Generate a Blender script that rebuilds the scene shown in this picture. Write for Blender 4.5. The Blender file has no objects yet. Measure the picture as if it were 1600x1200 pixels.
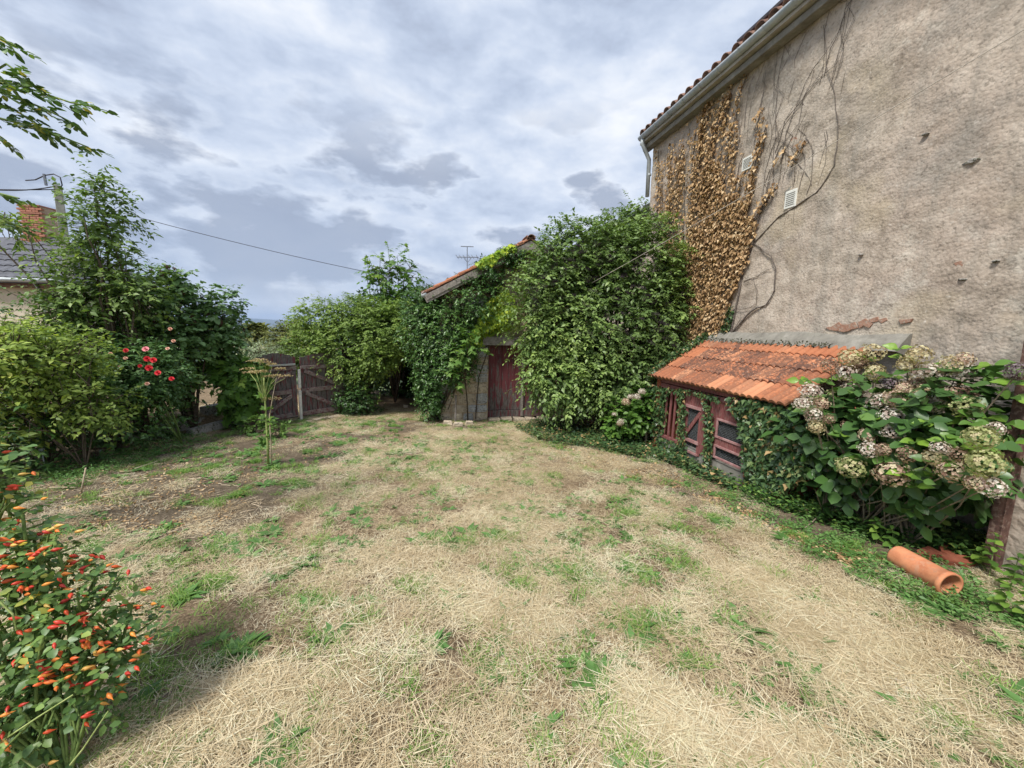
import bpy, math, random
import numpy as np
from math import sin, cos, radians, pi
from mathutils import Vector, Matrix

random.seed(7)
RNG = np.random.default_rng(7)
scene = bpy.context.scene
COL = scene.collection

# ------------------------------------------------------------------ camera
FPX, PITCH, ROLL, EYE = 602.0, radians(8.1), radians(1.6), 1.65
fwd = np.array([0, cos(PITCH), -sin(PITCH)])
up0 = np.array([0, sin(PITCH), cos(PITCH)])
rt0 = np.array([1.0, 0, 0])
RT = rt0 * cos(ROLL) + up0 * sin(ROLL)
UPV = up0 * cos(ROLL) - rt0 * sin(ROLL)
EYEP = np.array([0, 0, EYE])
cam_data = bpy.data.cameras.new('camera')
cam = bpy.data.objects.new('camera', cam_data)
COL.objects.link(cam)
cam_data.sensor_width = 36.0
cam_data.lens = 36.0 * FPX / 1600.0
cam_data.clip_start = 0.05
cam_data.clip_end = 60000
cam.matrix_world = Matrix(((RT[0], UPV[0], -fwd[0], 0), (RT[1], UPV[1], -fwd[1], 0), (RT[2], UPV[2], -fwd[2], EYE), (0, 0, 0, 1)))
scene.camera = cam

# ------------------------------------------------------------------ light
SUN_EL, SUN_AZ = radians(56), radians(217)        # azimuth clockwise from +Y
sun_data = bpy.data.lights.new('sun', 'SUN')
sun_data.energy = 3.5
sun_data.angle = radians(16)
sun_data.color = (1.0, 0.955, 0.88)
sun = bpy.data.objects.new('sun', sun_data)
COL.objects.link(sun)
sd_ = Vector((sin(SUN_AZ) * cos(SUN_EL), cos(SUN_AZ) * cos(SUN_EL), sin(SUN_EL)))
sun.rotation_euler = sd_.to_track_quat('Z', 'Y').to_euler()

world = bpy.data.worlds.new('World')
scene.world = world
world.use_nodes = True


class NT:
    """small helper round a node tree"""
    def __init__(s, tree):
        s.t = tree
        tree.nodes.clear()

    def n(s, typ, _props=None, **ins):
        nd = s.t.nodes.new(typ)
        for k, v in (_props or {}).items():
            setattr(nd, k, v)
        for k, v in ins.items():
            key = int(k[1:]) if k[0] == 'i' and k[1:].isdigit() else k.replace('_', ' ')
            s.set(nd.inputs[key], v)
        return nd

    def set(s, sock, v):
        if isinstance(v, bpy.types.NodeSocket):
            s.t.links.new(v, sock)
        elif isinstance(v, bpy.types.Node):
            s.t.links.new(v.outputs[0], sock)
        else:
            if hasattr(sock.default_value, '__len__') and not isinstance(v, (int, float)):
                v = tuple(v)
                if len(sock.default_value) == 4 and len(v) == 3:
                    v = v + (1.0,)
            sock.default_value = v

    def math(s, op, a, b=0.0, clamp=False):
        return s.n('ShaderNodeMath', {'operation': op, 'use_clamp': clamp}, i0=a, i1=b).outputs[0]

    def mix(s, fac, a, b, blend='MIX'):
        nd = s.n('ShaderNodeMix', {'data_type': 'RGBA', 'blend_type': blend})
        s.set(nd.inputs[0], fac)
        s.set(nd.inputs[6], a)
        s.set(nd.inputs[7], b)
        return nd.outputs[2]

    def ramp(s, fac, stops, interp='LINEAR'):
        nd = s.n('ShaderNodeValToRGB')
        nd.color_ramp.interpolation = interp
        el = nd.color_ramp.elements
        while len(el) < len(stops):
            el.new(0.5)
        for e, (p, c) in zip(el, stops):
            e.position = p
            if isinstance(c, (int, float)):
                c = (c, c, c)
            e.color = tuple(c) + (1.0,)
        s.set(nd.inputs[0], fac)
        return nd.outputs[0]

    def noise(s, vec, scale, detail=3.0, rough=0.55, dist=0.0):
        nd = s.n('ShaderNodeTexNoise')
        if vec is not None:
            s.set(nd.inputs['Vector'], vec)
        nd.inputs['Scale'].default_value = scale
        nd.inputs['Detail'].default_value = detail
        nd.inputs['Roughness'].default_value = rough
        nd.inputs['Distortion'].default_value = dist
        return nd.outputs[0]


w = NT(world.node_tree)
tc = w.n('ShaderNodeTexCoord').outputs['Generated']
sky = w.n('ShaderNodeTexSky', {'sky_type': 'NISHITA', 'sun_disc': False, 'sun_elevation': SUN_EL, 'sun_rotation': SUN_AZ})
bg_sky = w.n('ShaderNodeBackground', Color=sky.outputs[0], Strength=0.10)
sep = w.n('ShaderNodeSeparateXYZ', Vector=tc)
zz = w.math('MAXIMUM', w.math('ADD', sep.outputs[2], 0.22), 0.08)
inv = w.math('DIVIDE', 1.0, zz)
flat = w.n('ShaderNodeCombineXYZ', X=w.math('MULTIPLY', sep.outputs[0], inv), Y=w.math('MULTIPLY', sep.outputs[1], inv), Z=0.0).outputs[0]
fmap = w.n('ShaderNodeMapping', Vector=flat)
fmap.inputs['Rotation'].default_value = (0, 0, radians(-28))
fmap.inputs['Scale'].default_value = (1.0, 1.2, 1)
fmap.inputs['Location'].default_value = (3.1, 1.7, 0)
dmap = w.n('ShaderNodeMapping', Vector=tc)
dmap.inputs['Scale'].default_value = (1.0, 1.0, 2.3)
dmap.inputs['Rotation'].default_value = (0.0, radians(12), 0.0)
dmap.inputs['Location'].default_value = (0.35, 0.2, 0.6)
big = w.noise(dmap.outputs[0], 2.1, 4, 0.5, 0.2)
fine = w.noise(dmap.outputs[0], 5.5, 10, 0.60, 0.15)
streak = w.noise(fmap.outputs[0], 1.6, 6, 0.55, 0.4)
v = w.math('ADD', w.math('MULTIPLY', big, 0.42), w.math('ADD', w.math('MULTIPLY', fine, 0.38), w.math('MULTIPLY', streak, 0.22)))
cl = w.ramp(v, [(0.42, (0.32, 0.365, 0.465)), (0.475, (0.40, 0.46, 0.575)), (0.52, (0.485, 0.545, 0.655)), (0.57, (0.595, 0.64, 0.72)), (0.63, (0.72, 0.74, 0.775))])
# separate small grey cumulus puffs lower down
pm_ = w.noise(dmap.outputs[0], 4.2, 8, 0.52, 0.0)
band = w.ramp(sep.outputs[2], [(0.02, 0.0), (0.10, 1.0), (0.34, 1.0), (0.48, 0.0)])
pf = w.math('MULTIPLY', w.ramp(pm_, [(0.535, 0.0), (0.60, 1.0)]), band)
cl = w.mix(w.math('MULTIPLY', pf, 0.85), cl, (0.27, 0.31, 0.40))
rim = w.math('MULTIPLY', w.ramp(pm_, [(0.49, 0.0), (0.53, 0.8), (0.56, 0.0)]), band)
cl = w.mix(w.math('MULTIPLY', rim, 0.3), cl, (0.68, 0.715, 0.77))
# the cloud deck is darker blue-grey low over the plain
low = w.ramp(sep.outputs[2], [(0.0, 1.0), (0.10, 0.75), (0.30, 0.0)])
cl = w.mix(w.math('MULTIPLY', low, 0.5), cl, (0.27, 0.335, 0.47))
bg_cl = w.n('ShaderNodeBackground', Color=cl, Strength=1.0)
mixw = w.n('ShaderNodeMixShader', Fac=0.93)
w.set(mixw.inputs[1], bg_sky)
w.set(mixw.inputs[2], bg_cl)
w.n('ShaderNodeOutputWorld', Surface=mixw)

scene.view_settings.view_transform = 'Standard'
scene.view_settings.look = 'None'
scene.view_settings.gamma = 1.0
scene.view_settings.use_curve_mapping = False
scene.view_settings.exposure = 0.50
scene.cycles.max_bounces = 6
scene.cycles.diffuse_bounces = 3
scene.cycles.transmission_bounces = 3
scene.cycles.transparent_max_bounces = 6

# ------------------------------------------------------------------ places
YAW = radians(12.5)
W = np.array([-sin(YAW), cos(YAW), 0.0])       # along the big house wall
N = np.array([cos(YAW), sin(YAW), 0.0])        # towards the big house wall
WALL_D = 5.0
HD = 3.92                                      # front of the hutch


def sd(s, d, z=0.0):
    return W * s + N * d + np.array([0, 0, z])


def ray(px, py):
    return fwd + (px - 800) / FPX * RT + (600 - py) / FPX * UPV


def at_depth(px, py, y):                       # point on the upright plane y
    r = ray(px, py)
    return EYEP + r * (y / r[1])


def at_d(px, py, d):                           # point on a plane parallel to the house wall
    r = ray(px, py)
    return EYEP + r * (d / (r @ N))


def at_s(px, py, s):                           # point on a plane square to the house wall
    r = ray(px, py)
    return EYEP + r * (s / (r @ W))


def at_ground(px, py):
    r = ray(px, py)
    t = EYE / (-0.055 * r[1] - r[2])
    p = EYEP + r * t
    p[2] = gz(p[0], p[1])
    return p


def loc_sz(p):
    return float(p @ W), float(p[2])


def wave(x, y, seed=0):
    r = np.random.default_rng(seed)
    o = 0
    for k in range(6):
        a = r.uniform(0, 2 * pi)
        f = r.uniform(0.7, 1.4)
        o = o + np.sin((x * cos(a) + y * sin(a)) * f + r.uniform(0, 6.28) + 0.8 * np.sin((x * sin(a) - y * cos(a)) * f * 0.7 + r.uniform(0, 6)))
    return o / 3.5


def smooth(a, b, x):
    t = np.clip((x - a) / (b - a), 0, 1)
    return t * t * (3 - 2 * t)


def gz_np(x, y):
    x = np.asarray(x, float)
    y = np.asarray(y, float)
    z = -0.055 * np.minimum(y, 11.5)
    # raised path and bank on the left, behind the stone steps
    bank = smooth(-5.55, -6.0, x + 0.35 * (y - 7.6)) * smooth(6.9, 7.35, y - 0.55 * (x + 6.0))
    z = z + 0.26 * bank * smooth(22, 14, y)
    yy = np.maximum(y - 13.5, 0)
    z = z - 85 * (1 - np.exp(-yy / 420.0))
    near = smooth(16, 10, np.hypot(x, y))
    z = z + near * (0.022 * wave(x * 1.3, y * 1.3, 3) + 0.012 * wave(x * 4.1, y * 4.1, 4) + 0.009 * wave(x * 11, y * 11, 6)) + (1 - near) * 0.0
    far = smooth(300, 2500, y)
    z = z + far * (6 * wave(x / 900.0, y / 900.0, 9))
    return z


def gz(x, y):
    return float(gz_np(x, y))


def bare_np(x, y):
    """1 = bare soil, 0 = thatch of dry grass"""
    b = np.zeros_like(np.asarray(x, float))
    for (cx, cy, rx, ry, s) in ((-3.9, 4.3, 1.7, 1.0, 1.5), (-3.3, 5.3, 0.9, 0.9, 1.2), (-2.9, 6.6, 1.0, 0.7, 0.8), (-5.0, 4.6, 1.2, 1.2, 1.4), (-4.6, 6.0, 1.3, 1.4, 0.95), (-2.9, 3.5, 0.9, 0.8, 0.8), (-4.4, 7.3, 1.0, 0.9, 0.8), (2.4, 4.9, 0.9, 1.3, 0.6),
                                (2.9, 3.2, 0.6, 1.0, 0.7), (1.3, 6.9, 1.2, 0.8, 0.6), (-1.8, 7.9, 2.2, 0.7, 0.55), (-6, 5.0, 1.6, 2.0, 1.0), (-1.9, 1.8, 0.3, 0.4, 0.3), (2.6, 6.6, 1.2, 1.2, 0.95)):
        b = np.maximum(b, s * np.exp(-(((x - cx) / rx) ** 2 + ((y - cy) / ry) ** 2) ** 1.5))
    b = b + 0.30 * wave(np.asarray(x) * 2.3, np.asarray(y) * 2.3, 21) * 0.6 + 0.12 * wave(np.asarray(x) * 7, np.asarray(y) * 7, 22)
    return np.clip(b, 0, 1)


# ------------------------------------------------------------------ mesh helpers
def np_mesh(name, verts, faces, rnd=None, smooth_shade=False):
    """faces: (M,k) int array"""
    me = bpy.data.meshes.new(name)
    verts = np.asarray(verts, np.float32)
    faces = np.asarray(faces, np.int32)
    m, k = faces.shape
    me.vertices.add(len(verts))
    me.vertices.foreach_set('co', verts.ravel())
    me.loops.add(m * k)
    me.loops.foreach_set('vertex_index', faces.ravel())
    me.polygons.add(m)
    me.polygons.foreach_set('loop_start', np.arange(0, m * k, k, dtype=np.int32))
    me.polygons.foreach_set('loop_total', np.full(m, k, np.int32))
    if rnd is not None:
        at = me.attributes.new('rnd', 'FLOAT', 'POINT')
        at.data.foreach_set('value', np.asarray(rnd, np.float32))
    me.update(calc_edges=True)
    me.validate()
    if smooth_shade:
        me.polygons.foreach_set('use_smooth', np.ones(len(me.polygons), bool))
    return me


class MB:
    """collects polygons, links them as ONE mesh object"""
    def __init__(s):
        s.v, s.f = [], []

    def add(s, vs, fs):
        o = len(s.v)
        s.v += [tuple(map(float, p)) for p in vs]
        s.f += [tuple(i + o for i in f) for f in fs]
        return s

    def box(s, c, size, ax=None, jit=0.0):
        """c centre, size (a,b,c) along axes ax (three vectors)"""
        ax = ax if ax is not None else (np.array([1, 0, 0]), np.array([0, 1, 0]), np.array([0, 0, 1]))
        c = np.asarray(c, float)
        vs = []
        for i in (-1, 1):
            for j in (-1, 1):
                for k in (-1, 1):
                    vs.append(c + ax[0] * i * size[0] / 2 + ax[1] * j * size[1] / 2 + ax[2] * k * size[2] / 2 + (RNG.normal(0, jit, 3) if jit else 0))
        s.add(vs, [(0, 1, 3, 2), (4, 6, 7, 5), (0, 4, 5, 1), (2, 3, 7, 6), (0, 2, 6, 4), (1, 5, 7, 3)])
        return s

    def tube(s, pts, rad, n=6, cap=True):
        pts = [np.asarray(p, float) for p in pts]
        if not hasattr(rad, '__len__'):
            rad = [rad] * len(pts)
        o = len(s.v)
        for i, p in enumerate(pts):
            t = pts[min(i + 1, len(pts) - 1)] - pts[max(i - 1, 0)]
            t = t / (np.linalg.norm(t) + 1e-9)
            a = np.cross(t, [0, 0, 1.0] if abs(t[2]) < 0.9 else [1.0, 0, 0])
            a /= np.linalg.norm(a)
            b = np.cross(t, a)
            for k in range(n):
                q = p + rad[i] * (a * cos(2 * pi * k / n) + b * sin(2 * pi * k / n))
                s.v.append(tuple(q))
        for i in range(len(pts) - 1):
            for k in range(n):
                s.f.append((o + i * n + k, o + i * n + (k + 1) % n, o + (i + 1) * n + (k + 1) % n, o + (i + 1) * n + k))
        if cap:
            s.f.append(tuple(o + k for k in reversed(range(n))))
            s.f.append(tuple(o + (len(pts) - 1) * n + k for k in range(n)))
        return s

    def mesh(s, name, sm=False):
        me = bpy.data.meshes.new(name)
        me.from_pydata(s.v, [], s.f)
        me.update()
        if sm:
            me.polygons.foreach_set('use_smooth', np.ones(len(me.polygons), bool))
        return me

    def build(s, name, mat, parent=None, sm=False, bevel=0.0):
        return link(name, s.mesh(name, sm), mat, parent, bevel=bevel)


def link(name, me, mat, parent=None, loc=None, rot=None, bevel=0.0):
    if mat is not None and not me.materials:
        me.materials.append(mat)
    o = bpy.data.objects.new(name, me)
    COL.objects.link(o)
    if parent is not None:
        o.parent = parent
        o.matrix_parent_inverse = Matrix.Translation(-Vector(wloc(parent)))
    if loc is not None:
        o.location = Vector(loc)
    if rot is not None:
        o.rotation_euler = rot
    if bevel:
        b = o.modifiers.new('bevel', 'BEVEL')
        b.width = bevel
        b.segments = 2
        b.limit_method = 'ANGLE'
    return o


def wloc(o):
    """world position of an unrotated root or child"""
    p = Vector(o.location)
    if o.parent is not None:
        p = p + o.matrix_parent_inverse.to_translation() + wloc(o.parent)
    return p


def thing(name, label, cat, loc, group=None):
    o = bpy.data.objects.new(name, None)
    COL.objects.link(o)
    o.location = Vector([float(q) for q in loc])
    o.empty_display_size = 0.2
    return tag(o, label, cat, group)


def tag(o, label, cat, group=None):
    o['label'] = label
    o['category'] = cat
    if group:
        o['group'] = group
    return o


def struct(o):
    o['kind'] = 'structure'
    return o


def stuff(o, label, cat):
    o['kind'] = 'stuff'
    o['label'] = label
    o['category'] = cat
    return o


# ------------------------------------------------------------------ materials
MATS = {}


def material(name):
    m = bpy.data.materials.new(name)
    m.use_nodes = True
    nt = NT(m.node_tree)
    MATS[name] = m
    return m, nt


def finish(nt, color, rough=0.8, bump=None, bump_d=0.01, spec=0.3, metal=0.0, bump_s=1.0):
    p = nt.n('ShaderNodeBsdfPrincipled', Base_Color=color, Roughness=rough, Metallic=metal)
    p.inputs['Specular IOR Level'].default_value = spec
    if bump is not None:
        b = nt.n('ShaderNodeBump', Height=bump, Distance=bump_d, Strength=bump_s)
        nt.set(p.inputs['Normal'], b.outputs[0])
    nt.n('ShaderNodeOutputMaterial', Surface=p)
    return p


NO_WARM = ('leaf_dead', 'leaf_yellow', 'leaf_creeper', 'grass_green', 'leaf_sapling', 'weed_green', 'straw', 'umbel', 'leaf_silver', 'floret_cream', 'floret_white', 'floret_green', 'floret_pink', 'floret_brown', 'floret_purple')
LEAF_GAIN = {'leaf_far': 1.2, 'leaf_silver': 1.5, 'leaf_elder': 2.35, 'leaf_ivy_dark': 2.2, 'leaf_hutch_ivy': 1.8, 'leaf_privet': 2.2, 'leaf_tall': 2.4, 'leaf_yellow': 2.0, 'leaf_lilac': 3.9, 'leaf_rose': 2.4, 'leaf_rosehip': 2.3, 'leaf_maple': 1.8,
             'leaf_creeper': 1.9, 'leaf_hydrangea': 1.6, 'grass_green': 1.25, 'weed_green': 1.25, 'leaf_nettle': 1.15, 'leaf_dead': 1.22, 'leaf_sapling': 1.5}


def leaf_mat(name, stops, rough=0.5, trans=0.3, spec=0.35, objrand=0.0):
    m, nt = material(name)
    a = nt.n('ShaderNodeAttribute', {'attribute_name': 'rnd'}).outputs['Fac']
    if objrand:
        r = nt.n('ShaderNodeObjectInfo').outputs['Random']
        a = nt.math('ADD', nt.math('MULTIPLY', a, 1 - objrand), nt.math('MULTIPLY', r, objrand))
    c = nt.ramp(a, [(q, tuple(min(0.85, u * LEAF_GAIN.get(name, 1.0) * wv) for u, wv in zip(col, (1.0, 1.0, 1.0) if name in NO_WARM else (1.16, 1.04, 0.82)))) for q, col in stops])
    pos = nt.n('ShaderNodeNewGeometry').outputs['Position']
    c = nt.mix(nt.math('MULTIPLY', nt.noise(pos, 2.2, 3), 0.35), c, nt.mix(1.0, c, (0.72, 0.80, 0.55), 'MULTIPLY'))
    p = nt.n('ShaderNodeBsdfPrincipled', Base_Color=c, Roughness=rough)
    p.inputs['Specular IOR Level'].default_value = spec
    t = nt.n('ShaderNodeBsdfTranslucent', Color=nt.mix(1.0, c, (1.15, 1.25, 0.6), 'MULTIPLY'))
    mx = nt.n('ShaderNodeMixShader', Fac=trans)
    nt.set(mx.inputs[1], p)
    nt.set(mx.inputs[2], t)
    nt.n('ShaderNodeOutputMaterial', Surface=mx)
    return m


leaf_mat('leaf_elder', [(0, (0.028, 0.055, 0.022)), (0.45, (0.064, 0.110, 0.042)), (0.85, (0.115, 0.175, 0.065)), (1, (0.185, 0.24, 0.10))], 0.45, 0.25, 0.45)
leaf_mat('leaf_ivy_dark', [(0, (0.014, 0.036, 0.014)), (0.6, (0.030, 0.072, 0.022)), (0.92, (0.065, 0.125, 0.035)), (1, (0.12, 0.17, 0.05))], 0.38, 0.15, 0.5)
leaf_mat('leaf_hutch_ivy', [(0, (0.016, 0.040, 0.020)), (0.6, (0.035, 0.075, 0.035)), (0.88, (0.08, 0.13, 0.06)), (0.95, (0.16, 0.12, 0.065)), (1, (0.25, 0.19, 0.12))], 0.4, 0.15, 0.5)
leaf_mat('leaf_privet', [(0, (0.035, 0.065, 0.020)), (0.5, (0.075, 0.125, 0.035)), (0.85, (0.13, 0.19, 0.055)), (1, (0.22, 0.25, 0.09))], 0.5, 0.3)
leaf_mat('leaf_tall', [(0, (0.026, 0.050, 0.020)), (0.5, (0.060, 0.105, 0.036)), (0.9, (0.125, 0.18, 0.06)), (1, (0.2, 0.24, 0.08))], 0.45, 0.3)
leaf_mat('leaf_yellow', [(0, (0.042, 0.072, 0.020)), (0.45, (0.110, 0.155, 0.035)), (0.8, (0.21, 0.26, 0.06)), (1, (0.38, 0.37, 0.10))], 0.5, 0.35)
leaf_mat('leaf_lilac', [(0, (0.018, 0.040, 0.018)), (0.6, (0.042, 0.080, 0.034)), (0.9, (0.085, 0.135, 0.055)), (1, (0.16, 0.12, 0.06))], 0.42, 0.2, 0.45)
leaf_mat('leaf_rose', [(0, (0.02, 0.05, 0.022)), (0.6, (0.045, 0.095, 0.04)), (1, (0.11, 0.17, 0.06))], 0.42, 0.2, 0.45)
leaf_mat('leaf_rosehip', [(0, (0.018, 0.042, 0.018)), (0.6, (0.04, 0.085, 0.03)), (0.9, (0.09, 0.15, 0.05)), (1, (0.35, 0.27, 0.05))], 0.42, 0.2, 0.45)
leaf_mat('leaf_maple', [(0, (0.03, 0.075, 0.02)), (0.6, (0.07, 0.15, 0.035)), (1, (0.17, 0.25, 0.04))], 0.45, 0.35)
leaf_mat('leaf_sapling', [(0, (0.05, 0.10, 0.03)), (0.6, (0.11, 0.20, 0.05)), (1, (0.24, 0.30, 0.10))], 0.5, 0.4)
leaf_mat('leaf_creeper', [(0, (0.08, 0.14, 0.02)), (0.6, (0.19, 0.27, 0.03)), (1, (0.34, 0.38, 0.04))], 0.5, 0.35)
leaf_mat('leaf_dead', [(0, (0.14, 0.080, 0.042)), (0.4, (0.30, 0.185, 0.095)), (0.8, (0.47, 0.315, 0.175)), (1, (0.62, 0.47, 0.31))], 0.75, 0.12, 0.15)
leaf_mat('leaf_nettle', [(0, (0.04, 0.10, 0.025)), (0.6, (0.09, 0.19, 0.045)), (1, (0.18, 0.30, 0.07))], 0.5, 0.3)
leaf_mat('leaf_hydrangea', [(0, (0.03, 0.075, 0.022)), (0.55, (0.07, 0.15, 0.035)), (0.9, (0.13, 0.24, 0.04)), (1, (0.32, 0.30, 0.04))], 0.4, 0.25, 0.45, objrand=0.75)
leaf_mat('leaf_far', [(0, (0.06, 0.085, 0.03)), (0.6, (0.13, 0.16, 0.05)), (1, (0.24, 0.25, 0.09))], 0.7, 0.2)
leaf_mat('leaf_silver', [(0, (0.14, 0.18, 0.11)), (0.6, (0.25, 0.30, 0.19)), (1, (0.36, 0.40, 0.24))], 0.7, 0.2)
leaf_mat('straw', [(0, (0.20, 0.125, 0.07)), (0.3, (0.46, 0.345, 0.215)), (0.65, (0.72, 0.60, 0.43)), (1, (0.90, 0.82, 0.66))], 0.7, 0.15, 0.2, objrand=0.5)
leaf_mat('grass_green', [(0, (0.07, 0.15, 0.03)), (0.5, (0.14, 0.26, 0.05)), (0.85, (0.27, 0.38, 0.10)), (1, (0.50, 0.47, 0.20))], 0.55, 0.3, 0.3, objrand=0.35)
leaf_mat('weed_green', [(0, (0.05, 0.11, 0.03)), (0.6, (0.10, 0.20, 0.055)), (1, (0.19, 0.29, 0.10))], 0.5, 0.25, 0.35, objrand=0.35)
leaf_mat('umbel', [(0, (0.28, 0.20, 0.10)), (0.6, (0.50, 0.38, 0.21)), (1, (0.66, 0.55, 0.34))], 0.8, 0.2, 0.2)
for nm, a, b, c in (('cream', (0.28, 0.20, 0.12), (0.55, 0.45, 0.28), (0.68, 0.62, 0.42)), ('white', (0.30, 0.20, 0.18), (0.62, 0.52, 0.47), (0.82, 0.76, 0.72)),
                    ('green', (0.18, 0.19, 0.08), (0.42, 0.45, 0.20), (0.60, 0.50, 0.33)), ('pink', (0.30, 0.17, 0.13), (0.62, 0.44, 0.36), (0.68, 0.62, 0.42)),
                    ('brown', (0.13, 0.075, 0.055), (0.30, 0.19, 0.14), (0.52, 0.40, 0.30)), ('purple', (0.07, 0.04, 0.06), (0.18, 0.13, 0.16), (0.35, 0.30, 0.32))):
    leaf_mat('floret_' + nm, [(0, a), (0.55, b), (1, c)], 0.7, 0.25, 0.2)


def mat_bark(name, a, b):
    m, nt = material(name)
    pos = nt.n('ShaderNodeNewGeometry').outputs['Position']
    n = nt.noise(pos, 30, 4)
    finish(nt, nt.ramp(n, [(0.3, a), (0.7, b)]), 0.9, n, 0.01)
    return m


mat_bark('bark', (0.05, 0.038, 0.028), (0.16, 0.125, 0.09))
mat_bark('bark_pale', (0.14, 0.11, 0.08), (0.34, 0.28, 0.2))
mat_bark('stem_green', (0.10, 0.16, 0.04), (0.20, 0.28, 0.08))
mat_bark('stem_lime', (0.22, 0.30, 0.08), (0.40, 0.46, 0.18))
mat_bark('vine_grey', (0.09, 0.075, 0.065), (0.19, 0.16, 0.14))
mat_bark('stick', (0.36, 0.28, 0.19), (0.62, 0.52, 0.38))
mat_bark('root', (0.07, 0.045, 0.03), (0.2, 0.12, 0.08))


def mat_roughcast():
    m, nt = material('roughcast')
    pos = nt.n('ShaderNodeNewGeometry').outputs['Position']
    big = nt.noise(pos, 0.55, 4, 0.6)
    mid = nt.math('ADD', nt.math('MULTIPLY', nt.noise(pos, 4.0, 6, 0.7, 0.4), 0.5), nt.math('MULTIPLY', nt.noise(pos, 0.7, 5, 0.6), 0.5))
    grit = nt.noise(pos, 26, 4, 0.7)
    peb = nt.n('ShaderNodeTexVoronoi', {'feature': 'F1'}, Vector=pos, Scale=34.0)
    c = nt.ramp(mid, [(0.36, (0.235, 0.20, 0.158)), (0.45, (0.40, 0.342, 0.278)), (0.53, (0.52, 0.452, 0.375)), (0.64, (0.64, 0.575, 0.49))])
    c = nt.mix(nt.ramp(big, [(0.42, 0.0), (0.66, 0.6)]), c, (0.46, 0.355, 0.29))
    c = nt.mix(nt.ramp(nt.noise(pos, 1.1, 6, 0.7), [(0.50, 0.0), (0.66, 0.65)]), c, (0.31, 0.29, 0.255))
    c = nt.mix(nt.ramp(nt.noise(pos, 0.8, 7, 0.75), [(0.56, 0.0), (0.62, 0.6)]), c, (0.60, 0.55, 0.47))
    c = nt.mix(nt.ramp(grit, [(0.36, 0.55), (0.46, 0.0)]), c, (0.19, 0.16, 0.13))
    c = nt.mix(nt.ramp(grit, [(0.58, 0.0), (0.70, 0.5)]), c, (0.62, 0.56, 0.48))
    smap = nt.n('ShaderNodeMapping', Vector=pos)
    smap.inputs['Scale'].default_value = (3.2, 3.2, 0.32)
    drip = nt.noise(smap.outputs[0], 1.6, 5, 0.6)
    c = nt.mix(nt.ramp(drip, [(0.50, 0.0), (0.66, 0.42)]), c, (0.27, 0.25, 0.215))
    pos_z = nt.n('ShaderNodeSeparateXYZ', Vector=pos).outputs[2]
    damp = nt.math('ADD', nt.math('MULTIPLY', pos_z, -0.25), nt.math('MULTIPLY', nt.noise(pos, 1.7, 5, 0.6), 0.9))
    c = nt.mix(nt.ramp(damp, [(0.36, 0.0), (0.55, 0.6)]), c, (0.24, 0.23, 0.19))
    warm = nt.noise(pos, 0.9, 3, 0.5)
    c = nt.mix(nt.ramp(warm, [(0.58, 0.0), (0.66, 0.4)]), c, (0.50, 0.42, 0.29))
    crk = nt.n('ShaderNodeTexVoronoi', {'feature': 'DISTANCE_TO_EDGE'}, Vector=nt.mix(0.25, pos, nt.n('ShaderNodeTexNoise', Vector=pos, Scale=2.5).outputs['Color'], 'ADD'), Scale=0.75)
    c = nt.mix(nt.math('MULTIPLY', nt.ramp(crk.outputs['Distance'], [(0.002, 1.0), (0.006, 0.0)]), nt.ramp(nt.noise(pos, 0.8, 2), [(0.52, 0.0), (0.60, 0.35)])), c, (0.16, 0.14, 0.115))
    spk = nt.noise(pos, 14, 3, 0.6)
    c = nt.mix(nt.ramp(spk, [(0.30, 0.6), (0.37, 0.0)]), c, (0.17, 0.145, 0.12))
    c = nt.mix(nt.ramp(spk, [(0.66, 0.0), (0.72, 0.6)]), c, (0.62, 0.57, 0.50))
    h = nt.math('ADD', nt.math('MULTIPLY', grit, 0.8), nt.math('MULTIPLY', nt.math('SUBTRACT', 1.0, peb.outputs['Distance']), 0.5))
    finish(nt, c, 0.95, h, 0.014, 0.1, bump_s=0.6)
    return m


mat_roughcast()


def mat_simple(name, a, b, scale=8.0, rough=0.8, bump=0.004, spec=0.3, metal=0.0, c3=None, stretch=None, rnd_amt=0.0):
    m, nt = material(name)
    if stretch is not None:
        tcn = nt.n('ShaderNodeTexCoord').outputs['Object']
        mp = nt.n('ShaderNodeMapping', Vector=tcn)
        mp.inputs['Scale'].default_value = stretch
        pos = mp.outputs[0]
    else:
        pos = nt.n('ShaderNodeNewGeometry').outputs['Position']
    n = nt.noise(pos, scale, 6, 0.65)
    c = nt.ramp(n, [(0.33, a), (0.67, b)])
    if c3 is not None:
        c = nt.mix(nt.ramp(nt.noise(pos, scale * 2.3, 6, 0.7), [(0.52, 0.0), (0.60, 1.0)]), c, c3)
    if rnd_amt:
        r = nt.n('ShaderNodeObjectInfo').outputs['Random']
        c = nt.mix(nt.math('MULTIPLY', r, rnd_amt), c, (0.03, 0.025, 0.02))
    finish(nt, c, rough, n, bump, spec, metal)
    return m


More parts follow.
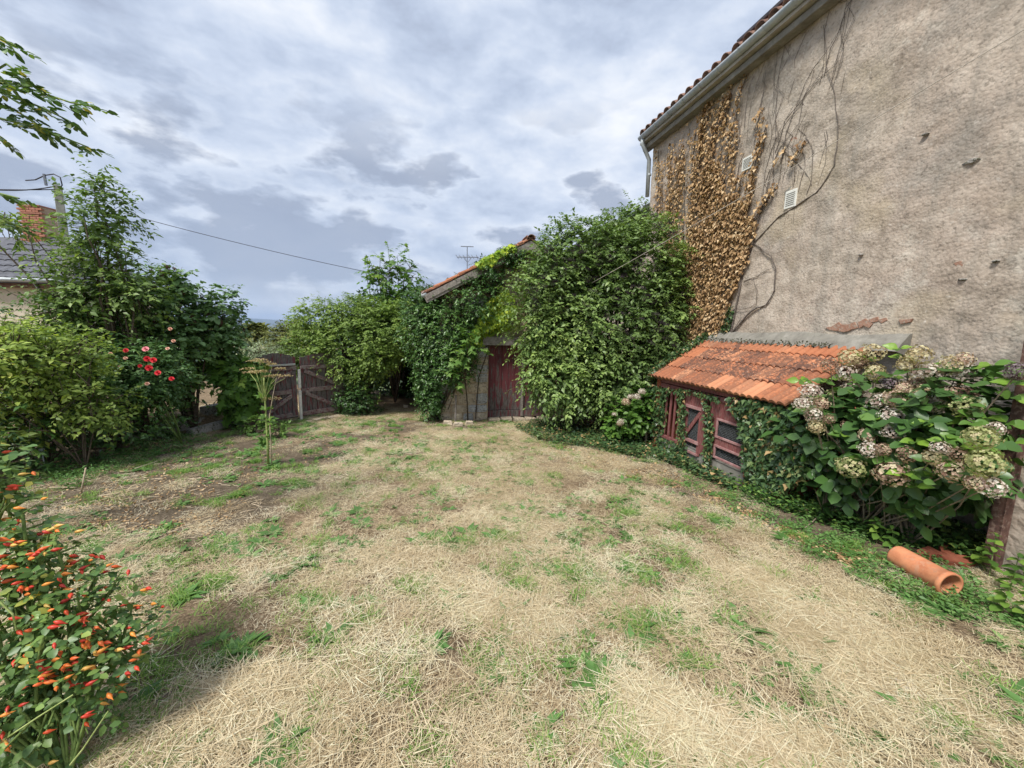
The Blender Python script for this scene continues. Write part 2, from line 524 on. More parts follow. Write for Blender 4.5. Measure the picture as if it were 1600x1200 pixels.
mat_simple('cement', (0.16, 0.15, 0.13), (0.31, 0.295, 0.26), 5, 0.95, 0.01, c3=(0.22, 0.21, 0.18))
mat_simple('moss', (0.03, 0.035, 0.015), (0.10, 0.10, 0.045), 25, 0.95, 0.03)
mat_simple('zinc', (0.38, 0.42, 0.44), (0.54, 0.58, 0.60), 5, 0.5, 0.0, 0.5, 0.15)
mat_simple('zinc_dark', (0.10, 0.12, 0.15), (0.22, 0.24, 0.28), 4, 0.5, 0.0, 0.5, 0.2)
mat_simple('gate_rail', (0.14, 0.10, 0.095), (0.32, 0.27, 0.25), 7, 0.9, 0.004, c3=(0.16, 0.06, 0.065))
mat_simple('old_wood', (0.15, 0.13, 0.115), (0.34, 0.31, 0.28), 6, 0.9, 0.006, stretch=(3, 3, 3))
mat_simple('eave_wood', (0.11, 0.055, 0.04), (0.24, 0.15, 0.11), 6, 0.9, 0.004)
mat_simple('eave_board', (0.30, 0.28, 0.24), (0.48, 0.45, 0.40), 6, 0.9, 0.004)
mat_simple('red_paint', (0.15, 0.045, 0.045), (0.26, 0.095, 0.090), 5, 0.8, 0.002, c3=(0.25, 0.14, 0.125), stretch=(6, 6, 1.2))
mat_simple('red_paint_worn', (0.26, 0.11, 0.11), (0.44, 0.27, 0.26), 12, 0.8, 0.002)
mat_simple('door_red', (0.095, 0.018, 0.024), (0.16, 0.040, 0.045), 5, 0.65, 0.002, stretch=(5, 5, 0.8))
mat_simple('plaster_cream', (0.56, 0.49, 0.37), (0.66, 0.60, 0.47), 3, 0.95, 0.003)
mat_simple('stone_pale', (0.44, 0.36, 0.26), (0.66, 0.57, 0.44), 9, 0.95, 0.02, c3=(0.28, 0.24, 0.19), rnd_amt=0.15)
mat_simple('stone_grey', (0.36, 0.36, 0.36), (0.56, 0.56, 0.55), 14, 0.95, 0.015, c3=(0.2, 0.19, 0.17), rnd_amt=0.15)
mat_simple('mortar', (0.36, 0.27, 0.18), (0.55, 0.43, 0.30), 18, 0.98, 0.02)
mat_simple('kerb_stone', (0.20, 0.19, 0.175), (0.42, 0.40, 0.37), 10, 0.95, 0.015, c3=(0.08, 0.08, 0.05))
mat_simple('brick_worn', (0.27, 0.14, 0.095), (0.42, 0.26, 0.19), 16, 0.95, 0.01, c3=(0.38, 0.31, 0.25))
mat_simple('chimney_brick', (0.33, 0.13, 0.085), (0.46, 0.22, 0.15), 12, 0.9, 0.004, rnd_amt=0.3)
mat_simple('canal_clay', (0.20, 0.11, 0.09), (0.38, 0.23, 0.17), 9, 0.9, 0.004, c3=(0.14, 0.10, 0.085), rnd_amt=0.3)
mat_simple('terracotta', (0.42, 0.145, 0.07), (0.64, 0.27, 0.135), 9, 0.8, 0.002, c3=(0.50, 0.24, 0.14))
mat_simple('brick_red', (0.28, 0.075, 0.040), (0.44, 0.15, 0.085), 12, 0.9, 0.006, rnd_amt=0.35)
mat_simple('rust', (0.07, 0.040, 0.034), (0.17, 0.09, 0.07), 14, 0.8, 0.004, c3=(0.22, 0.15, 0.12))
mat_simple('vent_white', (0.66, 0.66, 0.60), (0.78, 0.78, 0.72), 6, 0.5, 0.0)
mat_simple('vent_slot', (0.18, 0.17, 0.15), (0.26, 0.25, 0.22), 6, 0.9, 0.0)
mat_simple('slate_tile', (0.075, 0.080, 0.098), (0.16, 0.165, 0.19), 5, 0.5, 0.004, rnd_amt=0.3)
mat_simple('concrete_pole', (0.26, 0.27, 0.23), (0.42, 0.43, 0.37), 6, 0.9, 0.003)
mat_simple('black_cable', (0.03, 0.03, 0.035), (0.05, 0.05, 0.055), 4, 0.6, 0.0)
mat_simple('pale_cable', (0.32, 0.29, 0.24), (0.48, 0.44, 0.38), 4, 0.6, 0.0)
mat_simple('interior_shade', (0.012, 0.010, 0.009), (0.03, 0.025, 0.022), 6, 0.95, 0.0)  # near-black colour that carries the shade of the interiors
mat_simple('white_pole', (0.62, 0.60, 0.55), (0.78, 0.76, 0.72), 20, 0.7, 0.0)
mat_simple('berry', (0.010, 0.007, 0.009), (0.035, 0.018, 0.026), 30, 0.6, 0.0)
mat_simple('seed_brown', (0.07, 0.035, 0.028), (0.17, 0.085, 0.06), 30, 0.9, 0.0)
mat_simple('petal_red', (0.52, 0.012, 0.022), (0.74, 0.035, 0.05), 30, 0.6, 0.0)
mat_simple('petal_pink', (0.70, 0.16, 0.20), (0.80, 0.34, 0.36), 30, 0.6, 0.0)
mat_simple('petal_peach', (0.62, 0.28, 0.18), (0.74, 0.48, 0.36), 30, 0.6, 0.0)
mat_simple('block_wood', (0.34, 0.29, 0.23), (0.60, 0.54, 0.46), 40, 0.85, 0.003)
mat_simple('tin', (0.40, 0.43, 0.47), (0.58, 0.60, 0.62), 6, 0.35, 0.0, 0.5, 0.4)
mat_simple('butt_blue', (0.13, 0.17, 0.19), (0.24, 0.29, 0.31), 6, 0.6, 0.0)

m, nt = material('rose_hip')
r_ = nt.n('ShaderNodeObjectInfo').outputs['Random']
c_ = nt.ramp(r_, [(0.0, (0.42, 0.030, 0.022)), (0.35, (0.62, 0.060, 0.025)), (0.65, (0.75, 0.17, 0.035)), (0.88, (0.80, 0.33, 0.06)), (1.0, (0.62, 0.45, 0.12))])
finish(nt, c_, 0.42, None, spec=0.4)


def mat_tile():
    m, nt = material('hutch_tile')
    pos = nt.n('ShaderNodeNewGeometry').outputs['Position']
    r = nt.n('ShaderNodeObjectInfo').outputs['Random']
    age = nt.n('ShaderNodeAttribute', {'attribute_type': 'OBJECT', 'attribute_name': 'age'}).outputs['Fac']
    n1 = nt.noise(pos, 9, 5, 0.6)
    n2 = nt.noise(pos, 34, 5, 0.7)
    base = nt.ramp(nt.math('ADD', nt.math('MULTIPLY', n1, 0.5), nt.math('MULTIPLY', r, 0.5)), [(0.2, (0.35, 0.125, 0.062)), (0.5, (0.52, 0.21, 0.105)), (0.85, (0.64, 0.32, 0.18))])
    grime = nt.math('MULTIPLY', nt.ramp(nt.math('ADD', nt.math('MULTIPLY', n1, 0.45), nt.math('MULTIPLY', n2, 0.55)), [(0.40, 0.0), (0.52, 1.0)]), age, True)
    c = nt.mix(grime, base, (0.125, 0.066, 0.048))
    lich = nt.ramp(nt.noise(pos, 60, 3, 0.5), [(0.64, 0.0), (0.70, 1.0)])
    c = nt.mix(nt.math('MULTIPLY', lich, nt.math('MULTIPLY', age, 0.6)), c, (0.60, 0.52, 0.43))
    finish(nt, c, 0.85, n2, 0.006, 0.2)


mat_tile()


def mat_worn_boards():
    """dark red paint flaking off grey boards, streaked down the grain"""
    for name, cov in (('gate_board', 0.46), ('door_board', 0.57)):
        m, nt = material(name)
        tcn = nt.n('ShaderNodeNewGeometry').outputs['Position']
        mp = nt.n('ShaderNodeMapping', Vector=tcn)
        mp.inputs['Scale'].default_value = (9, 9, 1.6)
        n = nt.noise(mp.outputs[0], 2.2, 6, 0.7)
        zc = nt.n('ShaderNodeSeparateXYZ', Vector=tcn).outputs[2]
        if name == 'door_board':
            lowz = nt.ramp(nt.math('ADD', zc, 0.45), [(0.0, 0.17), (0.9, 0.0)])
            n = nt.math('ADD', n, lowz)
        f = nt.ramp(n, [(cov - 0.05, 0.0), (cov + 0.03, 1.0)])
        wood = nt.ramp(nt.noise(mp.outputs[0], 6, 4, 0.6), [(0.3, (0.06, 0.052, 0.048)), (0.7, (0.20, 0.175, 0.165))])
        paint = nt.ramp(nt.noise(mp.outputs[0], 1.5, 4, 0.6), [(0.3, (0.12, 0.030, 0.038)), (0.7, (0.21, 0.065, 0.072))])
        finish(nt, nt.mix(f, paint, wood), 0.8, f, 0.002)


mat_worn_boards()


def mat_ground():
    m, nt = material('ground')
    pos = nt.n('ShaderNodeNewGeometry').outputs['Position']
    bare = nt.n('ShaderNodeAttribute', {'attribute_name': 'bare'}).outputs['Fac']
    far = nt.n('ShaderNodeAttribute', {'attribute_name': 'far'}).outputs['Fac']
    n1 = nt.noise(pos, 7, 6, 0.7)
    n2 = nt.noise(pos, 60, 5, 0.75)
    n3 = nt.noise(pos, 1.3, 4, 0.6)
    thatch = nt.ramp(nt.math('ADD', nt.math('MULTIPLY', n2, 0.6), nt.math('MULTIPLY', n1, 0.4)), [(0.38, (0.075, 0.052, 0.034)), (0.52, (0.24, 0.175, 0.11)), (0.66, (0.50, 0.39, 0.27))])
    thatch = nt.mix(nt.ramp(n3, [(0.5, 0.0), (0.68, 0.3)]), thatch, (0.17, 0.18, 0.07))
    soil = nt.ramp(nt.math('ADD', nt.math('MULTIPLY', n2, 0.65), nt.math('MULTIPLY', n1, 0.35)), [(0.36, (0.065, 0.050, 0.034)), (0.52, (0.155, 0.122, 0.085)), (0.66, (0.38, 0.31, 0.22))])
    near = nt.mix(nt.ramp(bare, [(0.30, 0.0), (0.6, 1.0)]), thatch, soil)
    fmap_ = nt.n('ShaderNodeMapping', Vector=pos)
    fmap_.inputs['Scale'].default_value = (1 / 500.0, 1 / 900.0, 0)
    vor = nt.n('ShaderNodeTexVoronoi', Vector=fmap_.outputs[0], Scale=1.0)
    fields = nt.ramp(nt.n('ShaderNodeSeparateColor', Color=vor.outputs['Color']).outputs[0], [(0.0, (0.04, 0.06, 0.03)), (0.35, (0.06, 0.09, 0.035)), (0.5, (0.30, 0.26, 0.14)), (0.7, (0.12, 0.16, 0.06)), (1.0, (0.42, 0.36, 0.2))], 'CONSTANT')
    fields = nt.mix(nt.ramp(nt.noise(fmap_.outputs[0], 3.0, 5), [(0.5, 0.0), (0.55, 1.0)]), fields, (0.025, 0.045, 0.022))
    c = nt.mix(far, near, fields)
    h = nt.math('ADD', n1, nt.math('MULTIPLY', n2, 0.5))
    finish(nt, c, 0.95, h, 0.03, 0.1)


mat_ground()

m, nt = material('hill')
pos_ = nt.n('ShaderNodeNewGeometry').outputs['Position']
finish(nt, nt.ramp(nt.noise(pos_, 0.0012, 5), [(0.4, (0.02, 0.035, 0.02)), (0.6, (0.07, 0.08, 0.04))]), 0.95)

# ------------------------------------------------------------------ terrain
def graded(lo, hi, step, grow, centre_lo, centre_hi):
    xs = list(np.arange(centre_lo, centre_hi, step))
    s, x = step, centre_hi
    while x < hi:
        xs.append(x)
        s *= grow
        x += s
    xs.append(hi)
    s, x = step, centre_lo - step
    left = []
    while x > lo:
        left.append(x)
        s *= grow
        x -= s
    left.append(lo)
    return np.array(left[::-1] + xs)


gx = graded(-14000, 14000, 0.12, 1.16, -7.5, 5.5)
gy = graded(-300, 14000, 0.12, 1.13, 0.5, 11.0)
X, Y = np.meshgrid(gx, gy)
Z = gz_np(X, Y)
nv = len(gx)
idx = np.arange(len(gy) * nv).reshape(len(gy), nv)
F = np.stack([idx[:-1, :-1], idx[:-1, 1:], idx[1:, 1:], idx[1:, :-1]], -1).reshape(-1, 4)
gm = np_mesh('ground', np.stack([X, Y, Z], -1).reshape(-1, 3), F, smooth_shade=True)
a = gm.attributes.new('bare', 'FLOAT', 'POINT')
a.data.foreach_set('value', bare_np(X, Y).ravel().astype(np.float32))
a = gm.attributes.new('far', 'FLOAT', 'POINT')
a.data.foreach_set('value', smooth(40, 90, np.hypot(X, Y)).ravel().astype(np.float32))
ground = struct(link('ground', gm, MATS['ground']))

# far ridge beyond the plain
hx = np.linspace(-13000, 9000, 160)
rows = []
for k, (yy, hh) in enumerate(((9000, -95), (10000, 0.55), (11000, 1.0), (12500, 0.9), (13500, -95))):
    ridge = 150 + 38 * np.sin(hx / 1700.0 + 1) + 22 * np.sin(hx / 620.0) + 9 * np.sin(hx / 230.0 + 2)
    z = np.full_like(hx, hh) if hh < 0 else (-85 + ridge * hh)
    rows.append(np.stack([hx, np.full_like(hx, yy), z], -1))
V = np.concatenate(rows)
idx = np.arange(5 * 160).reshape(5, 160)
F = np.stack([idx[:-1, :-1], idx[:-1, 1:], idx[1:, 1:], idx[1:, :-1]], -1).reshape(-1, 4)
struct(link('hills', np_mesh('hills', V, F, smooth_shade=True), MATS['hill']))

# ------------------------------------------------------------------ leaves
def norm(a):
    return a / (np.linalg.norm(a, axis=-1, keepdims=True) + 1e-9)


T_OVATE = (np.array([(0, 0, 0), (-0.26, 0.42, 0.07), (0, 0.45, 0), (0.26, 0.42, 0.07), (0, 1, -0.10)]), np.array([(0, 2, 1), (0, 3, 2), (1, 2, 4), (2, 3, 4)]))
T_NARROW = (np.array([(0, 0, 0), (-0.16, 0.40, 0.04), (0, 0.45, 0), (0.16, 0.40, 0.04), (0, 1, -0.15)]), np.array([(0, 2, 1), (0, 3, 2), (1, 2, 4), (2, 3, 4)]))
T_ROUND = (np.array([(0, 0, 0), (-0.34, 0.38, 0.06), (0, 0.5, 0), (0.34, 0.38, 0.06), (-0.22, 0.78, 0.02), (0.22, 0.78, 0.02), (0, 1, -0.06)]),
           np.array([(0, 2, 1), (0, 3, 2), (1, 2, 4), (2, 3, 5), (4, 2, 6), (2, 5, 6)]))
_l = [(0, 0.0, 0), (-0.30, -0.10, -.03), (-0.24, 0.22, .02), (-0.55, 0.42, -.05), (-0.20, 0.52, .03), (0, 1.0, -.08), (0.20, 0.52, .03), (0.55, 0.42, -.05), (0.24, 0.22, .02), (0.30, -0.10, -.03), (0, 0.35, 0.03)]
T_LOBED = (np.array(_l), np.array([(10, 0, 1)[::-1], (10, 1, 2)[::-1], (10, 2, 3)[::-1], (10, 3, 4)[::-1], (10, 4, 5)[::-1], (10, 5, 6)[::-1], (10, 6, 7)[::-1], (10, 7, 8)[::-1], (10, 8, 9)[::-1], (10, 9, 0)[::-1]]))
T_IVY = (np.array([(0, 0, 0), (-0.42, 0.12, -.02), (-0.20, 0.45, .03), (0, 1.0, -.05), (0.20, 0.45, .03), (0.42, 0.12, -.02)]), np.array([(0, 2, 1), (0, 3, 2), (0, 4, 3), (0, 5, 4)]))


def place_leaves(P, T, NN, S, tmpl, rnd=None):
    tv, tf = tmpl
    T = norm(T)
    B = norm(np.cross(T, NN))
    NN = np.cross(B, T)
    S = S[:, None]
    n, k = len(P), len(tv)
    V = P[:, None, :] + S[:, None, :] * (tv[None, :, 0:1] * B[:, None, :] + tv[None, :, 1:2] * T[:, None, :] + tv[None, :, 2:3] * NN[:, None, :])
    F = (np.arange(n) * k)[:, None, None] + tf[None]
    if rnd is None:
        rnd = RNG.random(n)
    return V.reshape(-1, 3), F.reshape(-1, 3), np.repeat(rnd, k)


def merge(parts):
    V, F, R, o = [], [], [], 0
    for v, f, r in parts:
        V.append(v)
        F.append(f + o)
        R.append(r)
        o += len(v)
    return np.concatenate(V), np.concatenate(F), np.concatenate(R)


def sprays(C, D, m, L, size, tmpl, droop=0.3, jitter=0.5, tint=None, face=0.4, flat=0.8):
    """twigs at C pointing along D with m leaves each"""
    K = len(C)
    up = np.array([0, 0, 1.0])
    tw = norm(D * 0.8 + up * 0.15 + RNG.normal(0, jitter, (K, 3)))
    t = (np.arange(m)[None, :] + RNG.random((K, m))) / m
    Lk = L * RNG.uniform(0.6, 1.3, (K, 1))
    P = C[:, None, :] + tw[:, None, :] * (Lk * t)[..., None]
    P[..., 2] -= droop * Lk * t ** 2
    side = norm(np.cross(tw, up))
    sg = np.where(np.arange(m) % 2 == 0, 1.0, -1.0)[None, :, None]
    T = side[:, None, :] * sg * 0.8 + tw[:, None, :] * 0.6 + RNG.normal(0, 0.3, (K, m, 3))
    T[..., 2] -= 0.25 + droop * 0.5
    NN = up * flat + D[:, None, :] * face + RNG.normal(0, 0.3, (K, m, 3))
    S = size * RNG.uniform(0.45, 1.4, (K, m)) * RNG.uniform(0.8, 1.15, (K, 1))
    base = RNG.random((K, 1)) * 0.55 if tint is None else tint[:, None] * 0.55
    R = np.clip(base + RNG.random((K, m)) * 0.45, 0, 1)
    return place_leaves(P.reshape(-1, 3), T.reshape(-1, 3), NN.reshape(-1, 3), S.ravel(), tmpl, R.ravel())


def EL(px, py, y, rx, ry, rz):
    p = at_depth(px, py, y)
    return (p[0], p[1], p[2], rx, ry, rz)


VOIDS = []


def shell(ells, K, lo=0.62, hi=1.05, lump=0.16, seed=0, zmin=None, back=0.45):
    """points spread through the outer part of a union of lumpy ellipsoids"""
    E_ = np.array(ells)
    area = (E_[:, 3] * E_[:, 4] + E_[:, 3] * E_[:, 5] + E_[:, 4] * E_[:, 5])
    out_p, out_d, got = [], [], 0
    while got < K:
        n = K * 3
        i = RNG.choice(len(E_), n, p=area / area.sum())
        d = norm(RNG.normal(0, 1, (n, 3)))
        u = lo + (hi - lo) * RNG.random(n) ** 0.6
        c = E_[i, :3]
        rr = E_[i, 3:]
        lm = 1 + lump * wave(d[:, 0] * 4.2 + c[:, 0] * 3 + d[:, 2] * 2, d[:, 1] * 3 + d[:, 2] * 4.2 + c[:, 2] * 2, 50 + seed)
        p = c + d * rr * (u * lm)[:, None]
        nn = norm(d / rr)
        keep = np.ones(n, bool)
        for e in E_:
            q = np.linalg.norm((p - e[:3]) / e[3:], axis=1)
            keep &= q > lo * 0.9
        view = norm(EYEP - p)
        facing = (nn * view).sum(1)
        keep &= (facing > -0.25) | (RNG.random(n) < back)
        for v_ in VOIDS:
            keep &= np.linalg.norm((p - v_[:3]) / v_[3:], axis=1) > 1
        if zmin is not None:
            keep &= p[:, 2] > zmin
        keep &= p[:, 2] > gz_np(p[:, 0], p[:, 1]) + 0.03
        keep &= (p @ N) < WALL_D - 0.02 if E_[:, 0].mean() > 0.8 else True
        out_p.append(p[keep])
        out_d.append(nn[keep])
        got += keep.sum()
    return np.concatenate(out_p)[:K], np.concatenate(out_d)[:K]


def limbs(base, targets, r0, bend=0.25, r1=0.006, n=5):
    mb = MB()
    for k, t in enumerate(targets):
        b = base[k % len(base)] if isinstance(base, list) else base
        b = np.asarray(b, float)
        t = np.asarray(t, float)
        L = np.linalg.norm(t - b)
        mid = b * 0.55 + t * 0.45 + np.array([0, 0, bend * L]) + RNG.normal(0, 0.06 * L, 3)
        pts = []
        for q in np.linspace(0, 1, 7):
            pts.append((1 - q) ** 2 * b + 2 * q * (1 - q) * mid + q * q * t + RNG.normal(0, 0.008 * L, 3) * (0 < q < 1))
        mb.tube(pts, [r0 + (r1 - r0) * q ** 0.8 for q in np.linspace(0, 1, 7)], n)
    return mb


def plant(name, label, cat, ells, count, m, L, size, tmpl, leafmat, base, r0=0.03, nl=14, lump=0.16, droop=0.3, barkmat='bark', crown='crown', trunk='trunk',
          lo=0.62, inner=0.25, seed=0, zmin=None, group=None, face=0.4, flat=0.8, back=0.45, twigs=True, extra=None, bend=0.2, foot=None):
    base = [np.asarray(b, float) for b in base]
    t = thing(name, label, cat, base[0] if foot is None else foot, group)
    C, D = shell(ells, count // m, lo, 1.05, lump, seed, zmin, back)
    tint = np.clip(0.5 + 0.35 * wave(C[:, 0] * 2.3 + C[:, 1], C[:, 2] * 2.3, seed + 5) + RNG.normal(0, .12, len(C)), 0, 1)
    parts = [sprays(C, D, m, L, size, tmpl, droop, 0.5, tint, face, flat)]
    if extra is not None:
        parts.append(sprays(extra[0], extra[1], m, L, size, tmpl, droop, 0.35, None, face, flat))
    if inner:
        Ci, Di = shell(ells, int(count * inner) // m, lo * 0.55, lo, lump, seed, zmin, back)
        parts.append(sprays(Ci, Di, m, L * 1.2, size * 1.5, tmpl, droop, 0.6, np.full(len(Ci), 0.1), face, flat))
    V, F, R = merge(parts)
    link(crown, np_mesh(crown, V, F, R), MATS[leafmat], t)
    tg = C[RNG.choice(len(C), nl)] if nl < len(C) else C
    cen = np.array([e[:3] for e in ells])
    tgt = []
    for q in tg:
        c = cen[np.argmin(np.linalg.norm(cen - q, axis=1))]
        tgt.append(q * 0.9 + c * 0.1)
    if nl:
        mb = limbs(base, tgt, r0, bend)
        if foot is not None:
            mb.tube([foot, np.asarray(foot) * .5 + base[0] * .5 + np.array([.015, 0, 0]), base[0]], [r0 * 1.4, r0 * 1.2, r0], 6)
        if twigs:
            for q, d in zip(C[:260], D[:260]):
                mb.tube([q - d * L * 0.9, q, q + d * L * 0.6], [0.006, 0.004, 0.002], 3, False)
        mb.build(trunk, MATS[barkmat], t, True)
    return t, C, D


def G(x, y, dz=0.0):
    return np.array([x, y, gz(x, y) + dz])


# ================================================================== THE BIG HOUSE
AX = (W, N, np.array([0, 0, 1.0]))
S0, S1, WTOP = -1.2, 8.47, 5.78
house = thing('house', 'tall old house with rough beige roughcast wall on the right, zinc gutter under its eave', 'house', sd(5, 5.0, gz(*sd(5, 5.0)[:2])))
ns, nz = 270, 180
ss = np.linspace(S0, S1, ns)
zs = np.linspace(-1.0, WTOP, nz)
SS, ZZ = np.meshgrid(ss, zs)
r = np.random.default_rng(5)
relief = 0.010 * wave(SS * 9, ZZ * 9, 31) + 0.006 * wave(SS * 23, ZZ * 23, 32) + 0.010 * wave(SS * 2, ZZ * 2, 33) + r.normal(0, 0.0022, SS.shape)
chip = np.clip(wave(SS * 1.6, ZZ * 2.6, 34) + 0.5 * wave(SS * 8, ZZ * 8, 35) - 1.25, 0, 1) * 0.07
edge = (ss > S1 - 0.02)[None, :]
Dm = np.where(edge, WALL_D, WALL_D - 0.015 + relief + chip)
V = SS[..., None] * W + Dm[..., None] * N
V[..., 2] += ZZ
idx = np.arange(ns * nz).reshape(nz, ns)
F = np.stack([idx[:-1, :-1], idx[1:, :-1], idx[1:, 1:], idx[:-1, 1:]], -1).reshape(-1, 4)
link('wall', np_mesh('wall', V.reshape(-1, 3), F), MATS['roughcast'], house)
MB().box(sd((S0 + S1) / 2, 9.0, 2.39), (S1 - S0, 7.9, 6.78), AX).build('wall_body', MATS['roughcast'], house)

EZ = 6.0
GD = 4.72
# eave: boards, rafters' soffit, gutter with joints
MB().box(sd((S0 + S1) / 2 + 0.05, 4.90, WTOP + 0.02), (S1 - S0 + 0.25, 0.16, 0.10), AX).build('cornice', MATS['cement'], house, bevel=0.01)
MB().box(sd((S0 + S1) / 2 + 0.05, 4.855, WTOP + 0.115), (S1 - S0 + 0.25, 0.22, 0.05), AX).build('soffit_board', MATS['eave_board'], house)
MB().box(sd((S0 + S1) / 2 + 0.05, 4.78, WTOP + 0.19), (S1 - S0 + 0.25, 0.05, 0.10), AX).build('fascia', MATS['eave_board'], house)
gut = MB()
n = 10
prof = [(0.075 * cos(a), 0.075 * sin(a)) for a in np.linspace(pi, 2 * pi, n)] + [(0.068 * cos(a), 0.068 * sin(a)) for a in np.linspace(2 * pi, pi, n)]
vs = []
for s in (S0, S1 + 0.12):
    for (a, b) in prof:
        vs.append(sd(s, GD + a, EZ + b))
k = len(prof)
gut.add(vs, [(i, (i + 1) % k, k + (i + 1) % k, k + i) for i in range(k)] + [tuple(range(k))[::-1], tuple(range(k, 2 * k))])
gutter = gut.build('gutter', MATS['zinc'], house, True)
jm = None
for q in range(20):
    s = S1 - 0.08 - q * 0.45
    vs = []
    for s2 in (-0.014, 0.014):
        for a in np.linspace(pi, 2 * pi, n):
            vs.append(W * s2 + N * 0.081 * cos(a) + np.array([0, 0, 0.081 * sin(a)]))
    if jm is None:
        jm = MB().add(vs, [(i, i + 1, n + i + 1, n + i) for i in range(n - 1)]).mesh('gutter_joint', True)
    link('gutter_joint', jm, MATS['zinc'], gutter, sd(s, GD, EZ))
dp = MB()
dp.tube([sd(S1 + 0.02, GD, EZ - 0.06), sd(S1 + 0.02, GD, EZ - 0.16), sd(S1 + 0.04, 4.82, EZ - 0.30), sd(S1 + 0.05, 4.93, EZ - 0.46), sd(S1 + 0.05, 4.95, 4.75)], 0.045, 10)
dp.build('downpipe', MATS['zinc'], house, True)
MB().tube([sd(S1 + 0.05, 4.95, 5.2), sd(S1 + 0.05, 4.95, 5.24)], 0.055, 10).build('pipe_clip', MATS['zinc'], house)
MB().box(sd((S0 + S1) / 2, 8.9, 7.85), (S1 - S0 + 0.3, 8.8, 0.10), (W, norm(N + np.array([0, 0, 0.42])), norm(np.array([0, 0, 1.0]) - N * 0.42))).build('roof', MATS['brick_red'], house)


def canal_tile(length=0.42, r0=0.095, r1=0.075, th=0.012, n=8):
    """half-round clay tile, length along +y, open side down"""
    vs = []
    for (y, r) in ((0, r0), (length, r1)):
        for rr in (r, r - th):
            for k in range(n + 1):
                a = pi * k / n
                vs.append((rr * cos(a), y, rr * sin(a)))
    fs = []
    m1 = n + 1
    for k in range(n):
        fs += [(k, k + 1, 2 * m1 + k + 1, 2 * m1 + k), (m1 + k + 1, m1 + k, 3 * m1 + k, 3 * m1 + k + 1), (k + 1, k, m1 + k, m1 + k + 1), (2 * m1 + k, 2 * m1 + k + 1, 3 * m1 + k + 1, 3 * m1 + k)]
    fs += [(0, 2 * m1, 3 * m1, m1), (n, m1 + n, 3 * m1 + n, 2 * m1 + n)]
    mb = MB()
    mb.add(vs, fs)
    return mb.mesh('canal_tile', True)


ct = canal_tile()
pitch_up = math.atan(0.42)
for q in range(int((S1 - S0) / 0.225)):
    s = S1 + 0.02 - q * 0.225
    for row in range(2):
        yv = row * 0.36
        p = sd(s, 4.70 + yv * cos(pitch_up), EZ + 0.035 + yv * sin(pitch_up))
        o = link('canal_tile', ct, MATS['canal_clay'], house, p)
        o.rotation_euler = (pitch_up, random.uniform(-.05, .05), -(pi / 2 - YAW) + pi / 2 - pi / 2 + random.uniform(-.03, .03))
# rooflight frame standing up from the tiles
pa, pb = loc_sz(at_d(1140, 90, 5.0)), loc_sz(at_d(1216, 38, 5.0))
MB().box(sd(5.75, 5.45, 6.62), (1.0, 0.8, 0.05), (W, norm(N + np.array([0, 0, 0.30])), norm(np.array([0, 0, 1.0]) - N * 0.30))).build('rooflight', MATS['slate_tile'], house, bevel=0.008)


# air vents
def air_vent(px, py, wid, hei):
    p = at_d(px, py, WALL_D - 0.03)
    fr = MB().box(p, (wid, 0.025, hei), AX).build('air_vent', MATS['vent_white'], house, bevel=0.006)
    for k in range(7):
        q = p + np.array([0, 0, hei * (-0.33 + 0.11 * k)]) - N * 0.0135
        MB().box(q, (wid * 0.72, 0.006, hei * 0.035), AX).build('slat', MATS['vent_slot'], fr)


air_vent(1168, 255, 0.20, 0.20)
air_vent(1236, 311, 0.18, 0.24)


def wall_patch(name, poly, mat, parent, thick, d=WALL_D - 0.02, jag=0.012, bev=0.0):
    """irregular slab of plaster or cement standing proud of the wall; poly in picture points on the wall"""
    pts = [at_d(x, y, d) for x, y in poly]
    out = []
    for i, p in enumerate(pts):
        q = pts[(i + 1) % len(pts)]
        L = np.linalg.norm(q - p)
        k = max(1, int(L / 0.05))
        for j in range(k):
            w_ = p + (q - p) * j / k
            out.append(w_ + W * RNG.normal(0, jag) + np.array([0, 0, RNG.normal(0, jag)]))
    n_ = len(out)
    mb = MB()
    mb.add([p - N * thick for p in out] + [p + N * 0.04 for p in out], [tuple(range(n_))] + [(i, n_ + i, n_ + (i + 1) % n_, (i + 1) % n_) for i in range(n_)])
    return mb.build(name, mat, parent)


wall_patch('plaster_patch', [(1226, 300), (1236, 290), (1244, 296), (1243, 335), (1228, 338)], MATS['cement'], house, 0.004, jag=0.006)
wall_patch('plaster_patch', [(1490, 411), (1500, 408), (1507, 409), (1505, 416), (1494, 418)], MATS['brick_worn'], house, 0.004, jag=0.005)
wall_patch('plaster_patch', [(1236, 216), (1248, 213), (1250, 224), (1238, 230)], MATS['brick_worn'], house, 0.004, jag=0.008)
for poly in ([(1291, 513), (1310, 503), (1316, 508), (1335, 505), (1340, 512), (1318, 518), (1296, 517)], [(1340, 505), (1350, 498), (1362, 503), (1358, 511), (1342, 512)],
             [(1372, 500), (1385, 496), (1388, 501), (1376, 505)], [(1405, 498), (1428, 498), (1424, 502), (1408, 503)], [(1356, 500), (1368, 496), (1370, 503), (1360, 505)]):
    wall_patch('exposed_brick', poly, MATS['brick_worn'], house, 0.006, jag=0.010)
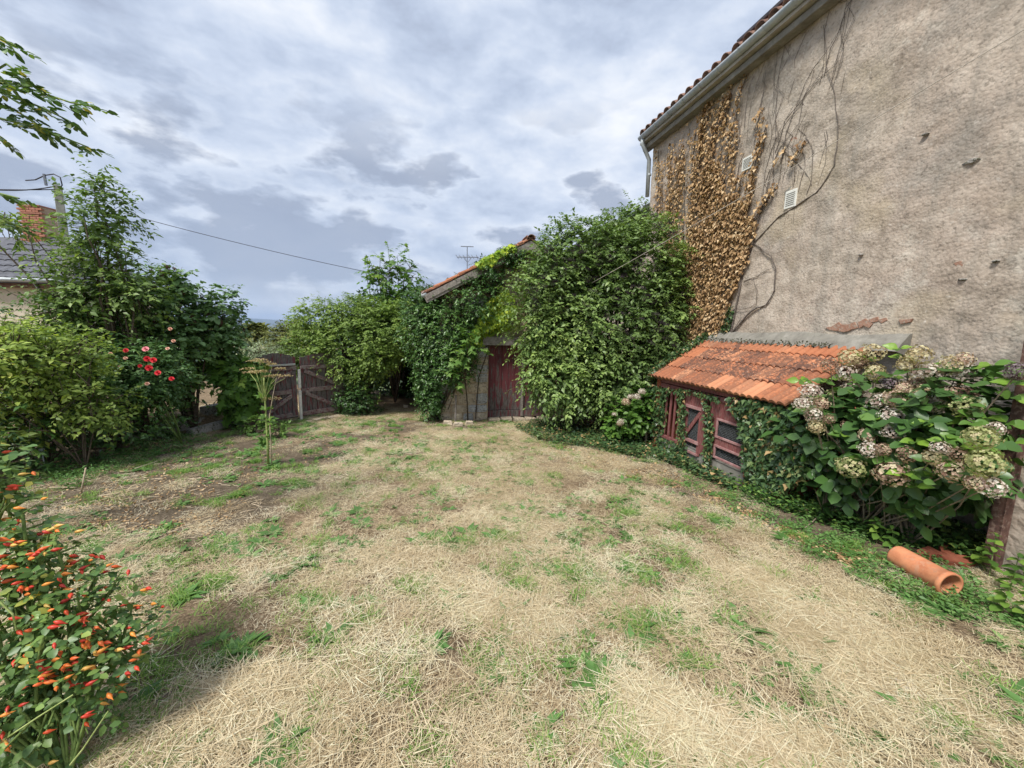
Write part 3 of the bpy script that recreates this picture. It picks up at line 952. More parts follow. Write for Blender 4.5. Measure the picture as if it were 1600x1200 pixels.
# stones that stick out of the roughcast
for (px, py, a, b) in ((1519, 252, 0.13, 0.05), (1446, 210, 0.06, 0.03), (1504, 437, 0.08, 0.028), (1556, 408, 0.05, 0.025), (1345, 398, 0.05, 0.025)):
    p = at_d(px, py, WALL_D - 0.02)
    mb = MB()
    vs, fs = [], []
    for i in range(5):
        for j in range(8):
            th, ph = pi * (i + 0.5) / 5 - pi / 2, 2 * pi * j / 8
            rr = 1 + RNG.normal(0, 0.12)
            vs.append(p + W * a / 2 * rr * cos(th) * cos(ph) + N * 0.026 * cos(th) * sin(ph) * rr + np.array([0, 0, b / 2 * sin(th) * rr]))
    for i in range(4):
        for j in range(8):
            fs.append((i * 8 + j, i * 8 + (j + 1) % 8, (i + 1) * 8 + (j + 1) % 8, (i + 1) * 8 + j))
    fs += [tuple(range(8))[::-1], tuple(range(32, 40))]
    mb.add(vs, fs)
    mb.build('stone', MATS['kerb_stone'], house)

# pier at the right edge and its rusty post
pier = thing('garden_pier', 'rough grey rendered pier at the right edge behind the rusty post', 'wall', sd(1.5, 4.73, gz(4.2, 2.5)))
pm = MB()
nn_ = 24
for face in range(2):
    vs, fs = [], []
    for i in range(nn_ + 1):
        for j in range(60):
            z = -0.4 + 2.8 * j / 59
            if face == 0:
                p = sd(0.9 + 1.04 * i / nn_, 4.46 + RNG.normal(0, 0.003), z)
            else:
                p = sd(1.94 + RNG.normal(0, 0.003), 4.46 + 0.54 * i / nn_, z)
            vs.append(p)
    for i in range(nn_):
        for j in range(59):
            fs.append((i * 60 + j, (i + 1) * 60 + j, (i + 1) * 60 + j + 1, i * 60 + j + 1))
    pm.add(vs, fs)
pm.box(sd(1.42, 4.74, 0.98), (1.02, 0.52, 2.74), AX)
pm.build('pier_wall', MATS['roughcast'], pier)

post = thing('rusty_post', 'dark rusty steel post leaning beside the grey pier at the right edge', 'post', G(*at_ground(1547, 872)[:2]))
pb_ = at_d(1550, 866, 4.38)
pt_ = at_d(1592, 650, 4.40)
dirp = norm(pt_ - pb_)
c0 = pb_ - dirp * 0.25
c1 = pb_ + dirp * 2.3
side = norm(np.cross(dirp, N))
dep = np.cross(side, dirp)
MB().box((c0 + c1) / 2, (0.075, 0.05, np.linalg.norm(c1 - c0)), (side, dep, dirp)).build('shaft', MATS['rust'], post, bevel=0.004)
MB().box((c0 + c1) / 2 - side * 0.03 + dep * 0.02, (0.012, 0.09, np.linalg.norm(c1 - c0) - 0.06), (side, dep, dirp)).build('flange', MATS['rust'], post)

# ================================================================== THE HUTCH
HS0, HS1 = 3.38, 6.05         # along the wall
ED, EZH = 3.80, 0.885         # eave
TD, TZ = 4.96, 1.565          # top of roof
hutch = thing('garden_hutch', 'low animal hutch with orange clay tile roof and dull red doors against the house', 'hutch', sd(4.7, 4.3, gz(*sd(4.7, 4.3)[:2])))


def roof_tile_mesh(wid=0.205, ln=0.42, th=0.014, nc=17):
    """clay interlocking tile with two rounded ribs, y up the slope, front edge at y=0"""
    xs = np.linspace(-wid / 2, wid / 2, nc)
    u = (xs + wid / 2) / wid
    h = 0.034 * np.abs(np.sin(2 * pi * u)) ** 0.8
    h[0] = h[-1] = 0.0
    vs = []
    for (y, lift) in ((0.0, 0.0), (0.012, 0.004), (ln, -0.006)):
        for x, q in zip(xs, h):
            vs.append((x, y, q + lift))
    for (y, lift) in ((0.0, 0), (ln, -0.006)):
        for x, q in zip(xs, h):
            vs.append((x, y, q * (0.5 if y == 0 else 1) + lift - th - 0.006 * (y == 0)))
    fs = []
    for r in range(2):
        for i in range(nc - 1):
            a = r * nc + i
            fs.append((a, a + 1, a + nc + 1, a + nc))
    b0, b1 = 3 * nc, 4 * nc
    for i in range(nc - 1):
        fs += [(b0 + i + 1, b0 + i, b1 + i, b1 + i + 1), (i + 1, i, b0 + i, b0 + i + 1), (2 * nc + i, 2 * nc + i + 1, b1 + i + 1, b1 + i)]
    fs += [(0, nc, 2 * nc, b1, b0), (nc - 1, b0 + nc - 1, b1 + nc - 1, 3 * nc - 1, 2 * nc - 1)]
    return MB().add(vs, fs).mesh('roof_tile')


rtm = roof_tile_mesh()
slope_v = sd(0, TD, TZ) - sd(0, ED, EZH)
SL = np.linalg.norm(slope_v)
slope_u = slope_v / SL
RN = norm(np.cross(slope_u, W))
if RN[2] < 0:
    RN = -RN
PW = 0.2055
ncol = 13
rowlen = (SL - 0.02) / 4
roofn = 0
for row in range(4):
    for c in range(ncol):
        s = HS0 + 0.10 + PW * c
        p = sd(s, ED, EZH) + slope_u * (row * rowlen) + RN * (0.035 + 0.012 * random.random())
        o = link('roof_tile', rtm, MATS['hutch_tile'], hutch)
        tilt = 0.055 + random.uniform(-.012, .012)
        yv = norm(slope_u + RN * 0 - RN * tilt * 0.6 + W * random.uniform(-.018, .018))
        xv = -W
        xv = norm(xv - yv * (xv @ yv))
        zv = np.cross(xv, yv)
        if zv[2] < 0:
            xv = -xv
            zv = -zv
        M = Matrix([[xv[0], yv[0], zv[0], p[0]], [xv[1], yv[1], zv[1], p[1]], [xv[2], yv[2], zv[2], p[2]], [0, 0, 0, 1]])
        o.matrix_parent_inverse = Matrix.Identity(4)
        o.matrix_basis = Matrix.Translation(-Vector(hutch.location)) @ M
        ageb = (0.35, 0.95, 1.0, 0.28)[row]
        if c > ncol - 3:
            ageb *= 0.3
        if row in (1, 2) and c < 1:
            ageb *= 0.5
        if row == 3 and c > ncol - 6:
            ageb = 0.75
        if row == 0 and c > 5:
            ageb = 0.55
        o['age'] = float(np.clip(ageb + random.uniform(-.25, .25), 0, 1))
MB().box((sd((HS0 + HS1) / 2, ED + 0.06, EZH) + sd((HS0 + HS1) / 2, TD, TZ)) / 2 - RN * 0.03, (HS1 - HS0 - 0.12, SL - 0.10, 0.05), (W, slope_u, RN)).build('roof_deck', MATS['eave_wood'], hutch)
# cement flashing where the roof meets the house wall
fl = MB()
K_ = 60
vs = []
for k in range(K_ + 1):
    s = HS0 - 0.28 + (HS1 - HS0 + 0.22) * k / K_
    j = RNG.normal(0, 0.006, 3)
    e = 0.020 * (1 + 0.8 * sin(k * 0.21 + 2))
    j = j * 0.5
    vs += [sd(s, 4.80 + j[0], TZ - 0.035 + j[1]), sd(s, 4.86, TZ + 0.045 + j[1]), sd(s, 4.955 + j[0] * .5, TZ + 0.115 + e + j[2]), sd(s, 5.02, TZ + 0.135 + e + j[2]), sd(s, 5.02, TZ - 0.1)]
fs = []
for k in range(K_):
    for i in range(4):
        fs.append((k * 5 + i, k * 5 + i + 1, (k + 1) * 5 + i + 1, (k + 1) * 5 + i))
fs += [(0, 4, 3, 2, 1), tuple(K_ * 5 + i for i in range(5))]
fl.add(vs, fs)
fl.build('flashing', MATS['cement'], hutch)
V = []
P_ = np.array([sd(random.uniform(HS0 + 0.4, HS1 - 0.1), 4.80 + random.uniform(-.03, .05), TZ - 0.02 + random.uniform(-.03, .05)) for _ in range(900)])
v_, f_, r_ = place_leaves(P_, RNG.normal(0, 1, (900, 3)), np.tile([0, 0, 1.0], (900, 1)) + RNG.normal(0, .4, (900, 3)), RNG.uniform(0.012, 0.03, 900), T_ROUND)
link('moss', np_mesh('moss', v_, f_, r_), MATS['moss'], hutch)
# walls
hbz = -0.5
MB().box(sd(HS0 + 0.06, 4.43, (hbz + 0.86) / 2), (0.10, 1.06, 0.86 - hbz), AX).build('side_wall', MATS['brick_red'], hutch)
MB().box(sd(HS1 - 0.16, 4.43, (hbz + 0.86) / 2), (0.10, 1.06, 0.86 - hbz), AX).build('side_wall', MATS['brick_red'], hutch)
MB().box(sd((HS0 + HS1) / 2, 4.55, (hbz + 0.8) / 2 + 0.0), (HS1 - HS0 - 0.4, 0.04, 0.75 - hbz), AX).build('shade_panel', MATS['interior_shade'], hutch)  # near-black sheet painting the shade inside the hutch
# brick front with individual bricks to the right of the doors (mostly under ivy) and below
SZ_ = lambda a_, b_: loc_sz(at_d(a_, b_, HD))
sR, _ = loc_sz(at_d(1168, 700, HD))       # right end of the door frame
MB().box(sd((HS0 + sR) / 2, HD + 0.05, (hbz + 0.86) / 2), (sR - HS0 - 0.03, 0.06, 0.86 - hbz), AX).build('front_wall', MATS['mortar'], hutch)
bm_ = MB().box((0, 0, 0), (0.205, 0.05, 0.058), AX, 0.002).mesh('brick')
z = -0.30
rowi = 0
while z < 0.80:
    s = HS0 + 0.12 + (0.11 if rowi % 2 else 0)
    while s < sR - 0.06:
        o = link('brick', bm_, MATS['brick_red'], hutch, sd(s, HD + 0.004 + RNG.normal(0, .002), z))
        s += 0.22
    z += 0.071
    rowi += 1
_zp = SZ_(1164, 735)[1] - 0.05
MB().box(sd((sR + HS1) / 2 - 0.05, HD + 0.05, (_zp - 0.5) / 2), (HS1 - sR - 0.1, 0.12, _zp + 0.5), AX).build('plinth', MATS['cement'], hutch)


def hp(px, py, dd=0.0):
    return at_d(px, py, HD - dd)


def plank(a, b, wid, th, mat, parent, name, dd=0.0, n_axis=N):
    """board from a to b (world points), width wid in the hutch-front plane"""
    d_ = norm(b - a)
    sv = norm(np.cross(d_, n_axis))
    return MB().box((a + b) / 2 - n_axis * dd, (wid, th, np.linalg.norm(b - a)), (sv, n_axis, d_)).build(name, mat, parent, bevel=0.003)


def SZ(px, py):
    return loc_sz(at_d(px, py, HD))


def hbar(s0, z0, s1, z1, wid, parent, name='rail', mat='red_paint', dd=0.012, th=0.022):
    return plank(sd(s0, HD, z0), sd(s1, HD, z1), wid, th, MATS[mat], parent, name, dd)


# corner points of the openings measured on the front plane
sA0, zA1 = SZ(1092, 618)
sLat0, zLat1 = SZ(1044, 612)
sLat1, zLat0 = SZ(1063, 690)
_, zLatb = SZ(1040, 682)
# header beam over all the front
sH0, zH0 = SZ(1176, 638)
sH1, zH1 = SZ(1056, 608)
ZH = (zH0 + zH1) / 2 + 0.02
hbar(sR - 0.02, ZH, HS1 - 0.25, ZH, 0.07, hutch, 'header', dd=0.03)
hbar(sR - 0.02, ZH + 0.075, HS1 - 0.25, ZH + 0.075, 0.055, hutch, 'header', dd=0.018)
print('hutch', 'sR', sR, 'ZH', ZH, 'lat', sLat0, sLat1, zLat0, zLat1, zLatb)
# right door
d2l, _ = SZ(1115, 660)     # left (farther) edge
d2r = sR
_, zd2b = SZ(1164, 735)
door2 = MB()
bw = (d2l - d2r) / 4
D2T = ZH - 0.035
fr2 = MB()
dz0 = zd2b
winT = SZ(1168, 667)[1]; winB = SZ(1166, 700)[1]
low1T = SZ(1166, 713)[1]; low1B = zd2b
print('door2', d2l, d2r, zd2b, winT, winB, low1T)
door2 = link('hutch_door', MB().box(sd((d2l + d2r) / 2, HD - 0.004, (winT + D2T) / 2), (d2l - d2r, 0.014, D2T - winT), AX).mesh('d'), MATS['red_paint'], hutch)
for k in range(3):
    s = d2r + (k + 0.5) * (d2l - d2r) / 3
    bw3 = (d2l - d2r) / 3 - 0.006
    MB().box(sd(s, HD - 0.014, (winT + D2T) / 2), (bw3, 0.02, D2T - winT), AX).build('plank', MATS['red_paint'], door2, bevel=0.002)
    MB().box(sd(s, HD - 0.014, (winB + low1T) / 2), (bw3, 0.02, winB - low1T), AX).build('plank', MATS['red_paint'], door2, bevel=0.002)
ws0, ws1 = d2r + 0.01, d2l - 0.09
MB().box(sd(d2l - 0.045, HD - 0.014, (winT + low1B) / 2), (0.09, 0.02, winT - low1B), AX).build('stile', MATS['red_paint'], door2, bevel=0.002)
for (z0, z1, mt) in ((winB, winT, 'red_paint_worn'), (low1B, low1T, 'red_paint_worn')):
    for zz_ in (z0 + 0.012, z1 - 0.012):
        hbar(ws0, zz_, ws1, zz_, 0.030, door2, 'window_frame', mt, 0.028, 0.02)
    for s_ in (ws0 + 0.012, ws1 - 0.012):
        hbar(s_, z0 + .028, s_, z1 - .028, 0.026, door2, 'window_frame', mt, 0.026, 0.02)


def wire_mesh(s0, s1, z0, z1, parent, step=0.022):
    mb = MB()
    s = s0
    while s < s1:
        mb.tube([sd(s, HD - 0.002, z0), sd(s, HD - 0.002, z1)], 0.0009, 3, False)
        s += step
    z = z0
    while z < z1:
        mb.tube([sd(s0, HD - 0.002, z), sd(s1, HD - 0.002, z)], 0.0009, 3, False)
        z += step
    return mb.build('wire_mesh', MATS['zinc'], parent)


wire_mesh(ws0, ws1, winB, winT, door2)
wire_mesh(ws0, ws1, low1B, low1T, door2)
for zz_ in (0.28, 0.12):
    MB().box(sd(d2l + 0.01, HD - 0.03, zz_), (0.06, 0.012, 0.02), AX).build('hinge', MATS['rust'], door2)
# left door with the diagonal brace
d1r, _ = SZ(1100, 650)
d1l, _ = SZ(1072, 640)
d1T = ZH - 0.035
_, d1win = SZ(1085, 636)
_, d1mid = SZ(1090, 692)
_, d1bot = SZ(1090, 712)
print('door1', d1l, d1r, d1win, d1mid, d1bot)
door1 = link('hutch_door', MB().box(sd((d1l + d1r) / 2, HD - 0.004, (d1win + d1T) / 2), (d1l - d1r, 0.014, d1T - d1win), AX).mesh('d'), MATS['red_paint'], hutch)
for k in range(3):
    s = d1r + (k + 0.5) * (d1l - d1r) / 3
    MB().box(sd(s, HD - 0.014, (d1win + d1T) / 2), ((d1l - d1r) / 3 - 0.005, 0.02, d1T - d1win), AX).build('plank', MATS['red_paint'], door1, bevel=0.002)
for s_ in (d1r + 0.035, d1l - 0.035):
    hbar(s_, d1bot, s_, d1win, 0.07, door1, 'stile', dd=0.014)
hbar(d1r + .03, d1win, d1l - .03, d1win, 0.045, door1, 'rail', 'red_paint_worn', 0.030)
hbar(d1r + .03, d1mid, d1l - .03, d1mid, 0.05, door1, 'rail', 'red_paint_worn', 0.030)
hbar(d1r + .03, d1bot + .012, d1l - .03, d1bot + .012, 0.035, door1, 'rail', 'red_paint_worn', 0.030)
hbar(d1l - .05, d1mid + .05, d1r + .05, d1win - 0.06, 0.06, door1, 'brace', 'red_paint', 0.020)
wire_mesh(d1r, d1l, d1bot, d1win, door1)
# frame post between the doors and at the ends
for s_ in (d1r - 0.035, d1l + 0.045, d2l + 0.035):
    hbar(s_, zd2b - 0.05, s_, ZH - 0.036, 0.06, hutch, 'frame_post', dd=0.004, th=0.05)
# slatted panel on the left
lt = link('lattice', MB().box(sd((sLat0 + sLat1) / 2, HD - 0.01, zLatb), (abs(sLat0 - sLat1) + 0.16, 0.05, 0.045), AX).mesh('lattice'), MATS['red_paint'], hutch)
for k in range(5):
    s_ = sLat1 - 0.04 + (sLat0 + 0.05 - sLat1) * k / 4
    hbar(s_, zLatb + 0.023, s_ + random.uniform(-.01, .01), ZH - 0.036, 0.036, lt, 'slat', dd=0.006)


# ================================================================== THE OLD SHED
FS = 8.80                     # facade plane, square to the house wall
shed = thing('stone_shed', 'old stone shed with weathered red plank doors half hidden by climbers', 'shed', sd(FS, 2.3, gz(*sd(FS, 2.3)[:2])))
dL = float(at_s(688, 650, FS) @ N)
ridgeP = at_s(829, 372, FS - 0.25)
dRidge = float(ridgeP @ N)
zRidge = float(ridgeP[2])
eaveP = at_s(664, 456, FS - 0.25)
dEave, zEave = float(eaveP @ N), float(eaveP[2])
tanr = (zRidge - zEave) / (dRidge - dEave)
dR = 2 * dRidge - dL
print('shed', dL, dRidge, dR, zRidge, dEave, zEave, tanr)
zwL = zEave + (dL - dEave) * tanr - 0.16
ang = math.atan(tanr)
doorL_d = float(at_s(762, 640, FS) @ N)
doorM_d = float(at_s(816, 640, FS) @ N)
doorR_d = doorM_d + (doorM_d - doorL_d)
zDT = float(at_s(775, 539, FS)[2])
zDB = float(at_s(790, 654, FS)[2])
zLT = float(at_s(775, 525, FS)[2])
print('door', doorL_d, doorM_d, doorR_d, zDT, zDB, zLT)
wb = MB()
DEP = 5.0
gzs = -0.9


def prism(poly, s0, s1):
    n_ = len(poly)
    wb.add([sd(s0, d, z) for d, z in poly] + [sd(s1, d, z) for d, z in poly], [tuple(range(n_)), tuple(range(n_, 2 * n_))[::-1]] + [(i, n_ + i, n_ + (i + 1) % n_, (i + 1) % n_) for i in range(n_)])


zr = zRidge - 0.16
zat = lambda d: zr - abs(d - dRidge) * tanr
prism([(dL, gzs), (doorL_d, gzs), (doorL_d, zat(doorL_d)), (dL, zat(dL))], FS, FS + 0.45)
prism([(doorL_d, zLT), (doorR_d, zLT), (doorR_d, zat(doorR_d)), (dRidge, zr), (doorL_d, zat(doorL_d))], FS, FS + 0.45)
prism([(doorR_d, gzs), (dR, gzs), (dR, zat(dR)), (doorR_d, zat(doorR_d))], FS, FS + 0.45)
prism([(dL, gzs), (dL + 0.4, gzs), (dL + 0.4, zat(dL)), (dL, zat(dL))], FS + 0.452, FS + DEP)
prism([(dR - 0.4, gzs), (dR, gzs), (dR, zat(dR)), (dR - 0.4, zat(dR))], FS + 0.452, FS + DEP)
wb.build('wall', MATS['mortar'], shed)
# lintel and doors
MB().box(sd(FS - 0.01, (doorL_d + doorR_d) / 2, (zDT + zLT) / 2), (0.30, doorR_d - doorL_d + 0.30, zLT - zDT - 0.004), AX, 0.008).build('lintel', MATS['old_wood'], shed, bevel=0.01)
for (d0, d1) in ((doorL_d + 0.01, doorM_d - 0.03), (doorM_d + 0.03, doorR_d)):
    leaf_z = zDB + 0.20
    rootd = sd(FS + 0.12, (d0 + d1) / 2, leaf_z)
    me = MB().box((0, 0, (zDT - leaf_z) / 2), (0.02, d1 - d0, zDT - leaf_z), AX).mesh('door')
    dr = link('door', me, MATS['door_board'], shed, rootd)
    kb = 5
    for k in range(kb):
        dd_ = d0 + (k + 0.5) * (d1 - d0) / kb
        me = MB().box((0, 0, (zDT - leaf_z) / 2), (0.028, (d1 - d0) / kb - 0.007, zDT - leaf_z), AX).mesh('plank')
        link('plank', me, MATS['door_board'], dr, sd(FS + 0.095 + random.uniform(-.002, .002), dd_, leaf_z))
    MB().box(sd(FS + 0.075, (d0 + d1) / 2, zDB + 0.11), (0.035, d1 - d0 + 0.01, 0.16), AX).build('kick_board', MATS['gate_board'], dr, bevel=0.004)
MB().box(sd(FS + 0.07, doorM_d, (zDB + zDT) / 2 + 0.02), (0.07, 0.055, zDT - zDB - 0.05), AX).build('door_post', MATS['old_wood'], shed, bevel=0.004)
MB().box(sd(FS + 0.3, (doorL_d + doorR_d) / 2, (zDB + zDT) / 2), (0.04, doorR_d - doorL_d, zDT - zDB + 0.2), AX).build('door_shade_sheet', MATS['interior_shade'], shed)  # added near-black sheet standing in for the darkness behind the doors
for k in range(6):
    MB().box(sd(FS - 0.04 + RNG.normal(0, .01), doorL_d + 0.15 + 0.3 * k, zDB - 0.02), (0.24, 0.26, 0.09), AX, 0.012).build('sill_stone', MATS['stone_pale'], shed, bevel=0.012)


def stone_mesh(wd, ht, dp):
    """rough block: front face at -s side"""
    mb = MB()
    nx, nz_ = 4, 3
    vs = []
    for i in range(nx + 1):
        for j in range(nz_ + 1):
            u, v = i / nx - 0.5, j / nz_ - 0.5
            ed = max(abs(u), abs(v)) > 0.49
            cr = 0.92 if (abs(u) > 0.49 and abs(v) > 0.49) else 1.0
            vs.append(N * (u * wd * cr + RNG.normal(0, 0.006)) + np.array([0, 0, v * ht * cr + RNG.normal(0, 0.006)]) - W * ((0.0 if ed else dp) + RNG.normal(0, 0.003)))
    o = len(vs)
    for i, j in ((0, 0), (nx, 0), (nx, nz_), (0, nz_)):
        vs.append(vs[i * (nz_ + 1) + j] + W * 0.06)
    fs = []
    for i in range(nx):
        for j in range(nz_):
            a_ = i * (nz_ + 1) + j
            fs.append((a_, a_ + nz_ + 1, a_ + nz_ + 2, a_ + 1))
    e1 = [i * (nz_ + 1) for i in range(nx + 1)]
    e2 = [nx * (nz_ + 1) + j for j in range(nz_ + 1)]
    e3 = [i * (nz_ + 1) + nz_ for i in range(nx, -1, -1)]
    e4 = [j for j in range(nz_, -1, -1)]
    fs += [tuple(e1[::-1]) + (o, o + 1), tuple(e2[::-1]) + (o + 1, o + 2), tuple(e3[::-1]) + (o + 2, o + 3), tuple(e4[::-1]) + (o + 3, o)]
    mb.add(vs, fs)
    return mb.mesh('stone')


z = zDB - 0.22
ri = 0
while z < 2.2:
    hrow = random.uniform(0.15, 0.27)
    d = doorL_d - 0.005
    # quoin beside the door
    qw = (0.46, 0.30)[ri % 2] * random.uniform(0.9, 1.1)
    first = True
    while d > dL + 0.03:
        wd = qw if first else random.uniform(0.16, 0.42)
        wd = min(wd, d - dL)
        if d - wd - dL < 0.10:
            wd = d - dL
        if z + hrow < zat(d - wd) - 0.05:
            link('stone', stone_mesh(wd - 0.022, hrow - 0.022, 0.014), MATS['stone_grey' if (first and ri % 3 != 1) or random.random() < 0.2 else 'stone_pale'], shed, sd(FS - 0.012, d - wd / 2, z + hrow / 2))
        d -= wd
        first = False
    z += hrow
    ri += 1
d = doorL_d - 0.05
while d < doorR_d:                     # big pale stones over the lintel
    wd = random.uniform(0.35, 0.5)
    link('stone', stone_mesh(wd - 0.02, 0.27, 0.02), MATS['stone_pale'], shed, sd(FS - 0.012, d + wd / 2, zLT + 0.18))
    d += wd
# roof: slabs, rake boards, tiles along the rake
for sg in (-1, 1):
    u = norm(N * sg + np.array([0, 0, -tanr]))
    nrm = norm(np.cross(W, u)) * (1 if np.cross(W, u)[2] > 0 else -1)
    Lr = (dRidge - dEave) / cos(ang) + 0.05
    apex = sd(0, dRidge, zRidge - 0.05)
    cen_ = apex + u * Lr / 2 + W * (FS + DEP / 2 - 0.15)
    MB().box(cen_, (DEP + 0.2, Lr, 0.05), (W, u, nrm)).build('roof', MATS['eave_wood'], shed)
    MB().box(apex + u * (Lr / 2) + W * (FS - 0.27) - nrm * 0.095, (0.035, Lr, 0.17), (W, u, nrm)).build('rake_board', MATS['old_wood'], shed, bevel=0.004)
    if sg < 0:
        for k in range(2):
            MB().box(apex + u * (Lr * (0.28 + 0.5 * k)) + W * (FS - 0.295) - nrm * 0.075, (0.02, Lr * 0.42, 0.10), (W, u, nrm), 0.003).build('rake_board', MATS['old_wood'], shed)
    me = None
    nt_ = int(Lr / 0.33) + 1
    for k in range(nt_):
        for c in range(2):
            pos_t = apex + u * min((nt_ - k) * 0.33 * Lr / (nt_ * 0.33), Lr + 0.03) + W * (FS - 0.20 + 0.22 * c) + nrm * (0.045 + random.uniform(-.004, .006))
            o = link('roof_tile', rtm, MATS['hutch_tile'], shed)
            yv = norm(-u + nrm * (-0.05 + random.uniform(-.02, .02)))
            xv = W - yv * (W @ yv)
            xv = norm(xv)
            zv = np.cross(xv, yv)
            if zv[2] < 0:
                xv, zv = -xv, -zv
            M = Matrix([[xv[0], yv[0], zv[0], pos_t[0]], [xv[1], yv[1], zv[1], pos_t[1]], [xv[2], yv[2], zv[2], pos_t[2]], [0, 0, 0, 1]])
            o.matrix_parent_inverse = Matrix.Identity(4)
            o.matrix_basis = Matrix.Translation(-Vector(shed.location)) @ M
            o['age'] = random.uniform(0.5, 1.0)
for k in range(4):
    o = link('ridge_tile', ct, MATS['terracotta'], shed, sd(FS - 0.34 + 0.38 * k, dRidge, zRidge - 0.03))
    o.rotation_euler = (0, 0, YAW)
MB().tube([sd(FS - 0.30, dEave - 0.02, zEave - 0.06), sd(FS + DEP, dEave - 0.02, zEave - 0.06)], 0.06, 8).build('gutter', MATS['zinc'], shed, True)

# lower roof beyond the house corner, with its gutter
back = thing('rear_building', 'lower roof and gutter of the building beyond the tall house corner', 'building', sd(11, 6.5, -0.6))
gp = at_d(1016, 318, 4.85)
gs_, gz_ = loc_sz(gp)
print('rear gutter', gs_, gz_)
MB().box(sd(12.2, 7.5, (gz_ - 0.6) / 2 - 0.05), (7.2, 4.6, gz_ + 0.5), AX).build('wall', MATS['roughcast'], back)
MB().tube([sd(S1 + 0.12, 4.93, gz_), sd(15.5, 4.93, gz_)], 0.075, 10).build('gutter', MATS['zinc_dark'], back, True)
MB().box(sd(12.1, 6.4, gz_ + 0.62), (7.2, 3.2, 0.08), (W, norm(N + np.array([0, 0, 0.4])), norm(np.array([0, 0, 1.0]) - N * 0.4))).build('roof', MATS['slate_tile'], back)

# aerial on a roof beyond the shed
ab = at_depth(730, 470, 13.5)
aer = thing('tv_aerial', 'thin television aerial with two crossbars above the shed roof', 'aerial', ab)
t0, t1 = at_depth(730, 385, 13.5), at_depth(730.5, 412, 13.5)
MB().tube([ab, t0], 0.014, 5).build('mast', MATS['zinc_dark'], aer)
MB().tube([at_depth(720, 385, 13.5), at_depth(740, 385.5, 13.5)], 0.016, 5).build('crossbar', MATS['zinc_dark'], aer)
MB().tube([at_depth(714, 401.5, 13.5), at_depth(748, 402, 13.5)], 0.016, 5).build('crossbar', MATS['zinc_dark'], aer)
for q in (-1, 1):
    MB().tube([at_depth(730.5 + 6 * q, 403, 13.5), at_depth(730.5, 410, 13.5)], 0.008, 4).build('strut', MATS['zinc_dark'], aer)
for q in (-16, -11, -5, 3, 8, 15):
    p = at_depth(730.5 + q, 401.5, 13.5)
    MB().tube([p + np.array([0, -0.35, 0]), p + np.array([0, 0.35, 0])], 0.008, 4).build('rod', MATS['zinc_dark'], aer)

# ================================================================== THE GATE
gd = norm(np.array([0.60, 0.80, 0.0]))
gn = np.array([-gd[1], gd[0], 0.0]) * -1      # towards the camera side
if gn[1] > 0:
    gn = -gn
gc = at_ground(469, 656)
gate = thing('plank_gate', 'double gate of peeling dark red planks with diagonal braces at the garden end', 'gate', gc)
GAX = (gd, gn, np.array([0, 0, 1.0]))
GH = 1.34


def gp_(u, z, o=0.0):
    return gc + gd * u + gn * o + np.array([0, 0, z])


for side_, (u0, u1) in enumerate(((-0.98, -0.04), (0.05, 1.05))):
    me = MB().box((0, 0, 0), (u1 - u0 - 0.02, 0.012, 1.0), GAX).mesh('gate_leaf')
    lf = link('gate_leaf', me, MATS['gate_board'], gate, gp_((u0 + u1) / 2, 0.62, -0.02))
    nb = 9
    for k in range(nb):
        uu = u0 + (k + 0.5) * (u1 - u0) / nb
        top = GH + 0.02 + (0.13 * sin(pi * min(max((uu + 0.85) / 0.85, 0), 1)) if side_ == 0 else 0.10 * sin(pi * uu / 1.1))
        hh_ = top - 0.08
        me = MB().box((0, 0, hh_ / 2), ((u1 - u0) / nb - 0.008, 0.022, hh_), GAX, 0.002).mesh('plank')
        link('plank', me, MATS['gate_board'], lf, gp_(uu, 0.08, random.uniform(-.002, .002)))
    for zz_, wd_ in ((0.15, 0.09), (0.66, 0.09), (1.16, 0.08)):
        MB().box(gp_((u0 + u1) / 2, zz_, 0.025), (u1 - u0, 0.04, wd_), GAX).build('rail', MATS['gate_rail'], lf, bevel=0.003)
    ia, ib = (u1 - 0.08, u0 + 0.25) if side_ == 0 else (u0 + 0.08, u1 - 0.2)
    for (za, zb) in ((0.60, 0.20), (1.09, 0.73)):
        a_, b_ = gp_(ia, za, 0.032), gp_(ib, zb, 0.032)
        d_ = norm(b_ - a_)
        sv = norm(np.cross(d_, gn))
        MB().box((a_ + b_) / 2, (0.08, 0.028, np.linalg.norm(b_ - a_)), (sv, gn, d_)).build('brace', MATS['gate_rail'], lf, bevel=0.003)
    if side_ == 0:
        MB().box(gp_(u1 - 0.07, 0.62, 0.045), (0.10, 0.02, 0.95), GAX).build('stile', MATS['gate_board'], lf)
MB().box(gp_(0.0, 0.34, 0.06), (0.045, 0.04, 0.66), GAX).build('closing_bar', MATS['white_pole'], gate)
MB().box(gp_(0.0, 0.93, 0.06), (0.045, 0.04, 0.40), GAX).build('closing_bar', MATS['white_pole'], gate)
MB().box(gp_(-0.55, 1.245, 0.06), (0.95, 0.05, 0.035), GAX).build('top_rail', MATS['tin'], gate)
for k in range(7):
    MB().box(gp_(-1.0 + 0.33 * k, -0.02, 0.22), (0.30, 0.16, 0.10), GAX, 0.012).build('sill_stone', MATS['stone_pale'], gate, bevel=0.012)

# ================================================================== LEFT SIDE: kerbs, house, pole
kL, kR = at_ground(296, 679), at_ground(369, 664)
kd = norm((kR - kL) * np.array([1, 1, 0]))
kn = np.array([kd[1], -kd[0], 0])
KDBG = (kL, kR)
KAX = (kd, kn, np.array([0, 0, 1.0]))


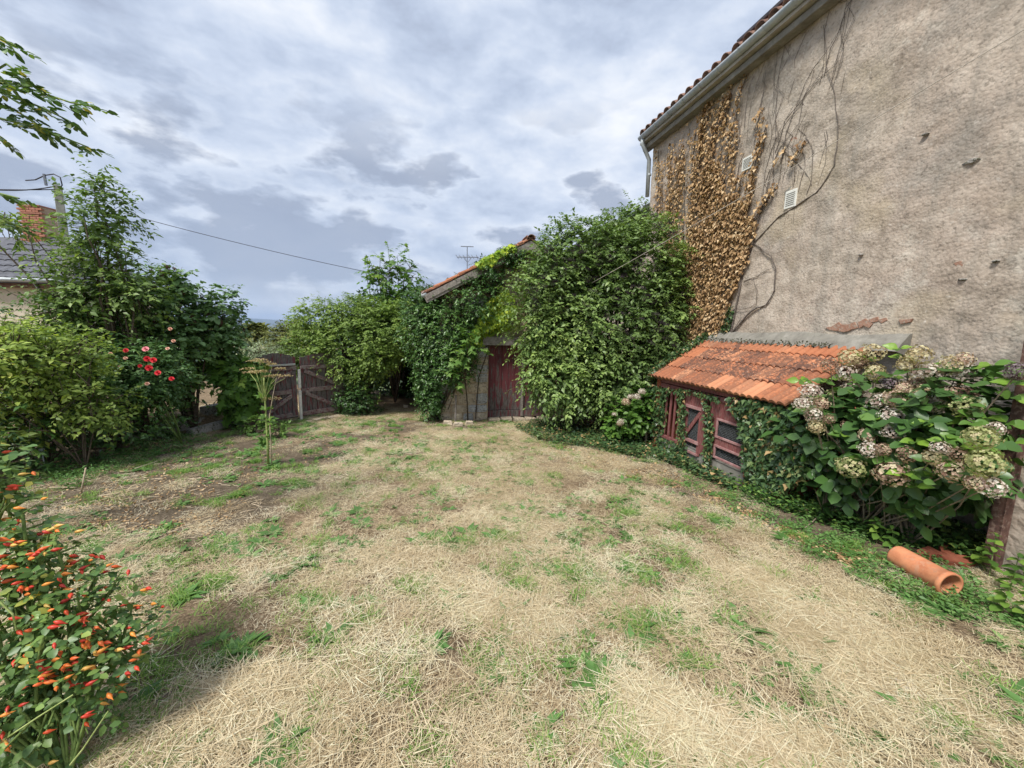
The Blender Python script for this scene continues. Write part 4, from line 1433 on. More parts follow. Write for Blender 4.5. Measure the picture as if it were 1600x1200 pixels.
def kslab(name, label, a, b, dz, h, dp, group=None, j=0.01):
    pa, pb = a.copy(), b.copy()
    c = (pa + pb) / 2
    zc = gz(c[0], c[1])
    L = np.linalg.norm((pb - pa)[:2])
    o = MB().box((0, 0, 0), (L, dp, h), KAX, j)
    me = o.mesh(name)
    ob = link(name, me, MATS['kerb_stone'], None, (c[0], c[1], zc + dz), bevel=0.012)
    return tag(ob, label, 'stone step', group)


kslab('stone_step', 'long pale kerb stone forming the lower step beside the path', kL, kR + kd * 0.02, 0.06, 0.15, 0.16)
kslab('stone_step', 'dark mossy kerb stone behind the lower step, cracked at its end', kL - kn * 0.38 - kd * 0.1, kR - kn * 0.42 - kd * 0.35, 0.08, 0.16, 0.16)
kslab('stone_step', 'short broken stone at the right end of the upper step', kR - kn * 0.40 - kd * 0.33, kR - kn * 0.36 + kd * 0.02, 0.08, 0.15, 0.18)
kslab('stone_step', 'squat stone block under the big-leaved bush by the steps', kR - kn * 0.30 + kd * 0.06, kR - kn * 0.27 + kd * 0.42, 0.03, 0.20, 0.22)

# house far left
HY = 13.0
hp0 = at_depth(92, 440, HY)
lh = thing('neighbour_house', 'cream house with dark tiled roof and brick chimney behind the left shrubs', 'house', np.array([hp0[0] - 3.5, HY + 2.5, gz(hp0[0] - 3, HY + 2)]))
ez = hp0[2]
xr = hp0[0]
XA = (np.array([1.0, 0, 0]), np.array([0, 1.0, 0]), np.array([0, 0, 1.0]))
MB().box((xr - 3.75, HY + 2.2, (ez - 1.6) / 2), (7.1, 3.6, ez + 1.2), XA).build('wall', MATS['plaster_cream'], lh)
MB().box((xr - 3.4, HY + 0.22, ez - 0.12), (7.2, 0.18, 0.16), XA).build('fascia', MATS['eave_wood'], lh)
MB().tube([(xr - 7.2, HY - 0.02, ez + 0.02), (xr + 0.1, HY - 0.02, ez + 0.02)], 0.07, 8).build('gutter', MATS['zinc'], lh, True)
xd = at_depth(56, 470, HY)[0]
MB().tube([(xd, HY + 0.0, ez), (xd, HY + 0.2, ez - 0.35), (xd, HY + 0.22, -1)], 0.05, 8).build('downpipe', MATS['zinc'], lh, True)
pr = at_depth(60, 372, HY + 2.2)
th_ = math.atan2(pr[2] - ez, 2.2)
uS = np.array([0, cos(th_), sin(th_)])
nS = np.array([0, -sin(th_), cos(th_)])
LS = 2.6 / cos(th_)
rz_ = ez + 2.2 * math.tan(th_)
q_ = [(xr, HY, ez), (xr, HY + 4.4, ez), (xr - 2.2, HY + 2.2, rz_), (xr - 7.2, HY + 2.2, rz_), (xr - 7.2, HY, ez), (xr - 7.2, HY + 4.4, ez)]
MB().add(q_ + [(a_, b_, c_ - 0.08) for a_, b_, c_ in q_], [(4, 0, 2, 3), (0, 1, 2), (1, 5, 3, 2), (6, 10, 11, 7), (0, 4, 10, 6), (1, 0, 6, 7), (5, 1, 7, 11), (4, 3, 5, 11, 10)]).build('roof', MATS['slate_tile'], lh)
LS = 2.2 / cos(th_)
tm = MB()
nc_ = 7
xs_ = np.linspace(0, 0.30, nc_)
vs = [(x, 0, 0.035 * abs(sin(pi * x / 0.30))) for x in xs_] + [(x, 0.42, 0.035 * abs(sin(pi * x / 0.30)) - 0.01) for x in xs_] + [(x, 0, -0.03) for x in xs_]
tm.add(vs, [(i, i + 1, nc_ + i + 1, nc_ + i) for i in range(nc_ - 1)] + [(i + 1, i, 2 * nc_ + i, 2 * nc_ + i + 1) for i in range(nc_ - 1)])
tme = tm.mesh('roof_tile')
nr_ = int(LS / 0.36)
for r_i in range(nr_ + 1):
    for c_i in range(12):
        if 0.30 * c_i < r_i * LS / (nr_ + 1) * cos(th_) - 0.15:
            continue
        p = np.array([xr - 0.30 - 0.30 * c_i, HY, ez + 0.05]) + uS * (LS / (nr_ + 1) * r_i) + nS * 0.05
        o = link('roof_tile', tme, MATS['slate_tile'], lh, p)
        o.rotation_euler = (th_ - 0.07 + random.uniform(-.01, .01), 0, random.uniform(-.015, .015))
cb = at_depth(65, 368, HY + 2.1)
ctp = at_depth(63, 324, HY + 2.1)
chw = 0.72
chim = link('chimney', MB().box((cb + ctp) / 2 - np.array([0, 0, 0.3]), (chw - 0.03, 0.5, ctp[2] - cb[2] + 0.55), XA).mesh('chimney'), MATS['mortar'], lh)
bme = MB().box((0, 0, 0), (0.215, 0.10, 0.065), XA, 0.002).mesh('brick')
zc = cb[2] - 0.45
ri = 0
while zc < ctp[2]:
    for k in range(4 if ri % 2 else 3):
        x_ = cb[0] - chw / 2 + (0.12 if ri % 2 == 0 else 0.01) + 0.235 * k
        if x_ > cb[0] + chw / 2:
            continue
        link('brick', bme, MATS['chimney_brick'], chim, (x_, HY + 2.1 - 0.245, zc))
    zc += 0.078
    ri += 1
for k in range(2):
    MB().box((cb[0], HY + 2.1, ctp[2] - 0.02 - 0.28 * k), (chw + 0.10, 0.62, 0.05), XA).build('chimney_band', MATS['chimney_brick'], lh, bevel=0.006)

pp = at_depth(90, 290, 10.5)
pole = thing('utility_pole', 'grey concrete utility pole rising behind the tall shrub', 'pole', (pp[0], 10.5, gz(pp[0], 10.5)))
MB().tube([(pp[0], 10.5, gz(pp[0], 10.5) - 0.2), (pp[0], 10.5, pp[2])], [0.15, 0.105], 4).build('shaft', MATS['concrete_pole'], pole, bevel=0.01)
MB().tube([(pp[0] - 0.12, 10.35, pp[2] - 0.05), (pp[0] - 0.14, 10.35, pp[2] + 0.22)], 0.03, 6).build('insulator', MATS['zinc_dark'], pole)


def cable(name, label, a, b, sag, r, mat, n=24):
    a, b = np.asarray(a, float), np.asarray(b, float)
    pts = [a + (b - a) * t - np.array([0, 0, sag * 4 * t * (1 - t)]) for t in np.linspace(0, 1, n)]
    mb = MB().tube([p - a for p in pts], r, 5)
    o = link(name, mb.mesh(name, True), MATS[mat], None, a)
    return tag(o, label, 'cable')


top = np.array([pp[0] - 0.05, 10.4, pp[2] + 0.1])
cable('overhead_cable', 'thin dark overhead line running from the pole across the open sky', at_depth(92, 305, 10.4), at_depth(640, 438, 13), 0.12, 0.008, 'black_cable')
cable('overhead_cable', 'upper thick cable leaving the pole towards the left edge', at_depth(86, 291, 10.4), at_depth(-160, 262, 9), 0.25, 0.014, 'black_cable')
cable('overhead_cable', 'lower paired cable leaving the pole towards the left edge', at_depth(86, 296, 10.4), at_depth(-160, 287, 9), 0.05, 0.012, 'black_cable')
lp = MB()
pts = [at_depth(x, y, 10.35) for x, y in ((40, 282), (55, 281), (70, 274), (84, 272), (94, 277), (97, 289), (92, 299))]
lp.tube([p - pts[0] for p in pts], 0.014, 5)
tag(link('cable_loop', lp.mesh('cable_loop', True), MATS['black_cable'], None, pts[0]), 'drooping cable loop curling over the top of the utility pole', 'cable')
# line stretched across the big house wall
cable('washing_line', 'pale taut line stretched across the big wall into the elder bush', at_depth(925, 442, 7.0), at_d(1660, 10, 4.80), 0.03, 0.0042, 'pale_cable')

# ================================================================== PLANTS ON THE WALLS
# dried creeper
creep = thing('dried_creeper', 'dried brown creeper with curled dead leaves covering the house corner', 'creeper', sd(6.9, 4.95, gz(*sd(6.9, 4.95)[:2])))
P, S = [], []
stems = MB()


def poly_in(x, y, poly):
    c = False
    j = len(poly) - 1
    for i in range(len(poly)):
        if (poly[i][1] > y) != (poly[j][1] > y) and x < (poly[j][0] - poly[i][0]) * (y - poly[i][1]) / (poly[j][1] - poly[i][1]) + poly[i][0]:
            c = not c
        j = i
    return c


WP = lambda x, y: loc_sz(at_d(x, y, WALL_D))
dense = [WP(*q) for q in ((1058, 560), (1128, 530), (1150, 465), (1172, 410), (1192, 345), (1172, 335), (1160, 300), (1140, 305), (1130, 255), (1108, 250), (1095, 300), (1100, 350), (1085, 380), (1068, 400), (1060, 440))]
mins, maxs = min(q[0] for q in dense), max(q[0] for q in dense)
minz, maxz = min(q[1] for q in dense), max(q[1] for q in dense)
cnt = 0
while cnt < 7800:
    s, z = random.uniform(mins, maxs), random.uniform(minz, maxz)
    if poly_in(s, z, dense) and wave(s * 5.0, z * 1.2, 77) + 0.9 * random.random() > -0.35:
        P.append((s, z))
        cnt += 1
# ribbons of leaves climbing to the eave
ribbons = [((1085, 400), (1090, 260), (1112, 160), (1142, 130)), ((1100, 330), (1118, 220), (1130, 170), (1146, 140)), ((1120, 300), (1130, 230), (1138, 180), (1148, 130)), ((1150, 320), (1160, 280), (1190, 230), (1200, 195)),
           ((1170, 330), (1185, 270), (1195, 230), (1201, 190)), ((1150, 250), (1158, 215), (1152, 185), (1170, 115)), ((1060, 420), (1064, 300), (1062, 230)), ((1068, 400), (1072, 300), (1070, 220)),
           ((1090, 330), (1096, 230), (1100, 180)), ((1190, 335), (1205, 305), (1217, 290)), ((1175, 350), (1200, 310), (1218, 292)), ((1030, 330), (1032, 280), (1031, 235)), ((1040, 350), (1036, 300), (1040, 250)),
           ((1110, 300), (1112, 240), (1118, 200)), ((1132, 300), (1140, 240), (1144, 190)), ((1145, 290), (1150, 240), (1146, 200)), ((1166, 330), (1184, 290)), ((1222, 255), (1230, 232)), ((1238, 262), (1262, 222)),
           ((1158, 355), (1175, 300), (1185, 240)), ((1080, 380), (1083, 290), (1088, 210)), ((1048, 380), (1052, 300), (1050, 240)), ((1140, 330), (1155, 270), (1165, 240)), ((1186, 200), (1190, 180), (1197, 168)),
           ((1064, 480), (1066, 420), (1066, 380)), ((1100, 245), (1103, 180), (1118, 150)), ((1130, 210), (1136, 170), (1147, 145)), ((1117, 260), (1124, 190), (1136, 150))]
for rb in ribbons:
    q = [WP(*u) for u in rb]
    for i in range(len(q) - 1):
        L = math.hypot(q[i + 1][0] - q[i][0], q[i + 1][1] - q[i][1])
        for _ in range(int(L * 85)):
            t = random.random()
            P.append((q[i][0] + (q[i + 1][0] - q[i][0]) * t + random.gauss(0, 0.035), q[i][1] + (q[i + 1][1] - q[i][1]) * t + random.gauss(0, .02)))
        stems.tube([sd(q[i][0], 4.975, q[i][1]), sd((q[i][0] + q[i + 1][0]) / 2 + random.gauss(0, .03), 4.97, (q[i][1] + q[i + 1][1]) / 2), sd(q[i + 1][0], 4.975, q[i + 1][1])], 0.007, 4, False)
vs0 = WP(1168, 255)
upper = [WP(*q) for q in ((1036, 420), (1034, 260), (1060, 215), (1085, 185), (1118, 152), (1146, 132), (1150, 200), (1172, 250), (1188, 300), (1170, 345), (1100, 400))]
cnt = 0
while cnt < 1700:
    s, z = random.uniform(min(q[0] for q in upper), max(q[0] for q in upper)), random.uniform(min(q[1] for q in upper), max(q[1] for q in upper))
    if poly_in(s, z, upper) and wave(s * 9.0 + z * 0.8, z * 0.9, 78) > 0.15 + 0.25 * (z - 3.5) / 2.0 + random.gauss(0, .25):
        P.append((s, z))
        cnt += 1
P = [q for q in P if abs(q[0] - vs0[0]) > 0.15 or abs(q[1] - vs0[1]) > 0.15]
P = np.array(P)
n_ = len(P)
PP = P[:, :1] * W + (WALL_D - 0.035 - RNG.random((n_, 1)) * 0.07) * N
PP[:, 2] += P[:, 1]
TT = RNG.normal(0, 0.35, (n_, 3)) + np.array([0, 0, -0.8]) - N * 0.35
NNn = -N + RNG.normal(0, 0.45, (n_, 3)) + np.array([0, 0, 0.35])
curl = (np.array([(0, 0, 0), (-0.40, 0.25, 0.16), (-0.24, 0.6, 0.12), (0, 1.0, -.12), (0.24, 0.6, 0.12), (0.40, 0.25, .16), (0, 0.45, 0)]), np.array([(0, 6, 1), (1, 6, 2), (2, 6, 3), (3, 6, 4), (4, 6, 5), (5, 6, 0)]))
v_, f_, r_ = place_leaves(PP, TT, NNn, RNG.uniform(0.028, 0.075, n_), curl)
link('foliage', np_mesh('foliage', v_, f_, r_), MATS['leaf_dead'], creep)
# bare stems that wander on the plaster
bare_stems = [((1140, 540), (1150, 500), (1158, 460), (1165, 420), (1180, 380), (1220, 340), (1262, 312), (1290, 290), (1305, 260), (1312, 230)), ((1312, 230), (1314, 190), (1306, 150), (1300, 120), (1294, 80), (1290, 40)),
              ((1145, 520), (1170, 492), (1185, 482), (1200, 477), (1212, 455), (1214, 420), (1208, 400), (1192, 385), (1180, 380)), ((1150, 485), (1175, 482), (1185, 475), (1186, 455), (1180, 435)),
              ((1165, 440), (1185, 432), (1200, 424), (1214, 416)), ((1140, 530), (1160, 498), (1172, 495), (1185, 480)),
              ((1180, 380), (1195, 300), (1205, 240), (1225, 200), (1250, 170), (1280, 120), (1300, 90)), ((1190, 340), (1208, 270), (1222, 230), (1250, 195), (1262, 150), (1275, 110)),
              ((1250, 300), (1262, 260), (1258, 240), (1230, 225), (1210, 215)), ((1262, 305), (1272, 280), (1275, 240), (1262, 215)), ((1210, 320), (1212, 240), (1215, 180), (1220, 120), (1230, 70)),
              ((1165, 200), (1170, 150), (1180, 120)), ((1180, 230), (1195, 150), (1200, 110)), ((1225, 240), (1240, 180), (1262, 130), (1290, 85), (1320, 40)), ((1215, 240), (1230, 190), (1268, 140), (1310, 100), (1340, 30)),
              ((1290, 120), (1300, 80), (1322, 30), (1330, 5)), ((1062, 520), (1080, 470), (1088, 420), (1100, 380)), ((1060, 240), (1062, 300), (1058, 340)), ((1076, 400), (1085, 350), (1080, 300), (1083, 260)),
              ((1240, 250), (1255, 230), (1268, 222)), ((1225, 235), (1245, 250), (1262, 265), (1272, 290)), ((1095, 460), (1090, 420), (1098, 380))]
for st in bare_stems:
    q = [WP(*u) for u in st]
    pts = []
    for i in range(len(q) - 1):
        for t in (0, 0.5):
            pts.append(sd(q[i][0] * (1 - t) + q[i + 1][0] * t + random.gauss(0, 0.012), 4.965, q[i][1] * (1 - t) + q[i + 1][1] * t + random.gauss(0, 0.012)))
    pts.append(sd(q[-1][0], 4.965, q[-1][1]))
    r0 = 0.014 if st[0][0] < 1150 and len(st) > 6 else 0.005
    stems.tube(pts, [r0 * (1 - 0.6 * i / len(pts)) for i in range(len(pts))], 5, False)
for _ in range(60):
    s = random.uniform(WP(1330, 40)[0], WP(1030, 240)[0])
    z0 = random.uniform(3.2, 5.0)
    L = random.uniform(0.4, 1.4)
    pts = [sd(s + L * 0.25 * t * random.uniform(-1, .3) + random.gauss(0, .015), 4.972, min(z0 + L * t, WTOP - 0.03)) for t in np.linspace(0, 1, 6)]
    stems.tube(pts, 0.0026, 3, False)
stems.build('stem', MATS['vine_grey'], creep, True)


def wall_leaves(name, pts, size, tmpl, mat, parent, nvec, spread=0.06, down=0.7, tilt=0.4, size_var=0.35):
    P = np.array(pts)
    n_ = len(P)
    P = P + nvec * RNG.random((n_, 1)) * spread
    TT = RNG.normal(0, 0.45, (n_, 3)) + np.array([0, 0, -down])
    NN_ = nvec + RNG.normal(0, tilt, (n_, 3)) + np.array([0, 0, 0.45])
    v, f, r = place_leaves(P, TT, NN_, size * RNG.uniform(1 - size_var, 1 + size_var, n_), tmpl)
    return link(name, np_mesh(name, v, f, r), MATS[mat], parent)


# live ivy strip from the creeper foot to the roof edge
def fill_poly(poly, n, plane, thr=-9, seed=0, fx=4.0):
    xs = [p[0] for p in poly]
    ys = [p[1] for p in poly]
    out = []
    while len(out) < n:
        x, y = random.uniform(min(xs), max(xs)), random.uniform(min(ys), max(ys))
        if poly_in(x, y, poly):
            p = plane(x, y)
            if thr < -5 or wave(float(p @ W) * fx + float(p @ N) * fx, p[2] * fx, seed) + 0.8 * random.random() > thr:
                out.append(p)
    return out


edge_ivy = thing('ivy', 'green ivy creeping along the left edge of the hutch roof and up the wall', 'ivy', sd(6.0, 4.9, gz(*sd(6, 4.9)[:2])))
pts = fill_poly([(1128, 520), (1140, 480), (1148, 478), (1144, 505), (1136, 530), (1110, 540)], 260, lambda x, y: at_d(x, y, 4.95))
for _ in range(1500):
    t = random.random()
    q = sd(HS1 - 0.02 + random.gauss(0, .05), ED, EZH) + slope_u * SL * t + RN * (0.03 + 0.07 * random.random() + 0.03 * t)
    pts.append(q)
wall_leaves('foliage', pts, 0.05, T_IVY, 'leaf_hutch_ivy', edge_ivy, -N * 0.5 + np.array([0, 0, .6]) + W * .3)
MB().tube([sd(6.1, 4.95, -0.3), sd(6.08, 4.95, 0.8), sd(6.0, 4.93, 1.5), sd(5.9, 4.95, 2.0)], [0.02, 0.016, 0.012, 0.006], 5).build('stem', MATS['bark'], edge_ivy)

hivy = thing('ivy', 'dark ivy hanging over the brick front of the hutch right of its doors', 'ivy', sd(3.6, 3.9, gz(*sd(3.6, 3.9)[:2])))
pts = fill_poly([(1140, 622), (1160, 618), (1235, 635), (1262, 660), (1280, 690), (1262, 740), (1230, 768), (1175, 762), (1168, 730), (1166, 690), (1158, 655)], 3600, lambda x, y: at_d(x, y, HD - 0.03), -0.25, 91, 6.0)
wall_leaves('foliage', pts, 0.062, T_IVY, 'leaf_hutch_ivy', hivy, -N, 0.10)
st_ = MB()
for _ in range(26):
    s = random.uniform(HS0 + 0.05, sR - 0.1)
    st_.tube([sd(s + random.gauss(0, .02) + 0.1 * t, HD - 0.03, -0.3 + 1.1 * t) for t in np.linspace(0, 1, 6)], 0.006, 4, False)
st_.build('stem', MATS['bark_pale'], hivy)

livy = thing('ivy', 'ivy and dead leaves smothering the left corner of the hutch', 'ivy', sd(6.1, 3.95, gz(*sd(6.1, 3.95)[:2])))
pts = fill_poly([(1012, 598), (1048, 605), (1044, 640), (1040, 680), (1058, 690), (1075, 705), (1078, 725), (1035, 712), (1022, 670), (1018, 630)], 2600, lambda x, y: at_d(x, y, HD - 0.03 + random.random() * 0.2))
wall_leaves('foliage', pts, 0.055, T_IVY, 'leaf_hutch_ivy', livy, -N, 0.12)
st_ = MB()
st_.tube([sd(6.05, HD - 0.08, gz(*sd(6.05, HD)[:2])), sd(6.03, HD - 0.10, 0.1), sd(6.05, HD - 0.08, 0.45)], [0.022, 0.018, 0.012], 6, False)
st_.build('stem', MATS['bark_pale'], livy)

for (poly, lab, n_) in (([(1062, 606), (1069, 606), (1074, 650), (1075, 710), (1062, 700), (1062, 650)], 'narrow strand of ivy between the slatted panel and the braced hutch door', 420),
                        ([(1101, 624), (1108, 628), (1116, 650), (1116, 700), (1112, 730), (1102, 715), (1104, 670)], 'narrow strand of ivy on the post between the two hutch doors', 460),
                        ([(1044, 604), (1100, 612), (1130, 622), (1128, 630), (1085, 616), (1046, 612)], 'thin ivy runner trailing under the hutch eave over the doors', 220)):
    cx = np.mean([p[0] for p in poly])
    b = at_d(cx, 715, HD)
    iv = thing('ivy', lab, 'ivy', (b[0], b[1], gz(b[0], b[1])))
    pts = fill_poly(poly, n_, lambda x, y: at_d(x, y, HD - 0.045))
    wall_leaves('foliage', pts, 0.045, T_IVY, 'leaf_hutch_ivy', iv, -N, 0.06)

# yellow-green creeper on the shed gable
vc = thing('green_creeper', 'bright yellow green creeper on the shed gable above the door', 'creeper', sd(FS - 0.1, 1.9, 1.0))
pts = fill_poly([(772, 462), (790, 452), (803, 470), (802, 500), (770, 512), (748, 520), (742, 535), (722, 555), (716, 545), (738, 520), (748, 500), (755, 480)], 1900, lambda x, y: at_s(x, y, FS - 0.12 - 0.15 * random.random()), -0.5, 12, 5)
pts += fill_poly([(742, 412), (800, 380), (806, 392), (780, 400), (768, 415), (750, 418)], 330, lambda x, y: at_s(x, y, FS - 0.36))
pts += fill_poly([(745, 520), (800, 505), (800, 512), (775, 518), (745, 545), (700, 580), (705, 560)], 420, lambda x, y: at_s(x, y, FS - 0.06))
wall_leaves('foliage', pts, 0.085, T_LOBED, 'leaf_creeper', vc, -W, 0.10, 0.8, 0.3)
vs_ = MB()
for st in (((743, 655), (748, 590), (765, 540), (770, 500)), ((700, 640), (715, 600), (745, 552), (762, 540), (765, 552)), ((762, 540), (790, 542), (762, 548), (764, 580))):
    vs_.tube([at_s(x, y, FS - 0.05) for x, y in st], 0.012, 5, False)
vs_.build('stem', MATS['bark'], vc)

# ================================================================== BUSHES
_, CE, DE = plant('elder_bush', 'huge elder bush with dark berries against the shed and house corner', 'bush',
      [EL(930, 500, 8.0, 1.62, 0.95, 1.55), EL(874, 440, 8.1, 0.75, 0.7, 0.75), EL(1000, 430, 8.0, 0.85, 0.8, 1.1), EL(920, 395, 8.2, 1.0, 0.7, 0.65), EL(880, 590, 7.7, 0.70, 0.6, 0.70), EL(985, 590, 7.5, 0.85, 0.6, 0.75),
       EL(980, 355, 8.3, 0.5, 0.4, 0.35), EL(858, 520, 7.9, 0.42, 0.5, 0.9), EL(1035, 500, 7.8, 0.45, 0.5, 1.0)],
      42000, 10, 0.30, 0.078, T_OVATE, 'leaf_elder', [G(1.9, 7.9), G(2.2, 7.7), G(1.4, 8.1)], 0.05, 26, 0.18, 0.45, seed=1, inner=0.5, zmin=at_depth(900, 672, 7.4)[2],
      extra=(np.array([at_depth(x, y, 8.2) for x, y in ((985, 318), (975, 325), (960, 330), (940, 335), (1005, 322), (890, 348), (870, 352), (1000, 318), (930, 345), (1015, 335), (985, 310))]), np.tile([0.1, -0.3, 0.8], (11, 1))))
elder = bpy.data.objects['elder_bush']


def berry_mesh(r=0.07, n=46):
    mb = MB()
    for _ in range(n):
        a_, q = random.uniform(0, 2 * pi), r * math.sqrt(random.random())
        c = np.array([q * cos(a_), q * sin(a_), random.uniform(-.02, .015)])
        e = 0.0075
        mb.add([c + np.array(v) * e for v in ((1, 0, 0), (-1, 0, 0), (0, 1, 0), (0, -1, 0), (0, 0, 1), (0, 0, -1))], [(0, 2, 4), (2, 1, 4), (1, 3, 4), (3, 0, 4), (2, 0, 5), (1, 2, 5), (3, 1, 5), (0, 3, 5)])
    return mb.mesh('berry_cluster')


bms = [berry_mesh(), berry_mesh(0.055, 36), berry_mesh(0.085, 56)]
nb_ = 0
for q, d in zip(CE, DE):
    if nb_ < 120 and q[2] > 0.9 + random.random() * 1.2 and (d @ norm(EYEP - q)) > 0.25 and wave(q[0] * 3, q[2] * 3, 88) > -0.3:
        o = link('berry_cluster', random.choice(bms), MATS['berry'], elder, q + norm(EYEP - q) * 0.24 + d * 0.18)
        o.rotation_euler = (random.uniform(0.3, 1.1), random.uniform(-.4, .4), random.uniform(-.5, .5))
        nb_ += 1

vc0 = at_depth(622, 618, 9.4)
VOIDS.append(np.array([vc0[0] + 0.08, 9.7, vc0[2] - 0.05, 0.58, 1.6, 0.93]))
plant('overgrown_hedge', 'rounded mid green hedge arching over the dark passage beside the gate', 'hedge',
      [EL(545, 540, 9.4, 1.15, 0.8, 0.95), EL(485, 550, 9.1, 0.6, 0.6, 0.50), EL(600, 515, 9.8, 0.9, 0.8, 0.75), EL(500, 500, 9.6, 0.6, 0.6, 0.50), EL(560, 490, 9.8, 0.6, 0.6, 0.40), EL(590, 555, 9.2, 0.45, 0.5, 0.35), EL(645, 500, 9.9, .5, .5, .6),
       EL(450, 565, 9.2, .25, .35, .20)],
      26000, 9, 0.22, 0.068, T_OVATE, 'leaf_privet', [G(-3.9, 9.7), G(-4.2, 10.0)], 0.05, 22, 0.15, 0.4, seed=2, zmin=at_depth(560, 600, 9.0)[2],
      extra=(np.array([at_depth(x, y, 9.0) for x, y in ((572, 600), (578, 615), (590, 628), (583, 640), (570, 625), (595, 612), (580, 590), (560, 590))]), np.tile([0.1, -0.3, -0.8], (8, 1))))
# foliage added behind and over the passage to block light and darken it
plant('light_block_foliage', 'added dark foliage blocking light in the passage behind the hedge', 'bush',
      [(-2.9, 12.6, 0.9, 2.6, 0.7, 1.7), (-4.9, 11.4, 0.6, 1.0, 0.6, 1.2), (-3.0, 11.3, 1.9, 1.6, 1.5, 0.7), (-2.9, 13.2, 0.6, 2.4, 0.4, 1.6)],
      24000, 8, 0.25, 0.13, T_OVATE, 'leaf_ivy_dark', [G(-3.6, 12.6)], 0.05, 8, 0.15, 0.4, seed=3)
plant('under_hedge_shrub', 'low dark shrub growing in the shade between the gate and passage', 'shrub',
      [EL(555, 620, 9.1, 0.42, 0.4, 0.40), EL(600, 645, 9.6, 0.4, 0.3, 0.12), EL(530, 615, 9.4, 0.25, 0.3, .45)],
      4200, 8, 0.16, 0.055, T_OVATE, 'leaf_ivy_dark', [G(-3.5, 9.2)], 0.015, 8, 0.15, 0.3, seed=4)
plant('shed_ivy', 'thick dark ivy mass hanging over the left end of the shed', 'ivy',
      [EL(690, 520, 8.75, 0.85, 0.55, 0.85), EL(735, 470, 8.75, 0.6, 0.45, 0.55), EL(670, 480, 8.9, 0.55, 0.5, 0.45), EL(672, 580, 8.6, 0.30, 0.40, 0.75), EL(765, 425, 8.75, 0.36, 0.30, 0.28), EL(710, 560, 8.5, 0.5, 0.35, 0.55),
       EL(672, 625, 8.55, 0.24, 0.3, 0.45), EL(800, 398, 8.8, .3, .3, .12)],
      30000, 9, 0.16, 0.052, T_OVATE, 'leaf_ivy_dark', [G(-1.75, 8.75), G(-1.9, 9.0)], 0.05, 16, 0.17, 0.5, seed=5, trunk='stem', crown='foliage', zmin=at_depth(690, 648, 8.6)[2])

VOIDS.clear()
# young tree in front of the shed corner
plant('maple_sapling', 'slim sapling with broad pale leaves before the stone shed wall', 'sapling',
      [EL(705, 560, 8.2, 0.42, 0.3, 0.25), EL(735, 545, 8.2, 0.35, 0.25, 0.3), EL(712, 590, 8.2, 0.35, 0.25, 0.2), EL(728, 520, 8.2, 0.2, 0.2, 0.2)],
      190, 3, 0.12, 0.14, T_LOBED, 'leaf_sapling', [at_depth(727, 596, 8.35)], 0.013, 9, 0.1, 0.3, seed=6, inner=0, lo=0.2, twigs=False, bend=0.15, flat=1.0, foot=G(*at_ground(731, 658)[:2]))
plant('ash_sapling', 'pale green young tree rising above the hedge left of the shed roof', 'tree',
      [EL(610, 425, 10.4, 0.42, 0.4, 0.55), EL(640, 430, 10.4, 0.22, 0.3, 0.42), EL(585, 430, 10.4, 0.25, 0.3, 0.35), EL(620, 475, 10.4, 0.5, 0.4, 0.4), EL(590, 430, 10.4, .2, .2, .2)],
      950, 6, 0.30, 0.105, T_LOBED, 'leaf_sapling', [G(-3.5, 11.4)], 0.035, 16, 0.25, 0.45, seed=7, inner=0.1, lo=0.25, back=1,
      extra=(np.array([at_depth(x, y, 10.4) for x, y in ((610, 395), (620, 392), (638, 392), (595, 402), (575, 412), (632, 400), (585, 440), (600, 460))]), np.tile([0.1, -0.1, 0.9], (8, 1))))

# left: tall shrub, lilac, rose, yellow-green shrub, big-leaved bush
plant('tall_shrub', 'tall open shrub with a thin leafy spire standing before the utility pole', 'shrub',
      [EL(150, 440, 6.0, 0.55, 0.5, 0.65), EL(155, 360, 6.0, 0.42, 0.4, 0.55), EL(160, 300, 6.0, 0.17, 0.2, 0.32), EL(110, 480, 5.8, 0.35, 0.4, 0.45), EL(15, 355, 5.8, 0.35, 0.3, 0.07), EL(10, 530, 5.6, 0.4, 0.4, 0.25), EL(215, 460, 6.1, 0.35, 0.4, 0.4),
       EL(120, 540, 5.9, 0.8, 0.6, 0.6)],
      9500, 8, 0.24, 0.080, T_OVATE, 'leaf_tall', [G(-5.9, 6.1), G(-6.2, 5.9)], 0.03, 30, 0.25, 0.3, seed=8, inner=0.12, lo=0.35, back=0.8,
      extra=(np.array([at_depth(x, y, 6.0) for x, y in ((160, 270), (165, 262), (150, 285), (175, 300), (200, 320), (205, 322), (195, 345), (205, 365), (130, 300), (110, 305), (185, 290), (155, 310), (140, 330))]), np.tile([0.2, -0.2, 0.8], (13, 1))))
t_l, C, D = plant('lilac_bush', 'dark green lilac bush with brown seed heads left of the path', 'bush',
      [EL(265, 520, 7.0, 0.72, 0.6, 0.70), EL(325, 515, 7.3, 0.42, 0.4, 0.38), EL(225, 470, 6.9, 0.45, 0.5, 0.50), EL(350, 475, 7.4, 0.28, 0.3, 0.28), EL(250, 585, 6.8, 0.50, 0.5, 0.50), EL(355, 520, 7.5, .25, .3, .35), EL(270, 445, 7.1, .3, .3, .25)],
      12500, 8, 0.22, 0.078, T_ROUND, 'leaf_lilac', [G(-5.9, 7.0), G(-6.2, 7.2)], 0.035, 26, 0.28, 0.35, seed=9, inner=0.2, lo=0.5)
sm_ = berry_mesh(0.035, 30)
for q, d in list(zip(C, D))[:170]:
    if d[2] > 0.1:
        o = link('seed_head', sm_, MATS['seed_brown'], t_l, q + d * 0.10)
        o.scale = (0.9, 0.9, 2.6)
        o.rotation_euler = (random.uniform(-.5, .5), random.uniform(-.5, .5), 0)
